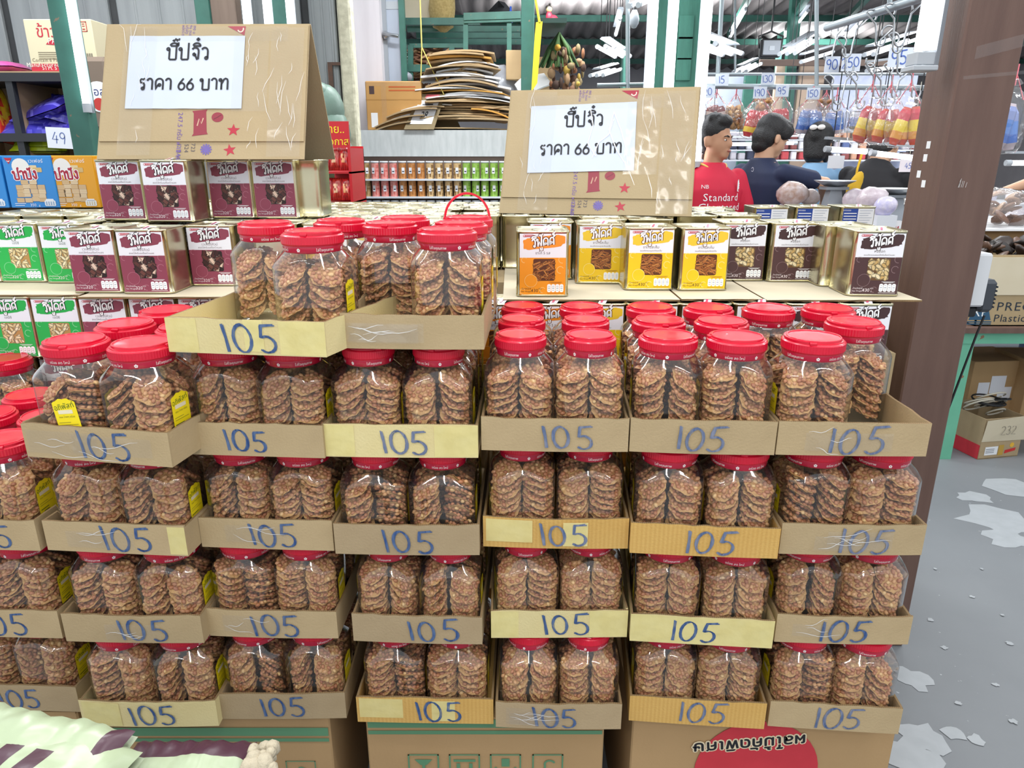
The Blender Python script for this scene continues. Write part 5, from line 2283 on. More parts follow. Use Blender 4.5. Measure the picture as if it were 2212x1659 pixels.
def snack_bag(loc, w, l, h, cols, rot, lab, group=None, name='snack_bag', print_=None):
    """puffed foil bag lying on its back"""
    b = MB()
    b.smooth = True
    nx, ny = 14, 10
    rr = random.Random(int(loc[0] * 997 + loc[2] * 331))
    V = []
    for s in (1, -1):
        for j in range(ny + 1):
            for i in range(nx + 1):
                u, v = i / nx, j / ny
                e = max(0, (1 - abs(2 * u - 1) ** 4) * (1 - abs(2 * v - 1) ** 3))
                V.append((w * (u - .5) * (1 - .05 * sin(v * 9)), l * (v - .5), s * (h * e ** .5 / 2 + .002) + .008 * mnoise.noise((u * 4 + loc[0] * 9, v * 4, s)) * e))
    n1 = (nx + 1) * (ny + 1)
    for s in (0, 1):
        for j in range(ny):
            for i in range(nx):
                k = s * n1 + j * (nx + 1) + i
                u, v = (i + .5) / nx, (j + .5) / ny
                c = cols[0]
                if len(cols) > 1 and .18 < u < .6 and .25 < v < .75:
                    c = cols[1]
                if len(cols) > 2 and (rr.random() < .3):
                    c = cols[2]
                b.color(c)
                q = (k, k + 1, k + nx + 2, k + nx + 1)
                vv = [V[x] for x in q]
                b.add(vv, [(0, 1, 2, 3) if s == 0 else (3, 2, 1, 0)], True)
    o = b.build(name, 'print_gloss')
    import bmesh
    bm = bmesh.new()
    bm.from_mesh(o.data)
    bmesh.ops.remove_doubles(bm, verts=bm.verts, dist=1e-5)
    bm.to_mesh(o.data)
    bm.free()
    o.location, o.rotation_euler = loc, rot
    return tag(o, lab, 'bag', group)


for i, (px, py, wv, rz, tx, cols, lab) in enumerate([
        (85, 272, .30, .1, 0, ('#3a36a8', '#dcdcf0', '#5a55c8'), 'violet snack bag lying lowest in the pile on the shelf'),
        (140, 262, .28, -.2, .05, ('#443ab4', '#e6e6f4', '#6a62d0'), 'violet snack bag with silver print, right in the pile'),
        (95, 248, .28, .2, .15, ('#4038ac', '#cfd0ea', '#5d58c6'), 'violet snack bag with silver panel, middle of the pile'),
        (118, 232, .26, -.35, -.2, ('#3d34a0', '#4b45b4', '#6962cc'), 'violet snack bag lying on top of the pile'),
        (150, 243, .2, .5, .3, ('#3a33a6', '#d5d6ec', '#5650c0'), 'violet snack bag standing behind the green post')]):
    p = at_y(px, py, SY + .12 + .03 * (i % 2))
    snack_bag((p.x, SY + .13 + .02 * (i % 3), p.z), wv, .2, .06, cols, (.5 + tx * .4, tx, rz), lab, 'violet snack bags')
p = at_y(208, 262, SY + .1)
snack_bag((p.x, SY + .1, p.z), .16, .16, .06, ('#d84a9a', '#f2f2f2', '#e070b4'), (1.1, 0, .1), 'pink and white snack bag at the right end of the shelf')
p = at_y(208, 240, SY + .14)
snack_bag((p.x, SY + .16, p.z), .13, .12, .05, ('#d0409a', '#c83a90'), (.6, 0, .3), 'magenta snack bag behind the pink and white one')
for (px, py, c, lab) in ((-8, 235, ('#d8b92a', '#c23a2a', '#c8a020'), 'yellow snack bag at the left edge on the shelf'), (2, 258, ('#c2362a', '#d8802a', '#b8281f'), 'red snack bag at the left edge on the shelf')):
    p = at_y(px, py, SY + .1)
    snack_bag((p.x, SY + .1, p.z), .12, .22, .06, c, (1.3, .2, 1.4), lab)
for (px, py, lab) in ((90, 308, 'lime green snack bag on the lower shelf, front'), (118, 298, 'lime green snack bag on the lower shelf, behind the price card')):
    p = at_y(px, py, SY + .1)
    snack_bag((p.x, SY + .12, p.z), .25, .16, .06, ('#a8b81e', '#b8c832', '#8a9a18'), (.5, 0, .1), lab)
p = at_y(22, 148, SY + .12)
snack_bag((p.x - .05, SY + .12, sz1 + .03), .22, .2, .05, ('#c8509a', '#d060a8'), (0, 0, .1), 'pink bag lying on top of the shelf at the left edge')
p = at_y(128, 298, SY - .012)
b = MB()
b.color('#e4e8f0').box(-.056, -.0005, -.044, .056, .0015, .044)
b.M = TR(0, -.0012, 0) @ FRONT @ Matrix.Rotation(-.04, 4, 'Z')
b.color('#5a6ea8')
pen_text(b, '49', 0, -.024, .048, .004)
tag(b.build('price_card', 'print', None, (p.x, SY - .012, p.z), (0, .05, 0)), 'white price card reading 49 on the shelf edge', 'price card')
# rice cracker carton on the shelf
A, B = at_y(70, 155, SY + .02), at_y(213, 150, SY + .02)
w = B.x - A.x
h = at_y(70, 45, SY + .02).z - sz1
t = thing('carton', 'cream carton with red base band and red lettering on the shelf', 'box', (A.x, SY + .02, sz1 + .007))
b = MB()
b.color('#d9cfae').cbox((w / 2, .17, h / 2), (w, .34, h), .003)
b.build('box_body', 'print', t)
b = MB()
b.M = TR(0, -.0006, 0) @ FRONT
b.color('#bf2a3e').rect(0, 0, w, h * .15, 0)
b.color('#f0e6d8')
b.text('Manufactured By', w * .24, h * .09, .024, .0004)
b.text('51 M. 5', w * .27, h * .03, .022, .0004)
b.text('CO.,LTD', w * .86, h * .09, .024, .0004)
b.color('#bf2a3e').text('ข้าว', w * .32, h * .66, .065, .0004)
b.poly([(w * .28, h * .52), (w * .52, h * .50), (w * .5, h * .60), (w * .34, h * .60)], .0004)
b.color('#f4ece0').text('PA', w * .38, h * .535, .03, .0008)
b.color('#8a7f68')
for i in range(4):
    b.rect(w * .14, h * (.36 - .04 * i), w * .42, h * (.375 - .04 * i), .0004)
b.text('Contain 6 Pack', w * .26, h * .19, .02, .0004)
b.color('#b84a44')
for (x0, y0, x1, y1) in ((.83, .76, .93, .775), (.83, .94, .93, .955), (.83, .76, .842, .955), (.918, .76, .93, .955), (.86, .80, .90, .82), (.86, .86, .90, .875), (.86, .90, .9, .915)):
    b.rect(w * x0, h * y0, w * x1, h * y1, .0004)
b.color('#3a3a40')
for i in range(14):
    b.rect(w * (.80 + .011 * i), h * .24, w * (.80 + .011 * i + (.003 if i % 3 else .007)), h * .35, .0004)
b.M = TR(w + .0006, 0, 0) @ SIDE_R
b.color('#b84a44').text('ข้าว', .24, h * .30, .06, 0)
b.poly([(.2, h * .14), (.32, h * .14), (.32, h * .23), (.2, h * .25)], 0)
for (x0, y0, x1, y1) in ((.16, .5, .24, .51), (.16, .84, .24, .85), (.16, .5, .168, .85), (.232, .5, .24, .85)):
    b.rect(x0, h * y0, x1, h * y1, 0)
b.text('ข้าว', .2, h * .72, .03, 0)
b.text('ไทย', .2, h * .58, .03, 0)
b.build('carton_print', 'print', t)
# hanging bag with a round label at the shelf end
p = at_y(222, 205, SY - .035)
t = thing('coffee_bag', 'brown bag with round white label hanging at the shelf end', 'bag', (p.x, SY - .035, p.z))
b = MB()
b.color('#7a6a5c')
b.cbox((0, 0, 0), (.11, .06, .30), .02)
b.build('bag_body', 'print_gloss', t)
b = MB()
b.M = TR(0, -.032, -.01) @ FRONT
b.color('#f0f0f2').disc(0, 0, .062, 0, 24)
b.color('#c23a34').disc(-.004, -.03, .026, .0004, 16)
b.color('#2c3a78').text('เอส', -.003, .005, .045, .0006)
b.build('round_label', 'print', t)
# green sack and red display rack right of the left sign
material('green_sack', '#6b8478', rough=0.45, noise=(7, '#566e60', 0.6), bump=(12, .4))
p = at_y(704, 240, 3.9)
b = MB()
b.smooth = True
for (c, r) in (((0, 0, 0), (.095, .1, .13)), ((.01, 0, -.11), (.11, .12, .14)), ((-.03, -.02, .08), (.07, .07, .06)), ((.02, 0, -.23), (.12, .13, .12))):
    b.ball(c, r, 16, 10)
tag(b.build('woven_sack', 'green_sack', None, p), 'full green sack by the panel wall, right of the left sign', 'sack')
b = MB()
b.box(-.22, -.12, 0, .10, .15, p.z - .36)
tag(b.build('crate', 'carton', None, (p.x, 3.9, 0)), 'carton stack carrying the green sack', 'box')
A, B = at_y(680, 262, 3.3), at_y(752, 262, 3.3)
zt, zb = A.z, at_y(700, 440, 3.3).z
t = thing('display_rack', 'red snack display rack with yellow Thai lettering, right of the left sign', 'rack', (A.x, 3.3, 0))
w = B.x - A.x
b = MB()
b.color('#c01e2a').box(0, 0, zt - .11, w, .012, zt)
b.box(0, .012, 0, w, .3, zb)
b.box(w - .012, 0, zb, w, .3, zt - .11)
b.box(0, .29, zb, w, .3, zt - .1)
b.build('frame', 'print', t)
b = MB()
b.M = TR(w * .55, -.0008, zt) @ FRONT
b.color('#f4dc2a')
b.text('จ่าย..', 0, -.048, .048, 0)
b.text('โอกาส', 0.01, -.098, .042, 0)
b.build('lettering', 'print', t)
for r in range(2):
    b = MB()
    b.color('#b8202a').box(0, 0, zb + r * .13, w, .29, zb + r * .13 + .008)
    b.build('shelf', 'print', t)
k = 0
for r in range(2):
    for i in range(3):
        snack_bag((A.x + .028 + i * .042, 3.3 + .03, zb + .062 + r * .13), .05, .10, .04, [('#b01c26', '#c83a30', '#8e1620'), ('#b8352a', '#dcb08a', '#a02020'), ('#c22a2a', '#e0a070', '#981c22')][i],
                  (1.35, 0, .1 * i), 'red snack bag on the %s shelf of the red rack, %s of three' % (('lower', 'upper')[r], ordinal(i)), 'red snack bags on the red rack')

# ------------------------------------------------------------------ centre background: white wall, door, ledge
YC = 5.6
x0, x1 = xz(748, 100, YC)[0], xz(826, 150, YC)[0]
b = MB()
b.box(x0 - .1, YC, 0, x1, YC + .25, 4)
struct(b.build('wall_left', 'white_wall'))
dx0, dx1 = x1, xz(866, 120, YC + .12)[0]
t = place('door_1', None, None, (dx0, YC + .12, 0))
struct(t)
b = MB()
b.box(.03, 0, 1.3, dx1 - dx0, .04, 3.6)
b.build('door_leaf', 'door_grey', t)
p = at_y(836, 20, YC + .12)
b = MB()
b.box(.03, -.004, p.z, dx1 - dx0, 0, p.z + .05)
b.build('door_rail', 'lamp_grey', t)
b = MB()
b.box(.0, -.02, 1.3, .03, .03, 3.6)
b.build('door_frame', 'lamp_white', t)
b = MB()
p = at_y(828, 74, YC + .05)
b.tube([(.02, -.02, p.z), (.02, -.08, p.z), (.12, -.085, p.z - .015)], .014, 8)
b.ball((.02, -.03, p.z), .03, 8, 6)
b.build('handle', 'steel', t)
b = MB()
b.box(dx1, YC + .1, 1.2, dx1 + .04, YC + .16, 4)
tag(b.build('steel_post', 'green_steel'), 'thin green door post beside the grey door', 'post', 'steel and wood posts')
YL = 5.25
lx0, lx1 = xz(744, 300, YL)[0], xz(1500, 300, YL)[0]
zl1, zl0 = xz(900, 281, YL)[1], xz(900, 338, YL)[1]
material('ledge', '#c4c8c8', rough=0.6, noise=(14, '#a9b0b0', 0.6), stretch=(3, 3, .6))
material('ledge_brown', '#7f6c62', rough=0.7)
b = MB()
b.box(lx0, YL, zl0, lx1, YL + 1.6, zl1)
struct(b.build('wall_ledge', 'ledge'))
zc1 = xz(900, 352, YL)[1]
b = MB()
b.box(lx0, YL + .02, zc1 - .9, lx1, YL + .3, zl0)
struct(b.build('wall_center', 'ledge_brown'))
# snack canisters on the wall rack under the ledge
material('canister', attr=True, rough=0.3, noise=(70, '#7a5a3a', 0.25))
material('canister_lid', '#dfe6ee', rough=0.4)
CY = YL - .06
CW, CH = .0605, .118


def canister_meshes(c1, c2, seed):
    b = MB()
    rr = random.Random(seed)
    b.smooth = False
    r = .028
    n, m = 16, 9
    for j in range(m):
        for i in range(n):
            a0, a1 = 2 * pi * i / n, 2 * pi * (i + 1) / n
            za, zb_ = CH * .9 * j / m, CH * .9 * (j + 1) / m
            b.color(rr.choice([c1, c1, c2]))
            b.add([(r * cos(a0), r * sin(a0), za), (r * cos(a1), r * sin(a1), za), (r * cos(a1), r * sin(a1), zb_), (r * cos(a0), r * sin(a0), zb_)], [(0, 1, 2, 3)], True)
    me = b.mesh('canister_body')
    me.materials.append(MATS['canister'])
    return me


b = MB()
b.lathe([(.0, CH * .9), (.0295, CH * .9), (.0295, CH * .985), (.027, CH), (0, CH)], 16)
CAN_LID = b.mesh('canister_lid')
CAN_LID.materials.append(MATS['canister_lid'])
b = MB()
b.color('#eef0f6').M = None
b.add([(-.010, -.0292, .035), (.010, -.0292, .035), (.010, -.0292, .075), (-.010, -.0292, .075)], [(0, 1, 2, 3)])
b.color('#2a3040').add([(-.007, -.0295, .045), (.007, -.0295, .045), (.007, -.0295, .053), (-.007, -.0295, .053)], [(0, 1, 2, 3)])
CAN_LAB = b.mesh('canister_label')
CAN_LAB.materials.append(MATS['print'])
CC = {'nut': ('#b89a6c', '#8f7246'), 'pink': ('#e89a92', '#d9706c'), 'caramel': ('#c88a50', '#b07038'), 'cream': ('#d8b886', '#8a6a42'), 'green': ('#98c45c', '#78a83c'), 'dark': ('#6a5a4a', '#4a3c30'), 'rust': ('#b06a3a', '#8e4c22')}
CM = {k: canister_meshes(v[0], v[1], 3) for k, v in CC.items()}
kinds = ['nut'] * 3 + ['pink'] * 3 + ['caramel'] * 3 + ['cream'] * 4 + ['green'] * 4 + ['green'] * 2
low = ['dark', 'nut', 'dark', 'dark', 'rust', 'rust', 'rust', 'rust', 'rust', 'dark', 'nut', 'dark', 'dark', 'dark', 'nut', 'dark', 'dark', 'dark', 'dark']
desc = {'nut': 'peanut brown', 'pink': 'pink', 'caramel': 'caramel brown', 'cream': 'cream biscuit', 'green': 'green', 'dark': 'dark', 'rust': 'rust brown'}
zr = [xz(900, 386, CY)[1], xz(900, 424, CY)[1], xz(900, 424, CY)[1] - .145]
for r in range(3):
    t = thing('wall_rack', 'thin white wall board carrying the %s row of canisters' % ('upper', 'middle', 'lower')[r], 'shelf', (lx0, CY, zr[r]), 0, 'canister boards')
    b = MB()
    b.box(0, -.05, -.012, 1.3, .08, 0)
    b.build('board', 'canister_lid', t)
    seq = kinds if r < 2 else low
    cnt = {}
    for i in range(19):
        k = seq[i]
        cnt[k] = cnt.get(k, 0) + 1
        x = xz(752 + i * 19.7, 386, CY)[0]
        o = thing('canister', '%s canister with white lid, %s of that colour in the %s row' % (desc[k], ordinal(cnt[k] - 1), ('upper', 'middle', 'lower')[r]), 'canister', (x, CY, zr[r]), 0, 'white-lidded snack canisters')
        place('canister_body', CM[k], o)
        place('canister_lid', CAN_LID, o)
        if r < 2 or i % 2 == 0:
            place('label', CAN_LAB, o, rot=(0, 0, random.Random(i + r).uniform(-.5, .5)))

# ------------------------------------------------------------------ heap of flattened cartons and other things on the ledge
material('flat_kraft', '#b49a74', rough=0.85, noise=(6, '#9d8460', 0.5), rand=0.15)
material('flat_white', '#d5d6d8', rough=0.8, rand=0.08)
material('flat_orange', '#cf9a48', rough=0.8, rand=0.1)


def flat_carton(c, w, d, t_, droop, rot, m, lab):
    b = MB()
    n = 8
    v = []
    for i in range(n + 1):
        u = i / n - .5
        z = -droop * (2 * u) ** 2
        v += [(w * u, -d / 2, z), (w * u, -d / 2, z + t_), (w * u, d / 2, z + t_), (w * u, d / 2, z)]
    f = []
    for i in range(n):
        a, q = 4 * i, 4 * i + 4
        f += [(a, q, q + 1, a + 1), (a + 1, q + 1, q + 2, a + 2), (a + 2, q + 2, q + 3, a + 3), (a + 3, q + 3, q, a)]
    f += [(0, 1, 2, 3), (4 * n + 3, 4 * n + 2, 4 * n + 1, 4 * n)]
    b.add(v, f, False)
    o = b.build('flattened_carton', m, None, c, rot)
    return tag(o, lab, 'cardboard', 'flattened cartons on the ledge')


rr = random.Random(21)
pxm = at_y(985, 200, YL + .3).x
zz = zl1 + .012
nn = 30
for i in range(nn):
    t_ = rr.uniform(.006, .014)
    u = i / nn
    w = .78 - .38 * u + rr.uniform(-.08, .08)
    m = 'flat_kraft' if (i < 8 or i > 25) else rr.choice(['flat_white', 'flat_white', 'flat_white', 'flat_kraft', 'flat_kraft'])
    if i in (13, 27):
        m = 'flat_orange'
    w *= .92
    flat_carton((pxm + .09 + rr.uniform(-.05, .05) - .04 * u, YL + .30 + rr.uniform(-.04, .04), zz + .05 * (u > .02)), w, .42, t_, rr.uniform(.012, .05) * min(1, .4 + u), (0, rr.uniform(-.03, .03), rr.uniform(-.2, .2)), m,
                '%s flattened carton, %s layer from the bottom of the heap' % ({'flat_kraft': 'brown', 'flat_white': 'white', 'flat_orange': 'orange'}[m], ordinal(i) if i < 20 else 'twenty-' + ordinal(i - 20)))
    zz += t_ + .0055
for i in range(9):
    m = 'flat_white' if i in (2, 4, 5, 8) else 'flat_kraft'
    p = at_y(842 + 9 * i, 268 - 7 * (i % 6), YL + .1)
    flat_carton((p.x, YL + .15 + .03 * (i % 3), zl1 + .02 + .018 * i), .36, .3, .008, .02, (0, -.28 + .02 * i, .15 * (i % 3) - .1), m, '%s flattened carton sloping down at the left foot of the heap, %s from below' % ('white' if m == 'flat_white' else 'brown', ordinal(i)))
for i, (px, py, w, ry, m) in enumerate(((1065, 245, .3, .25, 'flat_orange'), (1100, 235, .22, .1, 'flat_kraft'), (1150, 178, .22, -.5, 'flat_white'), (1020, 145, .26, -.25, 'flat_kraft'), (1000, 155, .25, -.3, 'flat_kraft'), (985, 163, .3, -.2, 'flat_orange'))):
    p = at_y(px, py, YL + .2)
    flat_carton((p.x, YL + .2 + .02 * i, p.z), w, .3, .01, .02, (.5 if i == 2 else 0, ry, 0), m, '%s flattened carton at the %s of the heap, loose' % ({'flat_kraft': 'brown', 'flat_white': 'pale', 'flat_orange': 'orange'}[m], ('right foot', 'right edge', 'far right upright', 'top', 'top second', 'top third')[i]))
# taped carton
A, B = at_y(793, 262, YL + .06), at_y(912, 262, YL + .06)
t = thing('carton', 'brown taped carton on the ledge beside the flattened cardboard heap', 'box', (A.x, YL + .06, zl1))
w, h = B.x - A.x, at_y(850, 175, YL + .06).z - zl1
b = MB()
b.cbox((w / 2, .12, h / 2), (w, .24, h), .006)
b.build('box_body', material('carton_tan', '#b98c50', rough=.6, noise=(5, '#a67a40', .5)), t)
b = MB()
b.M = TR(0, -.001, 0) @ FRONT
b.color('#dfe0e2').rect(w * .08, .02, w * .2, h * .36, 0)
b.color('#4a3a3a').rect(w * .07, h * .74, w * .16, h * .9, 0)
b.color('#b5562a')
for q in (.80, .87):
    b.rect(w * .42, h * q, w * .9, h * (q + .025), 0)
b.color('#a87c42').rect(0, h * .62, w, h * .635, 0)
b.build('carton_print', 'print', t)
b = MB()
b.M = TR(0, -.002, 0) @ FRONT
b.rect(w * .28, .0, w * .37, h, 0)
b.rect(0, h * .9, w, h * .99, 0)
b.build('clear_tape', 'sign_tape', t)
# hanging small price tent
p = at_y(898, 245, YL - .05)
t = thing('price_tent', 'small hanging carton price tent with 28 on white paper, on the ledge', 'sign', (at_y(872, 277, YL - .02).x, YL - .02, zl1 + .004))
hh = at_y(915, 202, YL).z - zl1
b = MB()
b.add([(0, 0, 0), (.21, 0, 0), (.285, .12, hh), (.10, .12, hh)], [(0, 1, 2, 3), (3, 2, 1, 0)])
b.build('front_panel', 'sign_card', t)
b = MB()
b.add([(.285, .125, hh), (.10, .125, hh), (.12, .30, 0), (.385, .30, 0)], [(0, 1, 2, 3), (3, 2, 1, 0)])
b.build('back_panel', 'sign_card', t)
b = MB()
b.color('#e6e9f0')
f = lambda u, v: (.21 * u + (.10 + (.185 - .21) * u) * v, .12 * v - .003, hh * v)
b.add([f(.12, .15), f(.86, .15), f(.86, .82), f(.12, .82)], [(0, 1, 2, 3)])
b.color('#b0404a').add([f(.3, .88), f(.8, .88), f(.8, .99), f(.3, .99)], [(0, 1, 2, 3)])
b.build('paper_notice', 'print', t)
b = MB()
b.color('#20242c')
V, F, adv = text_geo('28')
b.add([(lambda q: (q[0], q[1] - .004, q[2]))(f(.38 + x * .24, .3 + y * .30)) for x, y in V], F)
for k in range(2):
    b.add([(lambda q: (q[0], q[1] - .004, q[2]))(f(x, y)) for x, y in ((.3, .62 + .07 * k), (.68, .62 + .07 * k), (.68, .65 + .07 * k), (.3, .65 + .07 * k))], [(0, 1, 2, 3)])
b.build('lettering', 'print', t)['kind'] = 'stuff'
material('yellow_cord', '#d8c46a', rough=0.7)
b = MB()
o0 = Vector((at_y(872, 277, YL - .02).x, YL - .02, zl1))
k0, k1, k2, k3 = at_y(906, -40, YL + .1), at_y(911, 102, YL + .1), o0 + Vector((.11, .12, hh)), o0 + Vector((.275, .12, hh))
b.tube([k0, k1], .005, 6)
b.tube([k1, k2], .004, 6)
b.tube([k1, k3], .004, 6)
tag(b.build('string', 'yellow_cord'), 'yellow string holding up the small price tent', 'string')
# grey bags of scrap behind the heap and cartons at its right
for (px, py, r, lab) in ((1075, 205, .16, 'grey translucent scrap bag right of the cardboard heap'), (1050, 180, .12, 'smaller grey scrap bag behind the cardboard heap'), (865, 165, .09, 'clear scrap bag on top of the taped carton')):
    p = at_y(px, py, YL + .55)
    b = MB()
    b.smooth = True
    b.ball((0, 0, 0), (r, r * .8, r * (1.3 if r > .1 else .5)), 14, 9)
    b.v = [tuple(Vector(q) * (1 + .25 * mnoise.noise(Vector(q) * 9 + Vector((px, 0, 0))))) for q in b.v]
    tag(b.build('scrap_bag', material('scrap_film', '#a5a8b0', rough=.25, noise=(8, '#7f828c', .6), bump=(20, .6)), None, p), lab, 'bag')
for (px0, px1, py0, py1, Y, rz, lab) in ((1093, 1132, 108, 172, YL + .4, 0, 'small taped carton beside the green post, above the scrap bags'), (1143, 1196, 125, 195, YL + .3, .25, 'open pale carton leaning right of the green post')):
    A, B = at_y(px0, py1, Y), at_y(px1, py0, Y)
    b = MB()
    b.cbox(((B.x - A.x) / 2, .12, (B.z - A.z) / 2), (B.x - A.x, .24, B.z - A.z), .004)
    o = b.build('carton', 'flat_kraft', None, (A.x, Y, A.z), (0, -rz * .3, 0))
    tag(o, lab, 'box')
# green steel storage frame with the roof behind
YG = 6.3


def beam(name, p0, p1, w, h, lab, m='green_steel', grp='green steel frame members'):
    p0, p1 = Vector(p0), Vector(p1)
    d = p1 - p0
    b = MB()
    up = Vector((0, 0, 1)) if abs(d.normalized().z) < .9 else Vector((0, 1, 0))
    s = d.cross(up).normalized() * w / 2
    u = s.cross(d).normalized() * h / 2
    v = []
    for q in (Vector((0, 0, 0)), d):
        v += [q - s - u, q + s - u, q + s + u, q - s + u]
    b.add(v, [(0, 1, 2, 3), (7, 6, 5, 4), (0, 4, 5, 1), (1, 5, 6, 2), (2, 6, 7, 3), (3, 7, 4, 0)], False)
    return tag(b.build(name, m, None, p0), lab, 'steel beam', grp)


for i, (px0, px1, py, Y) in enumerate(((866, 1128, 47, 6.2), (880, 1128, 62, 6.5), (900, 1128, 76, 6.8), (915, 1128, 90, 7.1))):
    beam('steel_beam', at_y(px0, py, Y), at_y(px1, py, Y), .05, .05, 'green loft beam above the ledge, %s from the top' % ordinal(i))
beam('steel_beam', at_y(1002, 37, 5.9), at_y(1125, 33, 5.9), .05, .05, 'upper rail of the green loft frame')
beam('steel_beam', at_y(1002, 46, 5.9), at_y(1125, 42, 5.9), .03, .03, 'second thin rail of the green loft frame')
for i, px in enumerate((1006, 1100)):
    beam('steel_post', at_y(px, 145, 5.92), at_y(px, 35, 5.92), .035, .035, '%s slim upright of the green loft frame' % ('left', 'right')[i])
# lower shelf frame with roots
beam('steel_beam', at_y(882, 148, 6.0), at_y(1010, 146, 6.0), .06, .05, 'green shelf rail under the bundles of roots')
beam('steel_beam', at_y(885, 99, 6.05), at_y(1004, 99, 6.05), .03, .03, 'thin green rail over the bundles of roots')
beam('steel_post', at_y(887, 175, 6.0), at_y(887, 98, 6.0), .04, .04, 'left upright of the root shelf')
beam('steel_post', at_y(976, 145, 6.05), at_y(976, 100, 6.05), .04, .04, 'right upright of the root shelf')
material('roots', attr=True, rough=0.8)
for (px, py, n_, lab) in ((932, 128, 70, 'heap of dried brown roots on the green shelf'), (925, 162, 60, 'second heap of dried roots under the green shelf rail')):
    p = at_y(px, py, 6.15)
    b = MB()
    rr = random.Random(px)
    for i in range(n_):
        b.color(rr.choice(['#8a5f42', '#a87a54', '#6b4630', '#c09a72', '#5a3a28']))
        a = rr.uniform(-.6, .6)
        c = Vector((rr.uniform(-.16, .16), rr.uniform(-.06, .06), rr.uniform(-.08, .08) * (1 - abs(rr.uniform(-1, 1)) * .3)))
        d = Vector((cos(a) * .07, rr.uniform(-.03, .03), sin(a) * .05 + rr.uniform(-.02, .04)))
        b.tube([c - d, c, c + d * .9 + Vector((0, 0, .01))], [.008, .012, .004], 5)
    tag(b.build('dried_roots', 'roots', None, p), lab, 'dried roots', kind='stuff')
# carton, sack and tools on the loft
A, B = at_y(868, 44, 6.35), at_y(935, -20, 6.35)
b = MB()
b.cbox(((B.x - A.x) / 2, .2, (B.z - A.z) / 2), (B.x - A.x, .4, B.z - A.z), .004)
tag(b.build('carton', 'sheet_card', None, (A.x, 6.35, A.z)), 'pale carton on the green loft, left', 'box')
p = at_y(957, 20, 6.3)
b = MB()
b.smooth = True
b.ball((0, 0, 0), (.11, .1, .18), 12, 8)
b.v = [tuple(Vector(q) * (1 + .2 * mnoise.noise(Vector(q) * 14))) for q in b.v]
tag(b.build('net_sack', material('straw', '#b7a06a', rough=.85, noise=(60, '#8a7440', .6)), None, p), 'straw coloured net sack on the loft beside the pale carton', 'sack')
p = at_y(1082, 30, 6.0)
b = MB()
b.M = TR(0, 0, 0)
b.add([(-.17, 0, -.05), (.15, 0, -.05), (.16, .2, -.05), (-.16, .2, -.05), (-.02, .05, .10), (.03, .12, .10)], [(0, 1, 5, 4), (1, 2, 5), (2, 3, 4, 5), (3, 0, 4)], False)
tag(b.build('tarpaulin', 'black_plastic', None, p), 'black folded tarpaulin on top of the loft frame', 'tarpaulin')
p = at_y(1103, 30, 5.95)
b = MB()
b.lathe([(.0, 0), (.018, 0), (.018, .06), (.008, .085), (.008, .11), (0, .11)], 12)
tag(b.build('bottle', material('blue_glass', '#27479c', rough=.2), None, p - Vector((0, 0, .06))), 'small blue bottle beside the black tarpaulin', 'bottle')
# green post, yellow ribbon, shrine shelf with seated doll
g = at_y(1140, 100, 5.1)
b = MB()
b.cbox((0, .05, 1.7), (.085, .09, 3.4), .004)
tag(b.build('steel_post', 'green_steel', None, (g.x, 5.1, 0)), 'green steel post left of the yellow ribbon', 'post', 'steel and wood posts')
material('yellow_ribbon', '#e6d030', rough=0.5)
t = thing('ribbon', 'yellow ribbon tied on the green post, hanging in front of the roof', 'ribbon', at_y(1162, 48, 5.05))
b = MB()
b.add([(-.012, 0, 0), (.03, 0, .005), (.025, 0, -.05), (.0, .005, -.36), (-.04, .005, -.42), (-.02, 0, -.08)], [(0, 1, 2, 5), (5, 2, 3, 4)])
b.build('tail', 'yellow_ribbon', t)
b = MB()
b.tube([(0.01, 0, 0), (-.02, 0, .15), (-.05, .02, .3)], .008, 6)
b.build('tie', 'yellow_ribbon', t)
p = at_y(1185, 62, 5.6)
t = thing('shrine_shelf', 'dark green shelf with gold trim carrying a small pink doll', 'shelf', p)
b = MB()
b.box(-.20, -.42, -.03, .10, .15, 0)
b.build('board', material('shrine_green', '#1f3a34', rough=.5), t)
b = MB()
b.box(-.08, -.004, -.004, .10, 0, .012)
b.build('gold_trim', material('gold', '#8a6a28', rough=.4), t)
t = thing('doll', 'small seated doll in pink and red dress on the dark green shelf', 'figurine', p + Vector((.005, .06, 0)))
b = MB()
b.smooth = True
b.color('#d87aa8').ball((-.02, 0, .03), (.06, .05, .035), 10, 6)
b.color('#c8283e').ball((.03, 0, .05), (.045, .04, .05), 10, 6)
b.color('#c83048').ball((0, 0, .085), (.024, .02, .04), 10, 6)
b.build('dress', 'print', t)
b = MB()
b.smooth = True
b.color('#e0c08a').ball((0, 0, .135), .021, 10, 7)
b.build('head', 'print', t)
b = MB()
b.smooth = True
b.color('#2a2420').ball((-.004, .006, .148), (.023, .021, .017), 10, 6)
b.ball((.004, 0, .168), (.009, .009, .008), 8, 5)
b.build('hair', 'print', t)
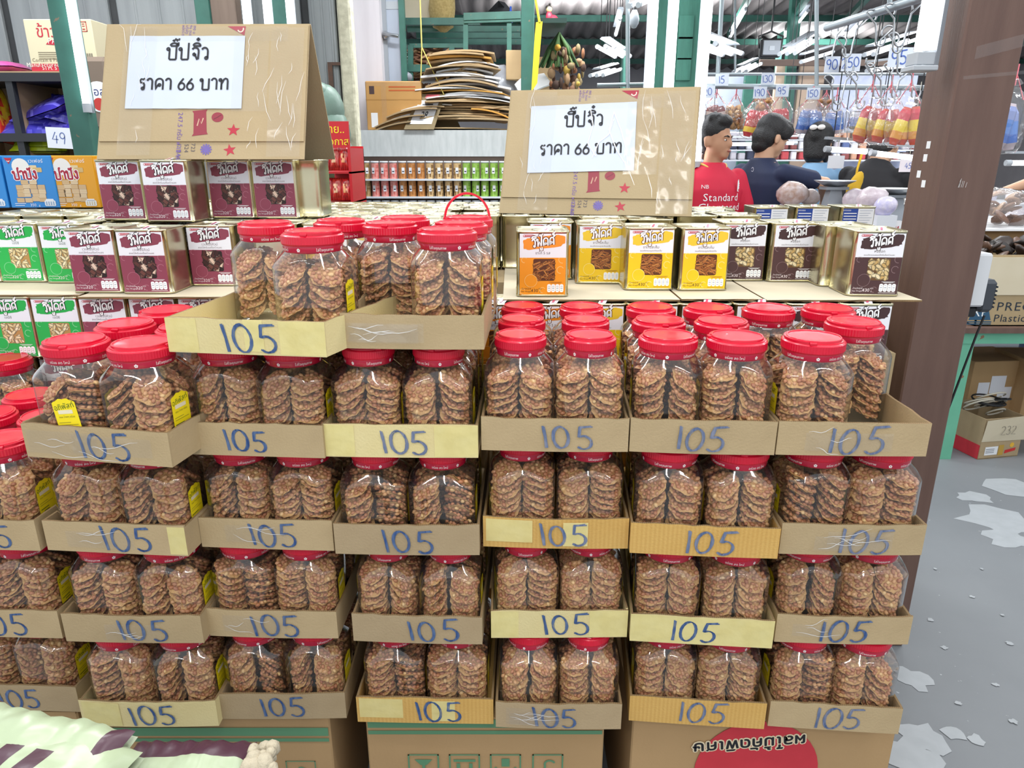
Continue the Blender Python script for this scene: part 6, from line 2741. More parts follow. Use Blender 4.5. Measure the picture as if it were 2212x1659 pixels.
# dried plants hanging
p = at_y(1207, 105, 5.4)
b = MB()
rr = random.Random(4)
for i in range(26):
    b.color(rr.choice(['#3c5a34', '#4a6a3c', '#2e4a2a', '#6a7a48']))
    a = rr.uniform(-.14, .14)
    b.tube([(0, rr.uniform(-.02, .02), .1), (a * .5, rr.uniform(-.04, .04), 0), (a, rr.uniform(-.05, .05), -.12)], [.006, .016, .005], 5)
b.color('#c8963a').ball((-.01, -.05, .0), .022, 8, 6)
tag(b.build('leaf_bundle', 'roots', None, p), 'bundle of dark green leaves hanging under the roof', 'plant', kind='stuff')
p = at_y(1225, 150, 5.4)
b = MB()
for i in range(70):
    b.color(rr.choice(['#6b4a34', '#8a5a3c', '#a88a3c', '#54382a', '#7a6a4a', '#9a7a5a', '#3f2a20']))
    b.ball((rr.uniform(-.12, .12), rr.uniform(-.08, .08), rr.uniform(-.17, .13)), (rr.uniform(.01, .03), .015, rr.uniform(.015, .04)), 6, 4)
tag(b.build('dried_garland', 'roots', None, p), 'brown and yellow dried garlands hanging below the leaf bundle', 'dried plant', kind='stuff')

# ------------------------------------------------------------------ the hall on the right: roof, back wall, rails, lamps
material('roof_sheet', '#8d8786', rough=0.8, noise=(2.5, '#6b6566', 0.8), stretch=(6, .5, 1))
material('hall_wall', '#a9a6aa', rough=0.8, noise=(2, '#8f8c90', 0.6))
material('cream_panel', '#d3b9a2', rough=0.6, noise=(3, '#bfa48c', 0.5))
material('poster', '#ccd4ea', rough=0.6, noise=(16, '#aebbe0', 0.6))
material('galvanised', '#9aa3a8', rough=0.4, metal=0.6)
RY0, RY1, RZ0, RZ1 = 6.6, 13.0, 3.275, 2.9
roof = struct(place('ceiling', None, None, (0, 0, 0)))


def roof_sheet(x0, x1, ya, yb, dz):
    b = MB()
    n = int(round((x1 - x0) / .0225))
    v = []
    for i in range(n + 1):
        x = x0 + (x1 - x0) * i / n
        w = .024 * sin(2 * pi * x / .18)
        for y in (ya, yb):
            z = RZ0 + (RZ1 - RZ0) * (y - RY0) / (RY1 - RY0)
            v.append((x, y, z + w + dz))
    b.add(v, [(2 * i, 2 * i + 2, 2 * i + 3, 2 * i + 1) for i in range(n)], True)
    o = b.build('roof_sheet', 'roof_sheet', roof)
    md = o.modifiers.new('thickness', 'SOLIDIFY')
    md.thickness = .008


for r, (ya, yb) in enumerate(((6.6, 8.9), (8.75, 11.0), (10.85, 13.1))):
    for k in range(10):
        roof_sheet(-1.6 + k * .99, -1.6 + k * .99 + 1.02, ya, yb, -.010 * r + .003 * (k % 2))
for i, y in enumerate((8.2, 9.5, 10.8, 12.2)):
    z = RZ0 + (RZ1 - RZ0) * (y - RY0) / (RY1 - RY0) - .075
    beam('steel_beam', (-1.6, y, z), (8.3, y, z), .05, .07, 'green roof purlin, %s from the aisle' % ordinal(i), m='green_steel')
for i, (px, py0, py1, Y) in enumerate(((1722, 130, -30, 8.6), (1352, 200, 100, 9.0), (1690, 120, 30, 10.5), (1345, 190, 120, 10.5))):
    beam('steel_post', (at_y(px, py0, Y).x, Y, 0), at_y(px, py1, Y), .11 if i == 0 else .05, .09, 'green hall post, %s' % ('thick one under the roof', 'slim one left', 'slim one behind the flood lamp', 'far one by the left lamps')[i])
for i, (a, bb, Y) in enumerate((((1575, 75), (1620, -10), 8.4), ((1830, 40), (1880, -12), 8.4), ((1700, 60), (1748, -12), 8.4))):
    beam('steel_beam', at_y(*a, Y + 1), at_y(*bb, Y - .6), .05, .06, 'sloping green rafter, %s of three' % ordinal(i))
b = MB()
b.box(-1.8, 13.1, 0, 8.5, 13.25, 3.0)
struct(b.build('wall_far', 'hall_wall'))
b = MB()
b.box(8.3, 3.5, 0, 8.45, 13.1, 3.4)
struct(b.build('wall_right', 'hall_wall'))
# panels in front of the far wall
for (px0, px1, py0, py1, Y, m, lab, nm) in ((1665, 1715, 140, 262, 8.6, 'cream_panel', 'cream board standing under the flood lamp, left one', 'board'), (1715, 1785, 142, 262, 8.62, 'cream_panel', 'cream board standing under the flood lamp, right one', 'board'),
                                            (1780, 1985, 160, 330, 8.4, 'poster', 'large pale blue white poster sheet behind the hooks', 'poster'),
                                            (1640, 1980, 128, 142, 8.3, 'ledge_brown', 'brown fascia beam of the stall behind the price hooks', 'beam'),
                                            (1500, 1665, 165, 330, 9.2, 'door_grey', 'grey shutter behind the hanging bags', 'shutter'),
                                            (1600, 1650, 160, 262, 9.0, 'green_steel', 'green stall door behind the hanging bags', 'door_board')):
    A, B = at_y(px0, py1, Y), at_y(px1, py0, Y)
    if nm in ('board', 'shutter', 'door_board', 'poster'):
        A.z = 0
    b = MB()
    b.cbox(((B.x - A.x) / 2, .02, (B.z - A.z) / 2), (B.x - A.x, .04, B.z - A.z), .006)
    tag(b.build(nm, m, None, A), lab, {'poster': 'poster', 'board': 'board', 'beam': 'beam', 'shutter': 'shutter', 'door_board': 'board'}[nm])


def hall_lamp(a, bb, Ya, Yb, lab, tubes=1, r=.016, sp=.035):
    p0, p1 = at_y(*a, Ya), at_y(*bb, Yb)
    return batten(p0, p1, lab, r=min(r, .018) * .8, fixture=.022, off=(0, 0, .05), tubes=tubes, spread=.030, group='hall tube lamps', wires=3.0)


hall_lamp((1522, 96), (1582, 117), 4.4, 4.9, 'triple tube lamp at the left by the green wooden post', 3)
hall_lamp((1700, 116), (1752, 84), 6.2, 6.9, 'triple tube lamp hanging below the thick green post', 3, .018, .04)
hall_lamp((1597, 155), (1632, 138), 7.6, 8.2, 'small far triple tube lamp above the rail', 3, .02, .045)
hall_lamp((1730, 134), (1800, 112), 6.0, 6.6, 'single tube lamp left of the card reading 90')
hall_lamp((1876, 118), (1970, 86), 5.4, 6.2, 'double tube lamp behind the card reading 95', 2)
hall_lamp((1872, 153), (1966, 140), 5.2, 5.6, 'single tube lamp under the card reading 95')
hall_lamp((1577, 80), (1612, 18), 8.8, 8.0, 'sloping tube lamp on the left roof rafter', 1, .022)
hall_lamp((1713, 64), (1746, 22), 8.9, 8.1, 'sloping tube lamp beside the thick green post', 1, .022)
hall_lamp((1826, 80), (1866, 38), 8.0, 7.3, 'sloping tube lamp behind the near hook rail', 1, .022)
hall_lamp((1308, 100), (1345, 122), 5.6, 6.3, 'triple tube lamp hung by wires left of the tall lamps', 3, .02, .045)
hall_lamp((1288, 163), (1328, 150), 7.0, 7.6, 'small far triple tube lamp above the grey parapet', 3, .02, .05)
hall_lamp((1245 + 85, 75), (1340, 38), 5.6, 5.2, 'slim tube lamp beside the left hanging pipe', 1, .014)
hall_lamp((1368, 12), (1400, -2), 4.8, 5.0, 'lamp at the upper edge left of the tall lamps', 2, .018, .04)
hall_lamp((1518, 312), (1640, 311), 6.2, 6.2, 'long tube lamp behind the man in red', 1, .018)
hall_lamp((1690, 309), (1722, 309), 6.3, 6.3, 'tube lamp behind the man in navy', 1, .018)
hall_lamp((1782, 322), (1882, 328), 4.0, 4.05, 'low tube lamp over the scales, left of the pair', 1, .018)
hall_lamp((1880, 330), (1982, 342), 4.0, 4.05, 'low tube lamp over the scales, right of the pair', 1, .018)
hall_lamp((1805, 302), (1910, 304), 5.4, 5.5, 'low tube lamp behind the scales pair', 1, .016)
hall_lamp((2172, 352), (2260, 352), 4.2, 4.2, 'tube lamp at the right edge above the dried food', 1, .018)
# tall lamps on the wooden green post in the middle
material('green_wood', '#3e7a68', rough=0.6, noise=(7, '#2f6152', 0.7), stretch=(4, 4, .7), bump=(30, .15))
g0 = at_y(1400, 100, 4.4)
g1 = at_y(1513, 100, 4.4)
t = thing('wooden_post', 'broad green wooden post with tall tube lamps, behind the right sign', 'post', (g0.x, 4.4, 0), 0, 'steel and wood posts')
b = MB()
b.cbox(((g1.x - g0.x) * .26, .06, 1.75), ((g1.x - g0.x) * .48, .10, 3.5), .004)
b.build('board', 'green_wood', t)
b = MB()
b.cbox(((g1.x - g0.x) * .76, .05, 1.75), ((g1.x - g0.x) * .5, .10, 3.5), .004)
b.build('board', 'green_wood', t)
for i in range(3):
    b = MB()
    z = at_y(1480, 60 + 45 * i, 4.4).z
    b.cbox(((g1.x - g0.x) * .70, -.006, z), ((g1.x - g0.x) * .28, .014, .12), .002)
    b.build('patch_board', 'green_wood', t)
for i, (px, r) in enumerate(((1404, .022), (1447, .021), (1516, .026))):
    q = at_y(px, 188, 4.2)
    batten((q.x, 4.2, q.z - (.12 if i < 2 else .42)), (q.x, 4.2, q.z + 1.1), 'tall upright tube lamp at the green wooden post, %s of three' % ordinal(i), r=r, fixture=.028, off=(.0, .05, 0), group='upright tube lamps')
# rails and hanging pipes
b = MB()
a0, a1 = at_y(1488, 186, 5.0), at_y(2120, 191, 5.0)
b.tube([a0, a1], .017, 10)
tag(b.build('hanging_rail', 'galvanised'), 'grey pipe rail carrying the hanging snack bags', 'rail')
b = MB()
a0, a1 = at_y(1488, 160, 5.6), at_y(2120, 160, 5.6)
b.tube([a0, a1], .010, 8)
tag(b.build('hanging_rail', 'galvanised'), 'thin far rail above the bag rail', 'rail')
b = MB()
a0, a1 = at_y(1786, 60, 4.1), at_y(2012, -12, 3.1)
b.tube([a0, a1], .019, 10)
tag(b.build('hanging_rail', 'galvanised'), 'sloping near pipe rail with metal hooks', 'rail')
NEAR0, NEAR1 = a0, a1
for i, (px, py0, py1, Y) in enumerate(((1553, 186, -30, 5.0), (1756, 186, -30, 5.0), (1348, 195, -30, 4.9), (1914, 12, -40, 3.5), (1580, 155, -30, 7.6))):
    b = MB()
    b.tube([at_y(px - (4 if i == 0 else -8), py0, Y), at_y(px + (8 if i < 2 else 8), py1, Y)], .014 if i < 3 else .011, 8)
    tag(b.build('drop_pipe', 'galvanised'), ('pipe dropping to the bag rail, left one', 'pipe dropping to the bag rail, right one', 'grey pipe hanging left of the tall lamps', 'pipe holding the near hook rail', 'thin wire pipe over the far triple lamp')[i], 'pipe', 'pipes hanging from the roof')
b = MB()
a0, a1 = at_y(1290, 184, 4.9), at_y(1392, 182, 4.9)
b.tube([a0, a1], .012, 8)
tag(b.build('hanging_rail', 'galvanised'), 'short grey rail with green end left of the tall lamps', 'rail')
b = MB()
for px in (1310, 1316):
    b.tube([at_y(px - 2, 95, 6), at_y(px + 4, -20, 6)], .004, 5)
tag(b.build('lamp_wires', 'black_plastic'), 'pair of dark wires holding the left triple lamp', 'wire')
t = thing('bulb', 'white bulb hanging left of the tall lamps', 'lamp', at_y(1370, 40, 5.2))
b = MB()
b.lathe([(0, -.06), (.016, -.055), (.03, -.03), (.034, .0), (.026, .03), (.016, .05)], 14)
b.build('glass', 'lamp_white', t)
b = MB()
b.lathe([(.016, .05), (.016, .08), (.006, .085), (.004, .2)], 10)
b.build('socket', 'black_plastic', t)
# flood lamp
p = at_y(1667, 103, 7.0)
t = thing('flood_lamp', 'square flood lamp with dark frame under the roof', 'lamp', p)
b = MB()
b.cbox((0, .04, 0), (.19, .07, .155), .012)
b.build('housing', 'black_plastic', t)
b = MB()
b.cbox((0, -.002, 0), (.155, .012, .12), .004)
b.build('lens', 'lamp_white', t)
b = MB()
b.cbox((0, -.009, -.005), (.05, .006, .04), .002)
b.build('chip', 'lamp_grey', t)
b = MB()
b.tube([(-.1, .05, 0), (-.11, .05, .1), (0, .05, .14), (.11, .05, .1), (.1, .05, 0)], .008, 6)
b.tube([(0, .05, .14), (0, .05, .75)], .008, 6)
b.build('bracket', 'black_plastic', t)


# ------------------------------------------------------------------ hooks and price cards
def hook(p, L, lab, flip=1, grp='metal hooks'):
    b = MB()
    r = .028
    pts = [(flip * (-r + r * cos(a)) - flip * r * 0, 0, r * sin(a)) for a in [radians(-150 + 210 * i / 10) for i in range(11)]]
    pts = [(flip * (.0 - r - r * cos(radians(210 - 210 * i / 10))), 0, -r + r * sin(radians(210 - 210 * i / 10)) + r) for i in range(9)]
    pts += [(0, 0, -.03), (flip * .01, 0, -L * .6)]
    pts += [(flip * (.01 + .022 - .022 * cos(radians(200 * i / 8))), 0, -L * .6 - .022 - .022 * sin(radians(200 * i / 8)) * 1.3) for i in range(1, 9)]
    b.tube(pts, .0042, 6)
    o = b.build('hook', 'steel', None, p)
    return tag(o, lab, 'hook', grp)


def card(p, w, h, s, lab, size, colr='#d3dae6', rot=0.0, up=0):
    t = thing('price_card', lab, 'price card', p, 0)
    b = MB()
    b.color(colr).box(-w / 2, 0, -h / 2, w / 2, .003, h / 2)
    b.build('card', 'print', t)
    b = MB()
    b.M = TR(0, -.0012, 0) @ FRONT
    b.color('#4a68b8')
    pen_text(b, s, 0, -size * .5, size, size * .1, rot=rot)
    if s:
        b.build('writing', 'print', t)['kind'] = 'stuff'
    if up:
        b = MB()
        b.tube([(0, .002, h / 2), (0, .004, up)], .002, 5)
        b.build('string', 'cable_white', t)
    return t


def near_at(f):
    return NEAR0.lerp(NEAR1, f)


for i, (f, L, fl) in enumerate(((.14, .17, -1), (.36, .17, -1), (.55, .12, 1), (.72, .19, 1), (.86, .17, -1))):
    hook(near_at(f) + Vector((0, -.005, -.02)), L, 'metal S hook on the near rail, %s from the far end' % ordinal(i), fl)
for i, (px, py, Y, fl) in enumerate(((1828, 92, 3.9, 1), (1800, 175, 4.0, 1), (1830, 160, 4.0, -1), (1852, 168, 3.9, 1), (1905, 70, 3.6, -1), (1942, 85, 3.5, 1), (1905, 160, 3.8, 1), (1945, 160, 3.8, -1))):
    hook(at_y(px, py, Y), .16, 'metal S hook hanging near the price cards, %s in the cluster' % ordinal(i), fl)
card(at_y(1798, 139, 3.95), .075, .075, '90', 'price card reading 90, left of the 250 card', .046)
card(at_y(1839, 135, 3.9), .095, .082, '250', 'price card reading 250, on a hook between the other two', .044, rot=.12)
card(at_y(1945, 124, 3.6), .11, .085, '95', 'larger price card reading 95 on a hook near the post', .058, rot=.08)
for (px, py, s, lab) in ((1530, 200 - 2, '20', 'price card reading 20 over the leftmost hanging bag'), (1642, 200, '190', 'price card reading 190 over the red and yellow bag'), (1690, 196, '95', 'price card reading 95 over the second red and yellow bag'),
                         (1757, 202, '150', 'price card reading 150 over the blue bag'), (1659, 170, '130', 'price card reading 130 above the rail'), (1560, 172, '15', 'small price card above the rail at the left')):
    card(at_y(px, py, 4.96), .085, .072, s, lab, .042, rot=.08)
clear_film('hang_film', gloss=0.04, rough=0.12, body=0.04, body_col='#ffffff', boost=1.5, bump=(18, 1.0))
material('cord_red', '#d8707a', rough=0.6)


def hanging_bag(px, py_top, py_bot, Y, wpx, cols, lab, packs, inner=None, idx=0, tilt=0.0, pname='red and yellow snack pack'):
    top, bot = at_y(px, py_top, Y), at_y(px, py_bot, Y)
    H = top.z - bot.z
    Wd = wpx * (Y * cos(PITCH)) / FPX
    t = thing('hanging_bag', lab, 'bag', top, 0, 'hanging clear snack bags')
    b = MB()
    b.smooth = True
    n = 16
    rr = random.Random(int(px))
    prof = [(.10, 0), (.22, -.06), (.10, -.10), (.30, -.2), (.46, -.42), (.5, -.7), (.46, -.92), (.34, -1.0), (0, -1.02)]
    v, f = [], []
    for (r, z) in prof:
        for k in range(n):
            a = 2 * pi * k / n
            q = 1 + .12 * mnoise.noise((cos(a) * 2 + px, sin(a) * 2, z * 5))
            v.append((Wd * r * cos(a) * q, Wd * .32 * r / .5 * sin(a) * q, H * z))
    for j in range(len(prof) - 1):
        for k in range(n):
            a, c = j * n + k, j * n + (k + 1) % n
            f.append((a, c, c + n, a + n))
    b.add(v, f)
    b.build('film', 'hang_film', t)
    b = MB()
    b.tube([(0, 0, -.09 * H), (0, 0, .06)], .004, 6)
    b.tube([(-.3 * Wd, 0, -.28 * H), (0, 0, .02), (.3 * Wd, 0, -.28 * H)], .003, 5)
    b.build('tie_cord', 'cord_red', t)
    for k in range(packs):
        b = MB()
        b.smooth = True
        u = (k + .5) / packs - .5
        pw, ph = Wd / (packs + .6) * 1.1, H * rr.uniform(.58, .66)
        m = 12
        O = [(pw / 2 * cos(2 * pi * i / m), pw * .28 * sin(2 * pi * i / m)) for i in range(m)]
        zs = [0, .06, .16, .34, .36, .64, .66, .84, .94, 1.0]
        cc = [cols[0], cols[0], cols[1], cols[1], cols[2], cols[2], cols[3], cols[3], cols[0]]
        for j in range(len(zs) - 1):
            s0 = .55 + .45 * min(1, sin(pi * min(max(zs[j], .03), .97)) * 2.2)
            s1 = .55 + .45 * min(1, sin(pi * min(max(zs[j + 1], .03), .97)) * 2.2)
            b.color(cc[j])
            vv = [(x * s0, y * s0, ph * zs[j]) for x, y in O] + [(x * s1, y * s1, ph * zs[j + 1]) for x, y in O]
            b.add(vv, [(i, (i + 1) % m, (i + 1) % m + m, i + m) for i in range(m)])
        o = b.build('snack_pack', 'print_gloss', None, (top.x + u * Wd * .8, Y - .012 + .02 * (k % 2), bot.z + H * .04), (0, -u * .55 + tilt, 0))
        tag(o, '%s, %s in %s' % (pname, ordinal(k), lab[:lab.find('hanging')].strip() + ' hanging bag'), 'snack pack', 'snack packs in the hanging bags')
    if inner:
        b = MB()
        b.smooth = True
        for k in range(40):
            b.color(rr.choice(inner))
            a, q = rr.uniform(0, 6.28), sqrt(rr.random())
            z = rr.uniform(-.95, -.32)
            b.ball((Wd * .36 * q * cos(a), Wd * .2 * q * sin(a), H * z), (rr.uniform(.012, .03), .015, rr.uniform(.012, .03)), 6, 4, Euler((a, z, a)).to_matrix())
        o = b.build('snack_filling', 'roots', t)
        o['kind'] = 'stuff'
    return t


RY = ('#c41f2c', '#e8c022', '#b83a2a', '#c8242e')
RY2 = ('#a8382a', '#e2b81e', '#c8402e', '#c41f2c')
BL = ('#c8b8c0', '#2f62b8', '#3f78c8', '#7a8ac0')
hanging_bag(1502, 202, 262, 5.0, 52, RY, 'leftmost hanging bag of dark red snacks', 2, pname='dark red snack pack')
hanging_bag(1548, 206, 268, 5.02, 58, ('#8a3a30', '#a8605a', '#c8b0a8', '#7a2a28'), 'brownish red hanging bag behind the man in red', 3, pname='brownish pack')
hanging_bag(1590, 208, 280, 5.05, 50, RY, 'hanging bag of golden crumbs right of the man in red', 0, ['#b08048', '#c89a60', '#9a6c3a'])
hanging_bag(1640, 208, 298, 4.97, 74, RY, 'wide red and yellow hanging bag', 3)
hanging_bag(1690, 206, 286, 5.0, 58, RY, 'second red and yellow hanging bag', 2)
hanging_bag(1655, 200, 245, 5.2, 44, RY, 'hanging bag of golden crumbs at the back', 0, ['#b08048', '#c89a60', '#9a6c3a'])
hanging_bag(1756, 208, 292, 4.98, 78, BL, 'wide blue pack hanging bag', 4, pname='blue snack pack')
hanging_bag(1785, 205, 250, 5.2, 36, BL, 'hanging bag of brown crumbs behind the blue one', 0, ['#a87848', '#8a5c34'])
hanging_bag(1808, 210, 292, 4.97, 62, BL, 'second blue pack hanging bag', 2, pname='blue snack pack')
hanging_bag(1852, 215, 282, 4.98, 44, ('#3a3f4a', '#2f62b8', '#2a58b0', '#c8ccd8'), 'third blue pack hanging bag', 1, pname='blue snack pack')
PK = ('#d04a30', '#d8902e', '#e8c81e', '#c8283a')
hanging_bag(1885, 188, 312, 3.9, 84, PK, 'large near hanging bag, farthest from the post', 2, tilt=.12, pname='long red pack')
hanging_bag(1925, 190, 312, 3.8, 80, PK, 'large near hanging bag, second from the post', 2, tilt=.1, pname='long red pack')
hanging_bag(1968, 186, 318, 3.7, 84, PK, 'large near hanging bag, nearest the post', 3, tilt=.08, pname='long red pack')
hanging_bag(2195, 170, 330, 3.4, 80, BL, 'hanging bag at the right edge beside the conduit', 2, pname='blue snack pack')
for i, px in enumerate((1885, 1925, 1968)):
    p = at_y(px, 178, 3.9 - .1 * i)
    hook(p + Vector((0, 0, .06)), .14, 'metal S hook holding a large near bag, %s' % ordinal(i), 1)

# ------------------------------------------------------------------ stalls, scales and goods behind the tins
material('stall_white', '#cfd2d8', rough=0.5)
material('bag_goods', attr=True, rough=0.25, noise=(26, '#ded6da', 0.75), bump=(30, .6))
for (x0, x1, y0, y1, z, lab) in ((1.4, 3.4, 5.4, 6.2, .98, 'white stall counter behind the people'), (1.53, 2.09, 3.6, 4.1, .98, 'white stall counter with the scales'), (1.2, 5.4, 7.2, 8.0, 1.0, 'long white stall at the back of the hall'), (3.5, 6.0, 5.5, 6.4, .95, 'white stall at the right')):
    t = thing('stall_counter', lab, 'counter', (x0, y0, 0))
    b = MB()
    b.box(0, 0, z - .05, x1 - x0, y1 - y0, z)
    b.build('counter_top', 'stall_white', t)
    b = MB()
    b.box(.02, .02, 0, x1 - x0 - .02, y1 - y0 - .02, z - .05)
    b.build('counter_base', 'lamp_grey', t)
rr = random.Random(31)
G = 0
for (x0, x1, y, z, n_) in ((1.5, 3.3, 5.8, .98, 12), (1.3, 5.2, 7.4, 1.0, 16), (3.6, 5.8, 5.9, .95, 8), (1.6, 2.05, 3.98, .98, 4)):
    for i in range(n_):
        x = x0 + (x1 - x0) * (i + .5) / n_ + rr.uniform(-.03, .03)
        b = MB()
        b.smooth = True
        r = rr.uniform(.07, .11)
        b.ball((0, 0, r * .75), (r, r * .8, r * .8), 12, 8)
        b.v = [tuple(Vector(q) * (1 + .22 * mnoise.noise(Vector(q) * 16 + Vector((x * 9, y, 0))))) for q in b.v]
        colr = rr.choice(['#c8bcc4', '#b9a0a0', '#d0c4c8', '#b08a78', '#a8a0c0', '#c8a890', '#d8d0d8', '#a86a60'])
        b.c = [srgb(colr) for _ in b.c]
        o = b.build('goods_bag', 'bag_goods', None, (x, y + rr.uniform(-.08, .08), z))
        G += 1
        tag(o, 'small filled plastic bag lying on a white stall counter', 'bag', 'bags of goods on the stalls')
# shelf wall of colourful small goods in the far middle
material('goods', attr=True, rough=0.5)
A, B = at_y(1500, 345, 8.05), at_y(1985, 345, 8.05)
t = thing('stall_shelf', 'far stall shelf unit with three boards of small goods', 'shelf', (A.x, A.y, 0))
SWD = B.x - A.x
for xx in (0, SWD - .03):
    b = MB()
    b.box(xx, .17, 0, xx + .03, .2, at_y(1500, 301, 8.05).z + .12)
    b.build('upright', 'lamp_grey', t)
for r in range(3):
    A = at_y(1500, 345 - 22 * r, 8.05)
    b = MB()
    b.box(0, 0, A.z - .015, SWD, .2, A.z)
    b.build('board', 'stall_white', t)
    n_ = 26
    for i in range(n_):
        x = (i + .5) / n_ * SWD
        b = MB()
        b.color(rr.choice(['#3a3f55', '#b8b0b8', '#c8c4cc', '#8a4a48', '#5a6a98', '#c89a80', '#dcdce2', '#6a5a58', '#c04a50', '#e0e0e6']))
        hh = rr.uniform(.06, .10)
        b.cbox((0, .06, hh / 2), (rr.uniform(.06, .085), .10, hh), .01)
        tag(b.build('goods_pack', 'goods', None, (A.x + x, A.y, A.z)), 'small pack standing on the far stall shelf, %s board from below' % ordinal(r), 'pack', 'packs on the far stall shelf, %s board' % ordinal(r))


def scale_(px, py, Y, z, lab):
    p = at_y(px, py, Y)
    t = thing('scale', lab, 'scale', (p.x, Y, z))
    h = p.z - z
    b = MB()
    v = [(-.075, -.07, 0), (.075, -.07, 0), (.075, .07, 0), (-.075, .07, 0), (-.03, -.03, h - .03), (.03, -.03, h - .03), (.03, .03, h - .03), (-.03, .03, h - .03)]
    b.add(v, [(3, 2, 1, 0), (4, 5, 6, 7), (0, 1, 5, 4), (1, 2, 6, 5), (2, 3, 7, 6), (3, 0, 4, 7)])
    b.build('scale_body', 'lamp_white', t)
    b = MB()
    b.M = TR(0, -.066, h * .35) @ Matrix.Rotation(.3, 4, 'X') @ FRONT
    b.color('#f4f4f6').disc(0, 0, .045, 0, 18)
    b.color('#c03040').rect(-.010, -.012, -.003, .012, .0006).rect(.004, -.012, .011, .012, .0006)
    b.build('dial', 'print', t)
    b = MB()
    b.box(-.06, -.05, h - .03, .06, .05, h - .015)
    b.build('platform', 'lamp_white', t)
    b = MB()
    b.lathe([(0, h - .012), (.05, h - .012), (.10, h + .012), (.108, h + .018), (.10, h + .015), (.05, h - .006), (0, h - .006)], 24)
    b.build('pan', 'steel', t)


scale_(1803, 397, 4.0, .98, 'scale with round metal pan, left of the yellow strap')
scale_(1935, 414, 3.95, .98, 'scale with round metal pan beside the post')
for i, (px, py, Y, r, c, lab) in enumerate(((1850, 432, 3.9, .075, '#b8aab4', 'pale bag of goods between the scales'), (1885, 432, 3.85, .085, '#c4b4bc', 'larger pale bag of goods between the scales'), (1912, 446, 3.7, .06, '#b8b4d8', 'lilac plastic bag near the post'),
                                            (1712, 418, 4.1, .085, '#b09080', 'clear bag of brown goods held by the man in navy'), (1748, 425, 4.15, .06, '#c4b0a8', 'smaller bag beside the held one'))):
    p = at_y(px, py, Y)
    b = MB()
    b.smooth = True
    b.ball((0, 0, 0), (r, r * .7, r * .8), 14, 9)
    b.v = [tuple(Vector(q) * (1 + .25 * mnoise.noise(Vector(q) * 14 + Vector((px, 0, 0))))) for q in b.v]
    b.c = [srgb(c) for _ in b.c]
    tag(b.build('goods_bag', 'bag_goods', None, p), lab, 'bag')
    b = MB()
    b.box(-.05, -.04, 0, .05, .04, max(.02, p.z - r * .7 - .98))
    if p.z - r * .7 > 1.0:
        tag(b.build('goods_pack', 'stall_white', None, (p.x, Y, .98)), 'white pack under the bag, %s between scales and people' % ordinal(i), 'pack')
card(at_y(1806, 350, 4.6), .10, .075, '', 'white notice card hanging in front of the woman in blue', .04, colr='#e2e4ea', up=.30)
card(at_y(1962, 358, 4.3), .10, .07, '45', 'white card with red print by the post', .03, colr='#e8dfe4', up=.45)

# ------------------------------------------------------------------ people
material('skin', '#b98a6c', rough=0.55, noise=(6, '#a87658', 0.3))
material('skin_light', '#cfa486', rough=0.55, noise=(6, '#bd9072', 0.3))
material('hair_black', '#141214', rough=0.5, bump=(160, .4))
material('eye_white', '#e8e4e0', rough=0.3)
material('eye_dark', '#1a1210', rough=0.25)
material('lips', '#9a5a50', rough=0.5)


def fuse(mb, name, mat_, parent, voxel=.008, smooth=4):
    """fuse overlapping volumes into one continuous skin"""
    o = mb.build(name, mat_)
    m = o.modifiers.new('r', 'REMESH')
    m.mode = 'VOXEL'
    m.voxel_size = voxel
    s = o.modifiers.new('s', 'SMOOTH')
    s.iterations = smooth
    s.factor = .5
    dg = bpy.context.evaluated_depsgraph_get()
    me = bpy.data.meshes.new_from_object(o.evaluated_get(dg))
    me.name = name
    old = o.data
    bpy.data.objects.remove(o)
    bpy.data.meshes.remove(old)
    for p in me.polygons:
        p.use_smooth = True
    return place(name, me, parent)


def cap(mb, a, c, r0, r1, n=12):
    a, c = Vector(a), Vector(c)
    pts = [a.lerp(c, i / 5) for i in range(6)]
    mb.tube(pts, [r0 + (r1 - r0) * i / 5 for i in range(6)], n)
    mb.ball(a, r0, 10, 8)
    mb.ball(c, r1, 10, 8)


def trunk(mb, rings, M=None):
    """stack of ellipses (z, rx, ry, x, y)"""
    n = 20
    R = []
    for (z, rx, ry, cx, cy) in rings:
        R.append([(cx + rx * cos(2 * pi * i / n), cy + ry * sin(2 * pi * i / n), z) for i in range(n)])
    if M is not None:
        R = [[M @ Vector(p) for p in r] for r in R]
    loft(mb, R)


def hand(mb, w, d, side, s=1.0):
    """palm, four unequal bent fingers and a thumb at the palm's side; d = direction the hand points"""
    w, d = Vector(w), Vector(d).normalized()
    up = Vector((0, 0, 1)) if abs(d.z) < .8 else Vector((0, -1, 0))
    x = d.cross(up).normalized() * side
    n = x.cross(d).normalized()
    pal = w + d * .05
    R = Matrix((x, n, d)).transposed()
    mb.ball(pal, (.042 * s, .017 * s, .055 * s), 10, 8, R)
    for k, L in enumerate((.070, .078, .072, .058)):
        b0 = w + d * .085 + x * (.030 - .020 * k)
        b1 = b0 + d * L * .5 - n * .004
        b2 = b1 + d * L * .42 - n * .022
        cap(mb, b0, b1, .0095, .0088, 8)
        cap(mb, b1, b2, .0088, .0078, 8)
    t0 = w + d * .03 + x * .034
    t1 = t0 + x * .022 + d * .03 - n * .01
    cap(mb, t0, t1, .0115, .010, 8)
    cap(mb, t1, t1 + d * .028 + x * .002 - n * .012, .010, .0085, 8)


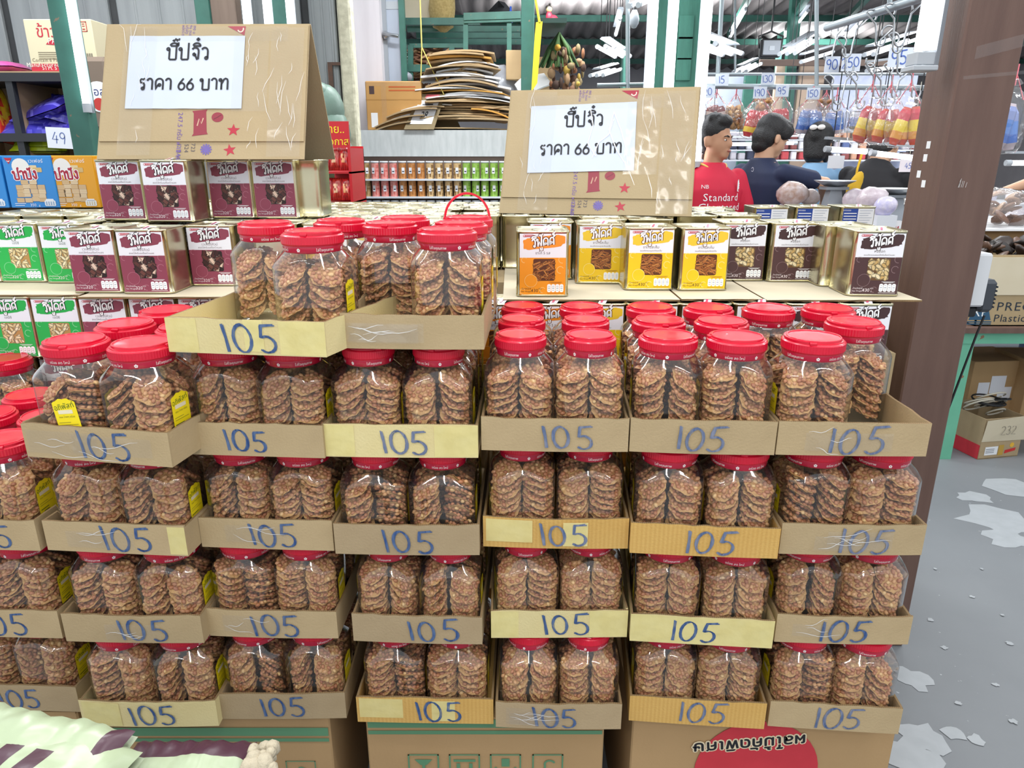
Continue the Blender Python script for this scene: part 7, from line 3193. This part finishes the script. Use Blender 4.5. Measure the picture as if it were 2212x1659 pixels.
def person(loc, rz, label, arms, shirt, trousers, skin='skin', head=(0, 0, 0), hair='short', height=1.70, lean=None, female=False, voxel=.009):
    """standing figure, local frame faces -Y; arms = ((elbow, wrist, hand dir) left, right); head = yaw, pitch; lean = matrix for the upper body"""
    t = thing('person', label, 'person', loc, rz, None)
    s = height / 1.70
    U = lean or Matrix.Identity(4)
    k = .9 if female else 1.0
    sh = .178 * k
    up = lambda p: U @ Vector(p)
    HB = Matrix.Translation(up((0, .0, 1.455))) @ U.to_3x3().to_4x4() @ Matrix.Rotation(head[0], 4, 'Z') @ Matrix.Rotation(head[1], 4, 'X')
    b = MB()
    trunk(b, [(.86, .15 * k, .10, 0, 0), (1.0, .135 * k, .09, 0, 0), (1.2, .155 * k, .10, 0, 0), (1.34, .165 * k, .09, 0, .005), (1.42, .09, .06, 0, .01)], U)
    cap(b, up((0, .012, 1.40)), up((0, 0, 1.50)), .058 * k, .052 * k)
    for sx, (el, wr_, hd) in zip((-1, 1), arms):
        S0 = up((sx * sh * .92, .005, 1.345))
        cap(b, S0, el, .043 * k, .038 * k)
        cap(b, el, wr_, .040 * k, .027 * k)
        hand(b, wr_, hd, -sx)
    for sx in (-1, 1):
        cap(b, (sx * .085, 0, .88), (sx * .095, -.01, .48), .078, .055)
        cap(b, (sx * .095, -.01, .48), (sx * .10, .02, .09), .052, .036)
        b.ball((sx * .105, -.055, .04), (.042, .12, .04), 10, 8)
    # head: skull, face, jaw, nose, ears
    b.M = HB
    b.ball((0, .012, .135), (.074, .094, .098), 16, 12)
    b.ball((0, -.022, .085), (.064, .068, .085), 16, 12)
    b.ball((0, -.052, .028), (.038, .036, .030), 12, 8)
    b.ball((0, -.094, .082), (.012, .019, .020), 8, 6)
    b.ball((0, -.086, .106), (.009, .014, .026), 8, 6)
    b.ball((0, -.084, .046), (.022, .012, .009), 8, 6)
    for sx in (-1, 1):
        b.ball((sx * .076, .012, .090), (.010, .020, .032), 8, 6, Euler((0, 0, sx * -.35)).to_matrix())
        b.ball((sx * .028, -.078, .122), (.024, .012, .008), 8, 6)
    b.M = None
    body = fuse(b, 'body', skin, t, voxel)
    for sx in (-1, 1):
        b = MB()
        b.M = HB
        b.smooth = True
        b.ball((sx * .029, -.0765, .105), (.0125, .007, .0055), 10, 6)
        e = b.build('eye', 'eye_white', t)
        b = MB()
        b.M = HB
        b.ball((sx * .030, -.0815, .105), (.0052, .003, .0052), 8, 6)
        b.build('iris', 'eye_dark', e)
        b = MB()
        b.M = HB
        b.tube([(sx * .012, -.091, .121), (sx * .030, -.088, .127), (sx * .048, -.076, .122)], [.003, .004, .002], 6)
        b.build('eyebrow', 'hair_black', t)
    b = MB()
    b.M = HB
    b.ball((0, -.0905, .0465), (.021, .007, .006), 10, 6)
    b.build('mouth', 'lips', t)
    # hair
    b = MB()
    b.M = HB
    if hair == 'short':
        b.ball((0, .020, .160), (.083, .096, .085), 16, 12)
        b.ball((0, .055, .110), (.074, .062, .080), 14, 10)
        b.ball((0, -.045, .205), (.062, .045, .036), 12, 8)
        rr_ = random.Random(2)
        for i in range(26):
            a, q = rr_.uniform(0, 6.28), sqrt(rr_.random())
            b.ball((.06 * q * cos(a), .01 + .07 * q * sin(a), .222 + .02 * (1 - q)), (.018, .018, .02), 6, 5)
    elif hair == 'smooth':
        b.ball((0, .022, .150), (.085, .100, .090), 16, 12)
        b.ball((0, .050, .095), (.080, .070, .085), 14, 10)
        b.ball((0, .058, .040), (.062, .045, .050), 12, 8)
        b.ball((.0, -.035, .185), (.070, .060, .048), 12, 8)
        for sx in (-1, 1):
            b.ball((sx * .060, -.030, .150), (.026, .050, .045), 10, 8)
            b.ball((sx * .030, -.072, .172), (.030, .030, .034), 10, 8)
    else:
        b.ball((0, .020, .150), (.088, .104, .095), 16, 12)
        b.M = HB
        for x in (-.04, 0, .04):
            cap(b, (x * .8, .05, .13), (x * .7, .060, .02), .060, .044)
        b.ball((-.058, .0, .07), (.03, .05, .09), 10, 8)
        b.ball((.058, .0, .07), (.03, .05, .09), 10, 8)
    fuse(b, 'hair', 'hair_black', t, .008, 2)
    # shirt
    b = MB()
    w = 1.0
    trunk(b, [(.86, .178 * k, .128, 0, 0), (.98, .168 * k, .120, 0, 0), (1.15, .176 * k, .124, 0, 0), (1.29, .190 * k, .122, 0, .002), (1.355, .168 * k, .104, 0, .006), (1.395, .120 * k, .085, 0, .01), (1.425, .080, .072, 0, .012), (1.440, .070, .066, 0, .012)], U)
    for sx, (el, wr_, hd) in zip((-1, 1), arms):
        S0, E0 = up((sx * sh * .93, .005, 1.352)), Vector(el)
        cap(b, S0, S0.lerp(E0, .9 if shirt.get('long') else .66), .058 * k, .060 * k)
        if shirt.get('long'):
            cap(b, E0, E0.lerp(Vector(wr_), .9), .052 * k, .040 * k)
    sh_o = fuse(b, 'shirt', shirt['mat'], t, voxel, 5)
    b = MB()
    trunk(b, [(.80, .17, .13, 0, 0), (.92, .172, .124, 0, 0), (.96, .170, .122, 0, 0)])
    for sx in (-1, 1):
        cap(b, (sx * .088, 0, .86), (sx * .097, -.01, .48), .095, .075)
        cap(b, (sx * .097, -.01, .48), (sx * .10, .02, .10), .072, .056)
    fuse(b, 'trousers', trousers, t, .012, 4)
    b = MB()
    for sx in (-1, 1):
        b.ball((sx * .105, -.06, .035), (.05, .14, .045), 12, 8)
    fuse(b, 'shoes', 'black_plastic', t, .012, 2)['kind'] = 'stuff'
    t.scale = (s, s, s)
    return t, HB, sh_o, U


material('shirt_red', '#cf1f3f', rough=0.7, noise=(5, '#bb1836', 0.4))
material('shirt_navy', '#1a2546', rough=0.75, noise=(5, '#141c38', 0.4))
material('shirt_blue', '#8fb8dc', rough=0.75, noise=(5, '#7ea8d0', 0.4))
material('shirt_black', '#1b1a1e', rough=0.8)
material('shirt_pink', '#d8304a', rough=0.7)
material('denim', '#3a4660', rough=0.8)
material('trouser_black', '#202024', rough=0.8)
material('trim_yellow', '#d9b45c', rough=0.6)


def foot_at(px, py_eye, Y, height):
    p = at_y(px, py_eye, Y)
    return Vector((p.x, Y, 0)), p.z


# the man in the red jersey, looking to the right
Y = 4.2
p, ze = foot_at(1549, 303, Y, 1.7)
hgt = ze / (1.455 + .105) * 1.70
t, HB, so, U = person((p.x - .01, Y, 0), radians(16), 'young man in a red football jersey looking to the right', (((-.25, -.02, 1.12), (-.20, -.20, .98), (.2, -1, -.2)), ((.25, -.01, 1.12), (.235, -.14, .93), (0, -.8, -.6))),
                      {'mat': 'shirt_red'}, 'trouser_black', 'skin', (radians(32), 0), 'short', hgt)
b = MB()
b.tube([(.078 * cos(a), .012 + .070 * sin(a) - .012 * max(0, -sin(a)), 1.432 - .045 * max(0, -sin(a)) ** 2) for a in [2 * pi * i / 20 for i in range(21)]], .0065, 8)
b.build('collar', 'trim_yellow', so, label='yellow collar')


def chest(x, z, off=.0045):
    """point on the front of the shirt"""
    rx, ry = .184, .127
    return (x, -ry * sqrt(max(0.02, 1 - (x / rx) ** 2)) - off, z)


b = MB()
b.color('#f2f2f4')
b.text('Standard', 0, 1.232, .058, wrap=lambda x, y: chest(x, y))
b.text('Chartered', 0, 1.178, .058, wrap=lambda x, y: chest(x, y))
for q in range(3):
    b.add([chest(x, z, .005) for x, z in ((.10, 1.325 - .012 * q), (.118, 1.33 - .012 * q), (.112, 1.316 - .012 * q))], [(0, 1, 2)])
b.add([chest(x, z, .005) for x, z in ((.098, 1.34), (.106, 1.35), (.112, 1.335), (.108, 1.29), (.116, 1.28), (.100, 1.283))], [(0, 1, 2, 3, 4, 5)])
b.text('NB', -.105, 1.30, .03, wrap=lambda x, y: chest(x, y, .005))
pr = b.build('jersey_print', 'print', so)
pr['kind'] = 'stuff'

# the man in navy, turned away to the right, one arm reaching right
Y = 4.45
p, ze = foot_at(1655, 302, Y, 1.7)
hgt = ze / (1.455 + .105) * 1.72
t, HB, so, U = person((p.x, Y, 0), radians(118), 'man in a navy t-shirt seen from behind, reaching to the right', (((-.235, -.265, 1.295), (-.10, -.45, 1.18), (.5, -1, -.5)), ((.20, -.15, 1.14), (.08, -.36, 1.12), (-.3, -1, -.3))),
                      {'mat': 'shirt_navy'}, 'denim', 'skin_light', (radians(-12), radians(22)), 'smooth', hgt)
b = MB()
b.color('#c8ccd8')
b.ribbon(arc(0, 0, .008, .012, 20, 330, 10), .003)
b.v = [(-.03 + x, .118, 1.375 + y) for x, y, z in b.v]
b.build('shirt_mark', 'print', so)

# the woman in light blue seen from behind
Y = 4.88
p, ze = foot_at(1768, 310, Y, 1.6)
hgt = ze / (1.455 + .105) * 1.70
t, HB, so, U = person((p.x, Y, 0), radians(165), 'woman with long black hair in a light blue top, seen from behind', (((-.21, -.05, 1.13), (-.15, -.25, 1.05), (.2, -1, 0)), ((.21, -.05, 1.13), (.15, -.25, 1.05), (-.2, -1, 0))),
                      {'mat': 'shirt_blue', 'long': True}, 'denim', 'skin_light', (radians(-25), radians(10)), 'long', hgt, female=True)
b = MB()
b.M = HB
for sx in (-1, 1):
    b.ball((sx * .025 - .01, .125, .185), (.026, .012, .017), 10, 6)
b.build('hair_bow', 'eye_white', t, label='white hair bow')

# the person in black bending over the stall, yellow strap bag
Y = 4.42
p = at_y(1888, 400, Y)
U = Matrix.Translation((0, 0, .95)) @ Matrix.Rotation(radians(17), 4, 'X') @ Matrix.Translation((0, 0, -.95))
t, HB, so, U = person((p.x - .06, Y, 0), radians(128), 'person in a black shirt bending over the stall, yellow bag strap on the back', (((-.22, -.42, 1.02), (-.12, -.55, .96), (0, -1, -.2)), ((.22, -.42, 1.02), (.12, -.55, .96), (0, -1, -.2))),
                      {'mat': 'shirt_black', 'long': True}, 'trouser_black', 'skin_light', (0, radians(15)), 'smooth', 1.70, lean=U)
a0 = at_y(1858, 335, Y - .22)
b = MB()
pts = [at_y(1862, 332, Y - .25), at_y(1852, 365, Y - .26), at_y(1848, 390, Y - .27)]
b.tube(pts, .012, 8, flat=.4)
q = at_y(1838, 402, Y - .28)
t2 = thing('shoulder_bag', 'yellow cloth shoulder bag on the person in black', 'bag', q)
b.v = [tuple(Vector(v) - q) for v in b.v]
material('yellow_cloth', '#e0b52a', rough=0.7, noise=(8, '#c99c1c', .5))
b.build('strap', 'yellow_cloth', t2)
b = MB()
b.smooth = True
b.ball((.02, 0, .0), (.035, .03, .085), 12, 8, Euler((0, .35, 0)).to_matrix())
b.ball((-.02, 0, -.075), (.022, .02, .06), 10, 8, Euler((0, .5, 0)).to_matrix())
b.build('bag_body', 'yellow_cloth', t2)

# arm of a person in pink-red beyond the right edge
Y = 4.8
e = at_y(2252, 385, Y)
w_ = at_y(2165, 414, Y)
pp = Vector((e.x + .30, Y + .02, 0))
t, HB, so, U = person(pp, radians(-20), 'person in a pink red shirt at the right edge, only the arm in view', ((tuple(Matrix.Rotation(radians(20), 3, 'Z') @ (e - pp)), tuple(Matrix.Rotation(radians(20), 3, 'Z') @ (w_ - pp)), (-1, -.1, -.35)),
                      ((.25, .0, 1.1), (.22, -.1, .9), (0, -1, -.4))), {'mat': 'shirt_pink'}, 'denim', 'skin_light', (0, 0), 'short', 1.70)

build_heap()
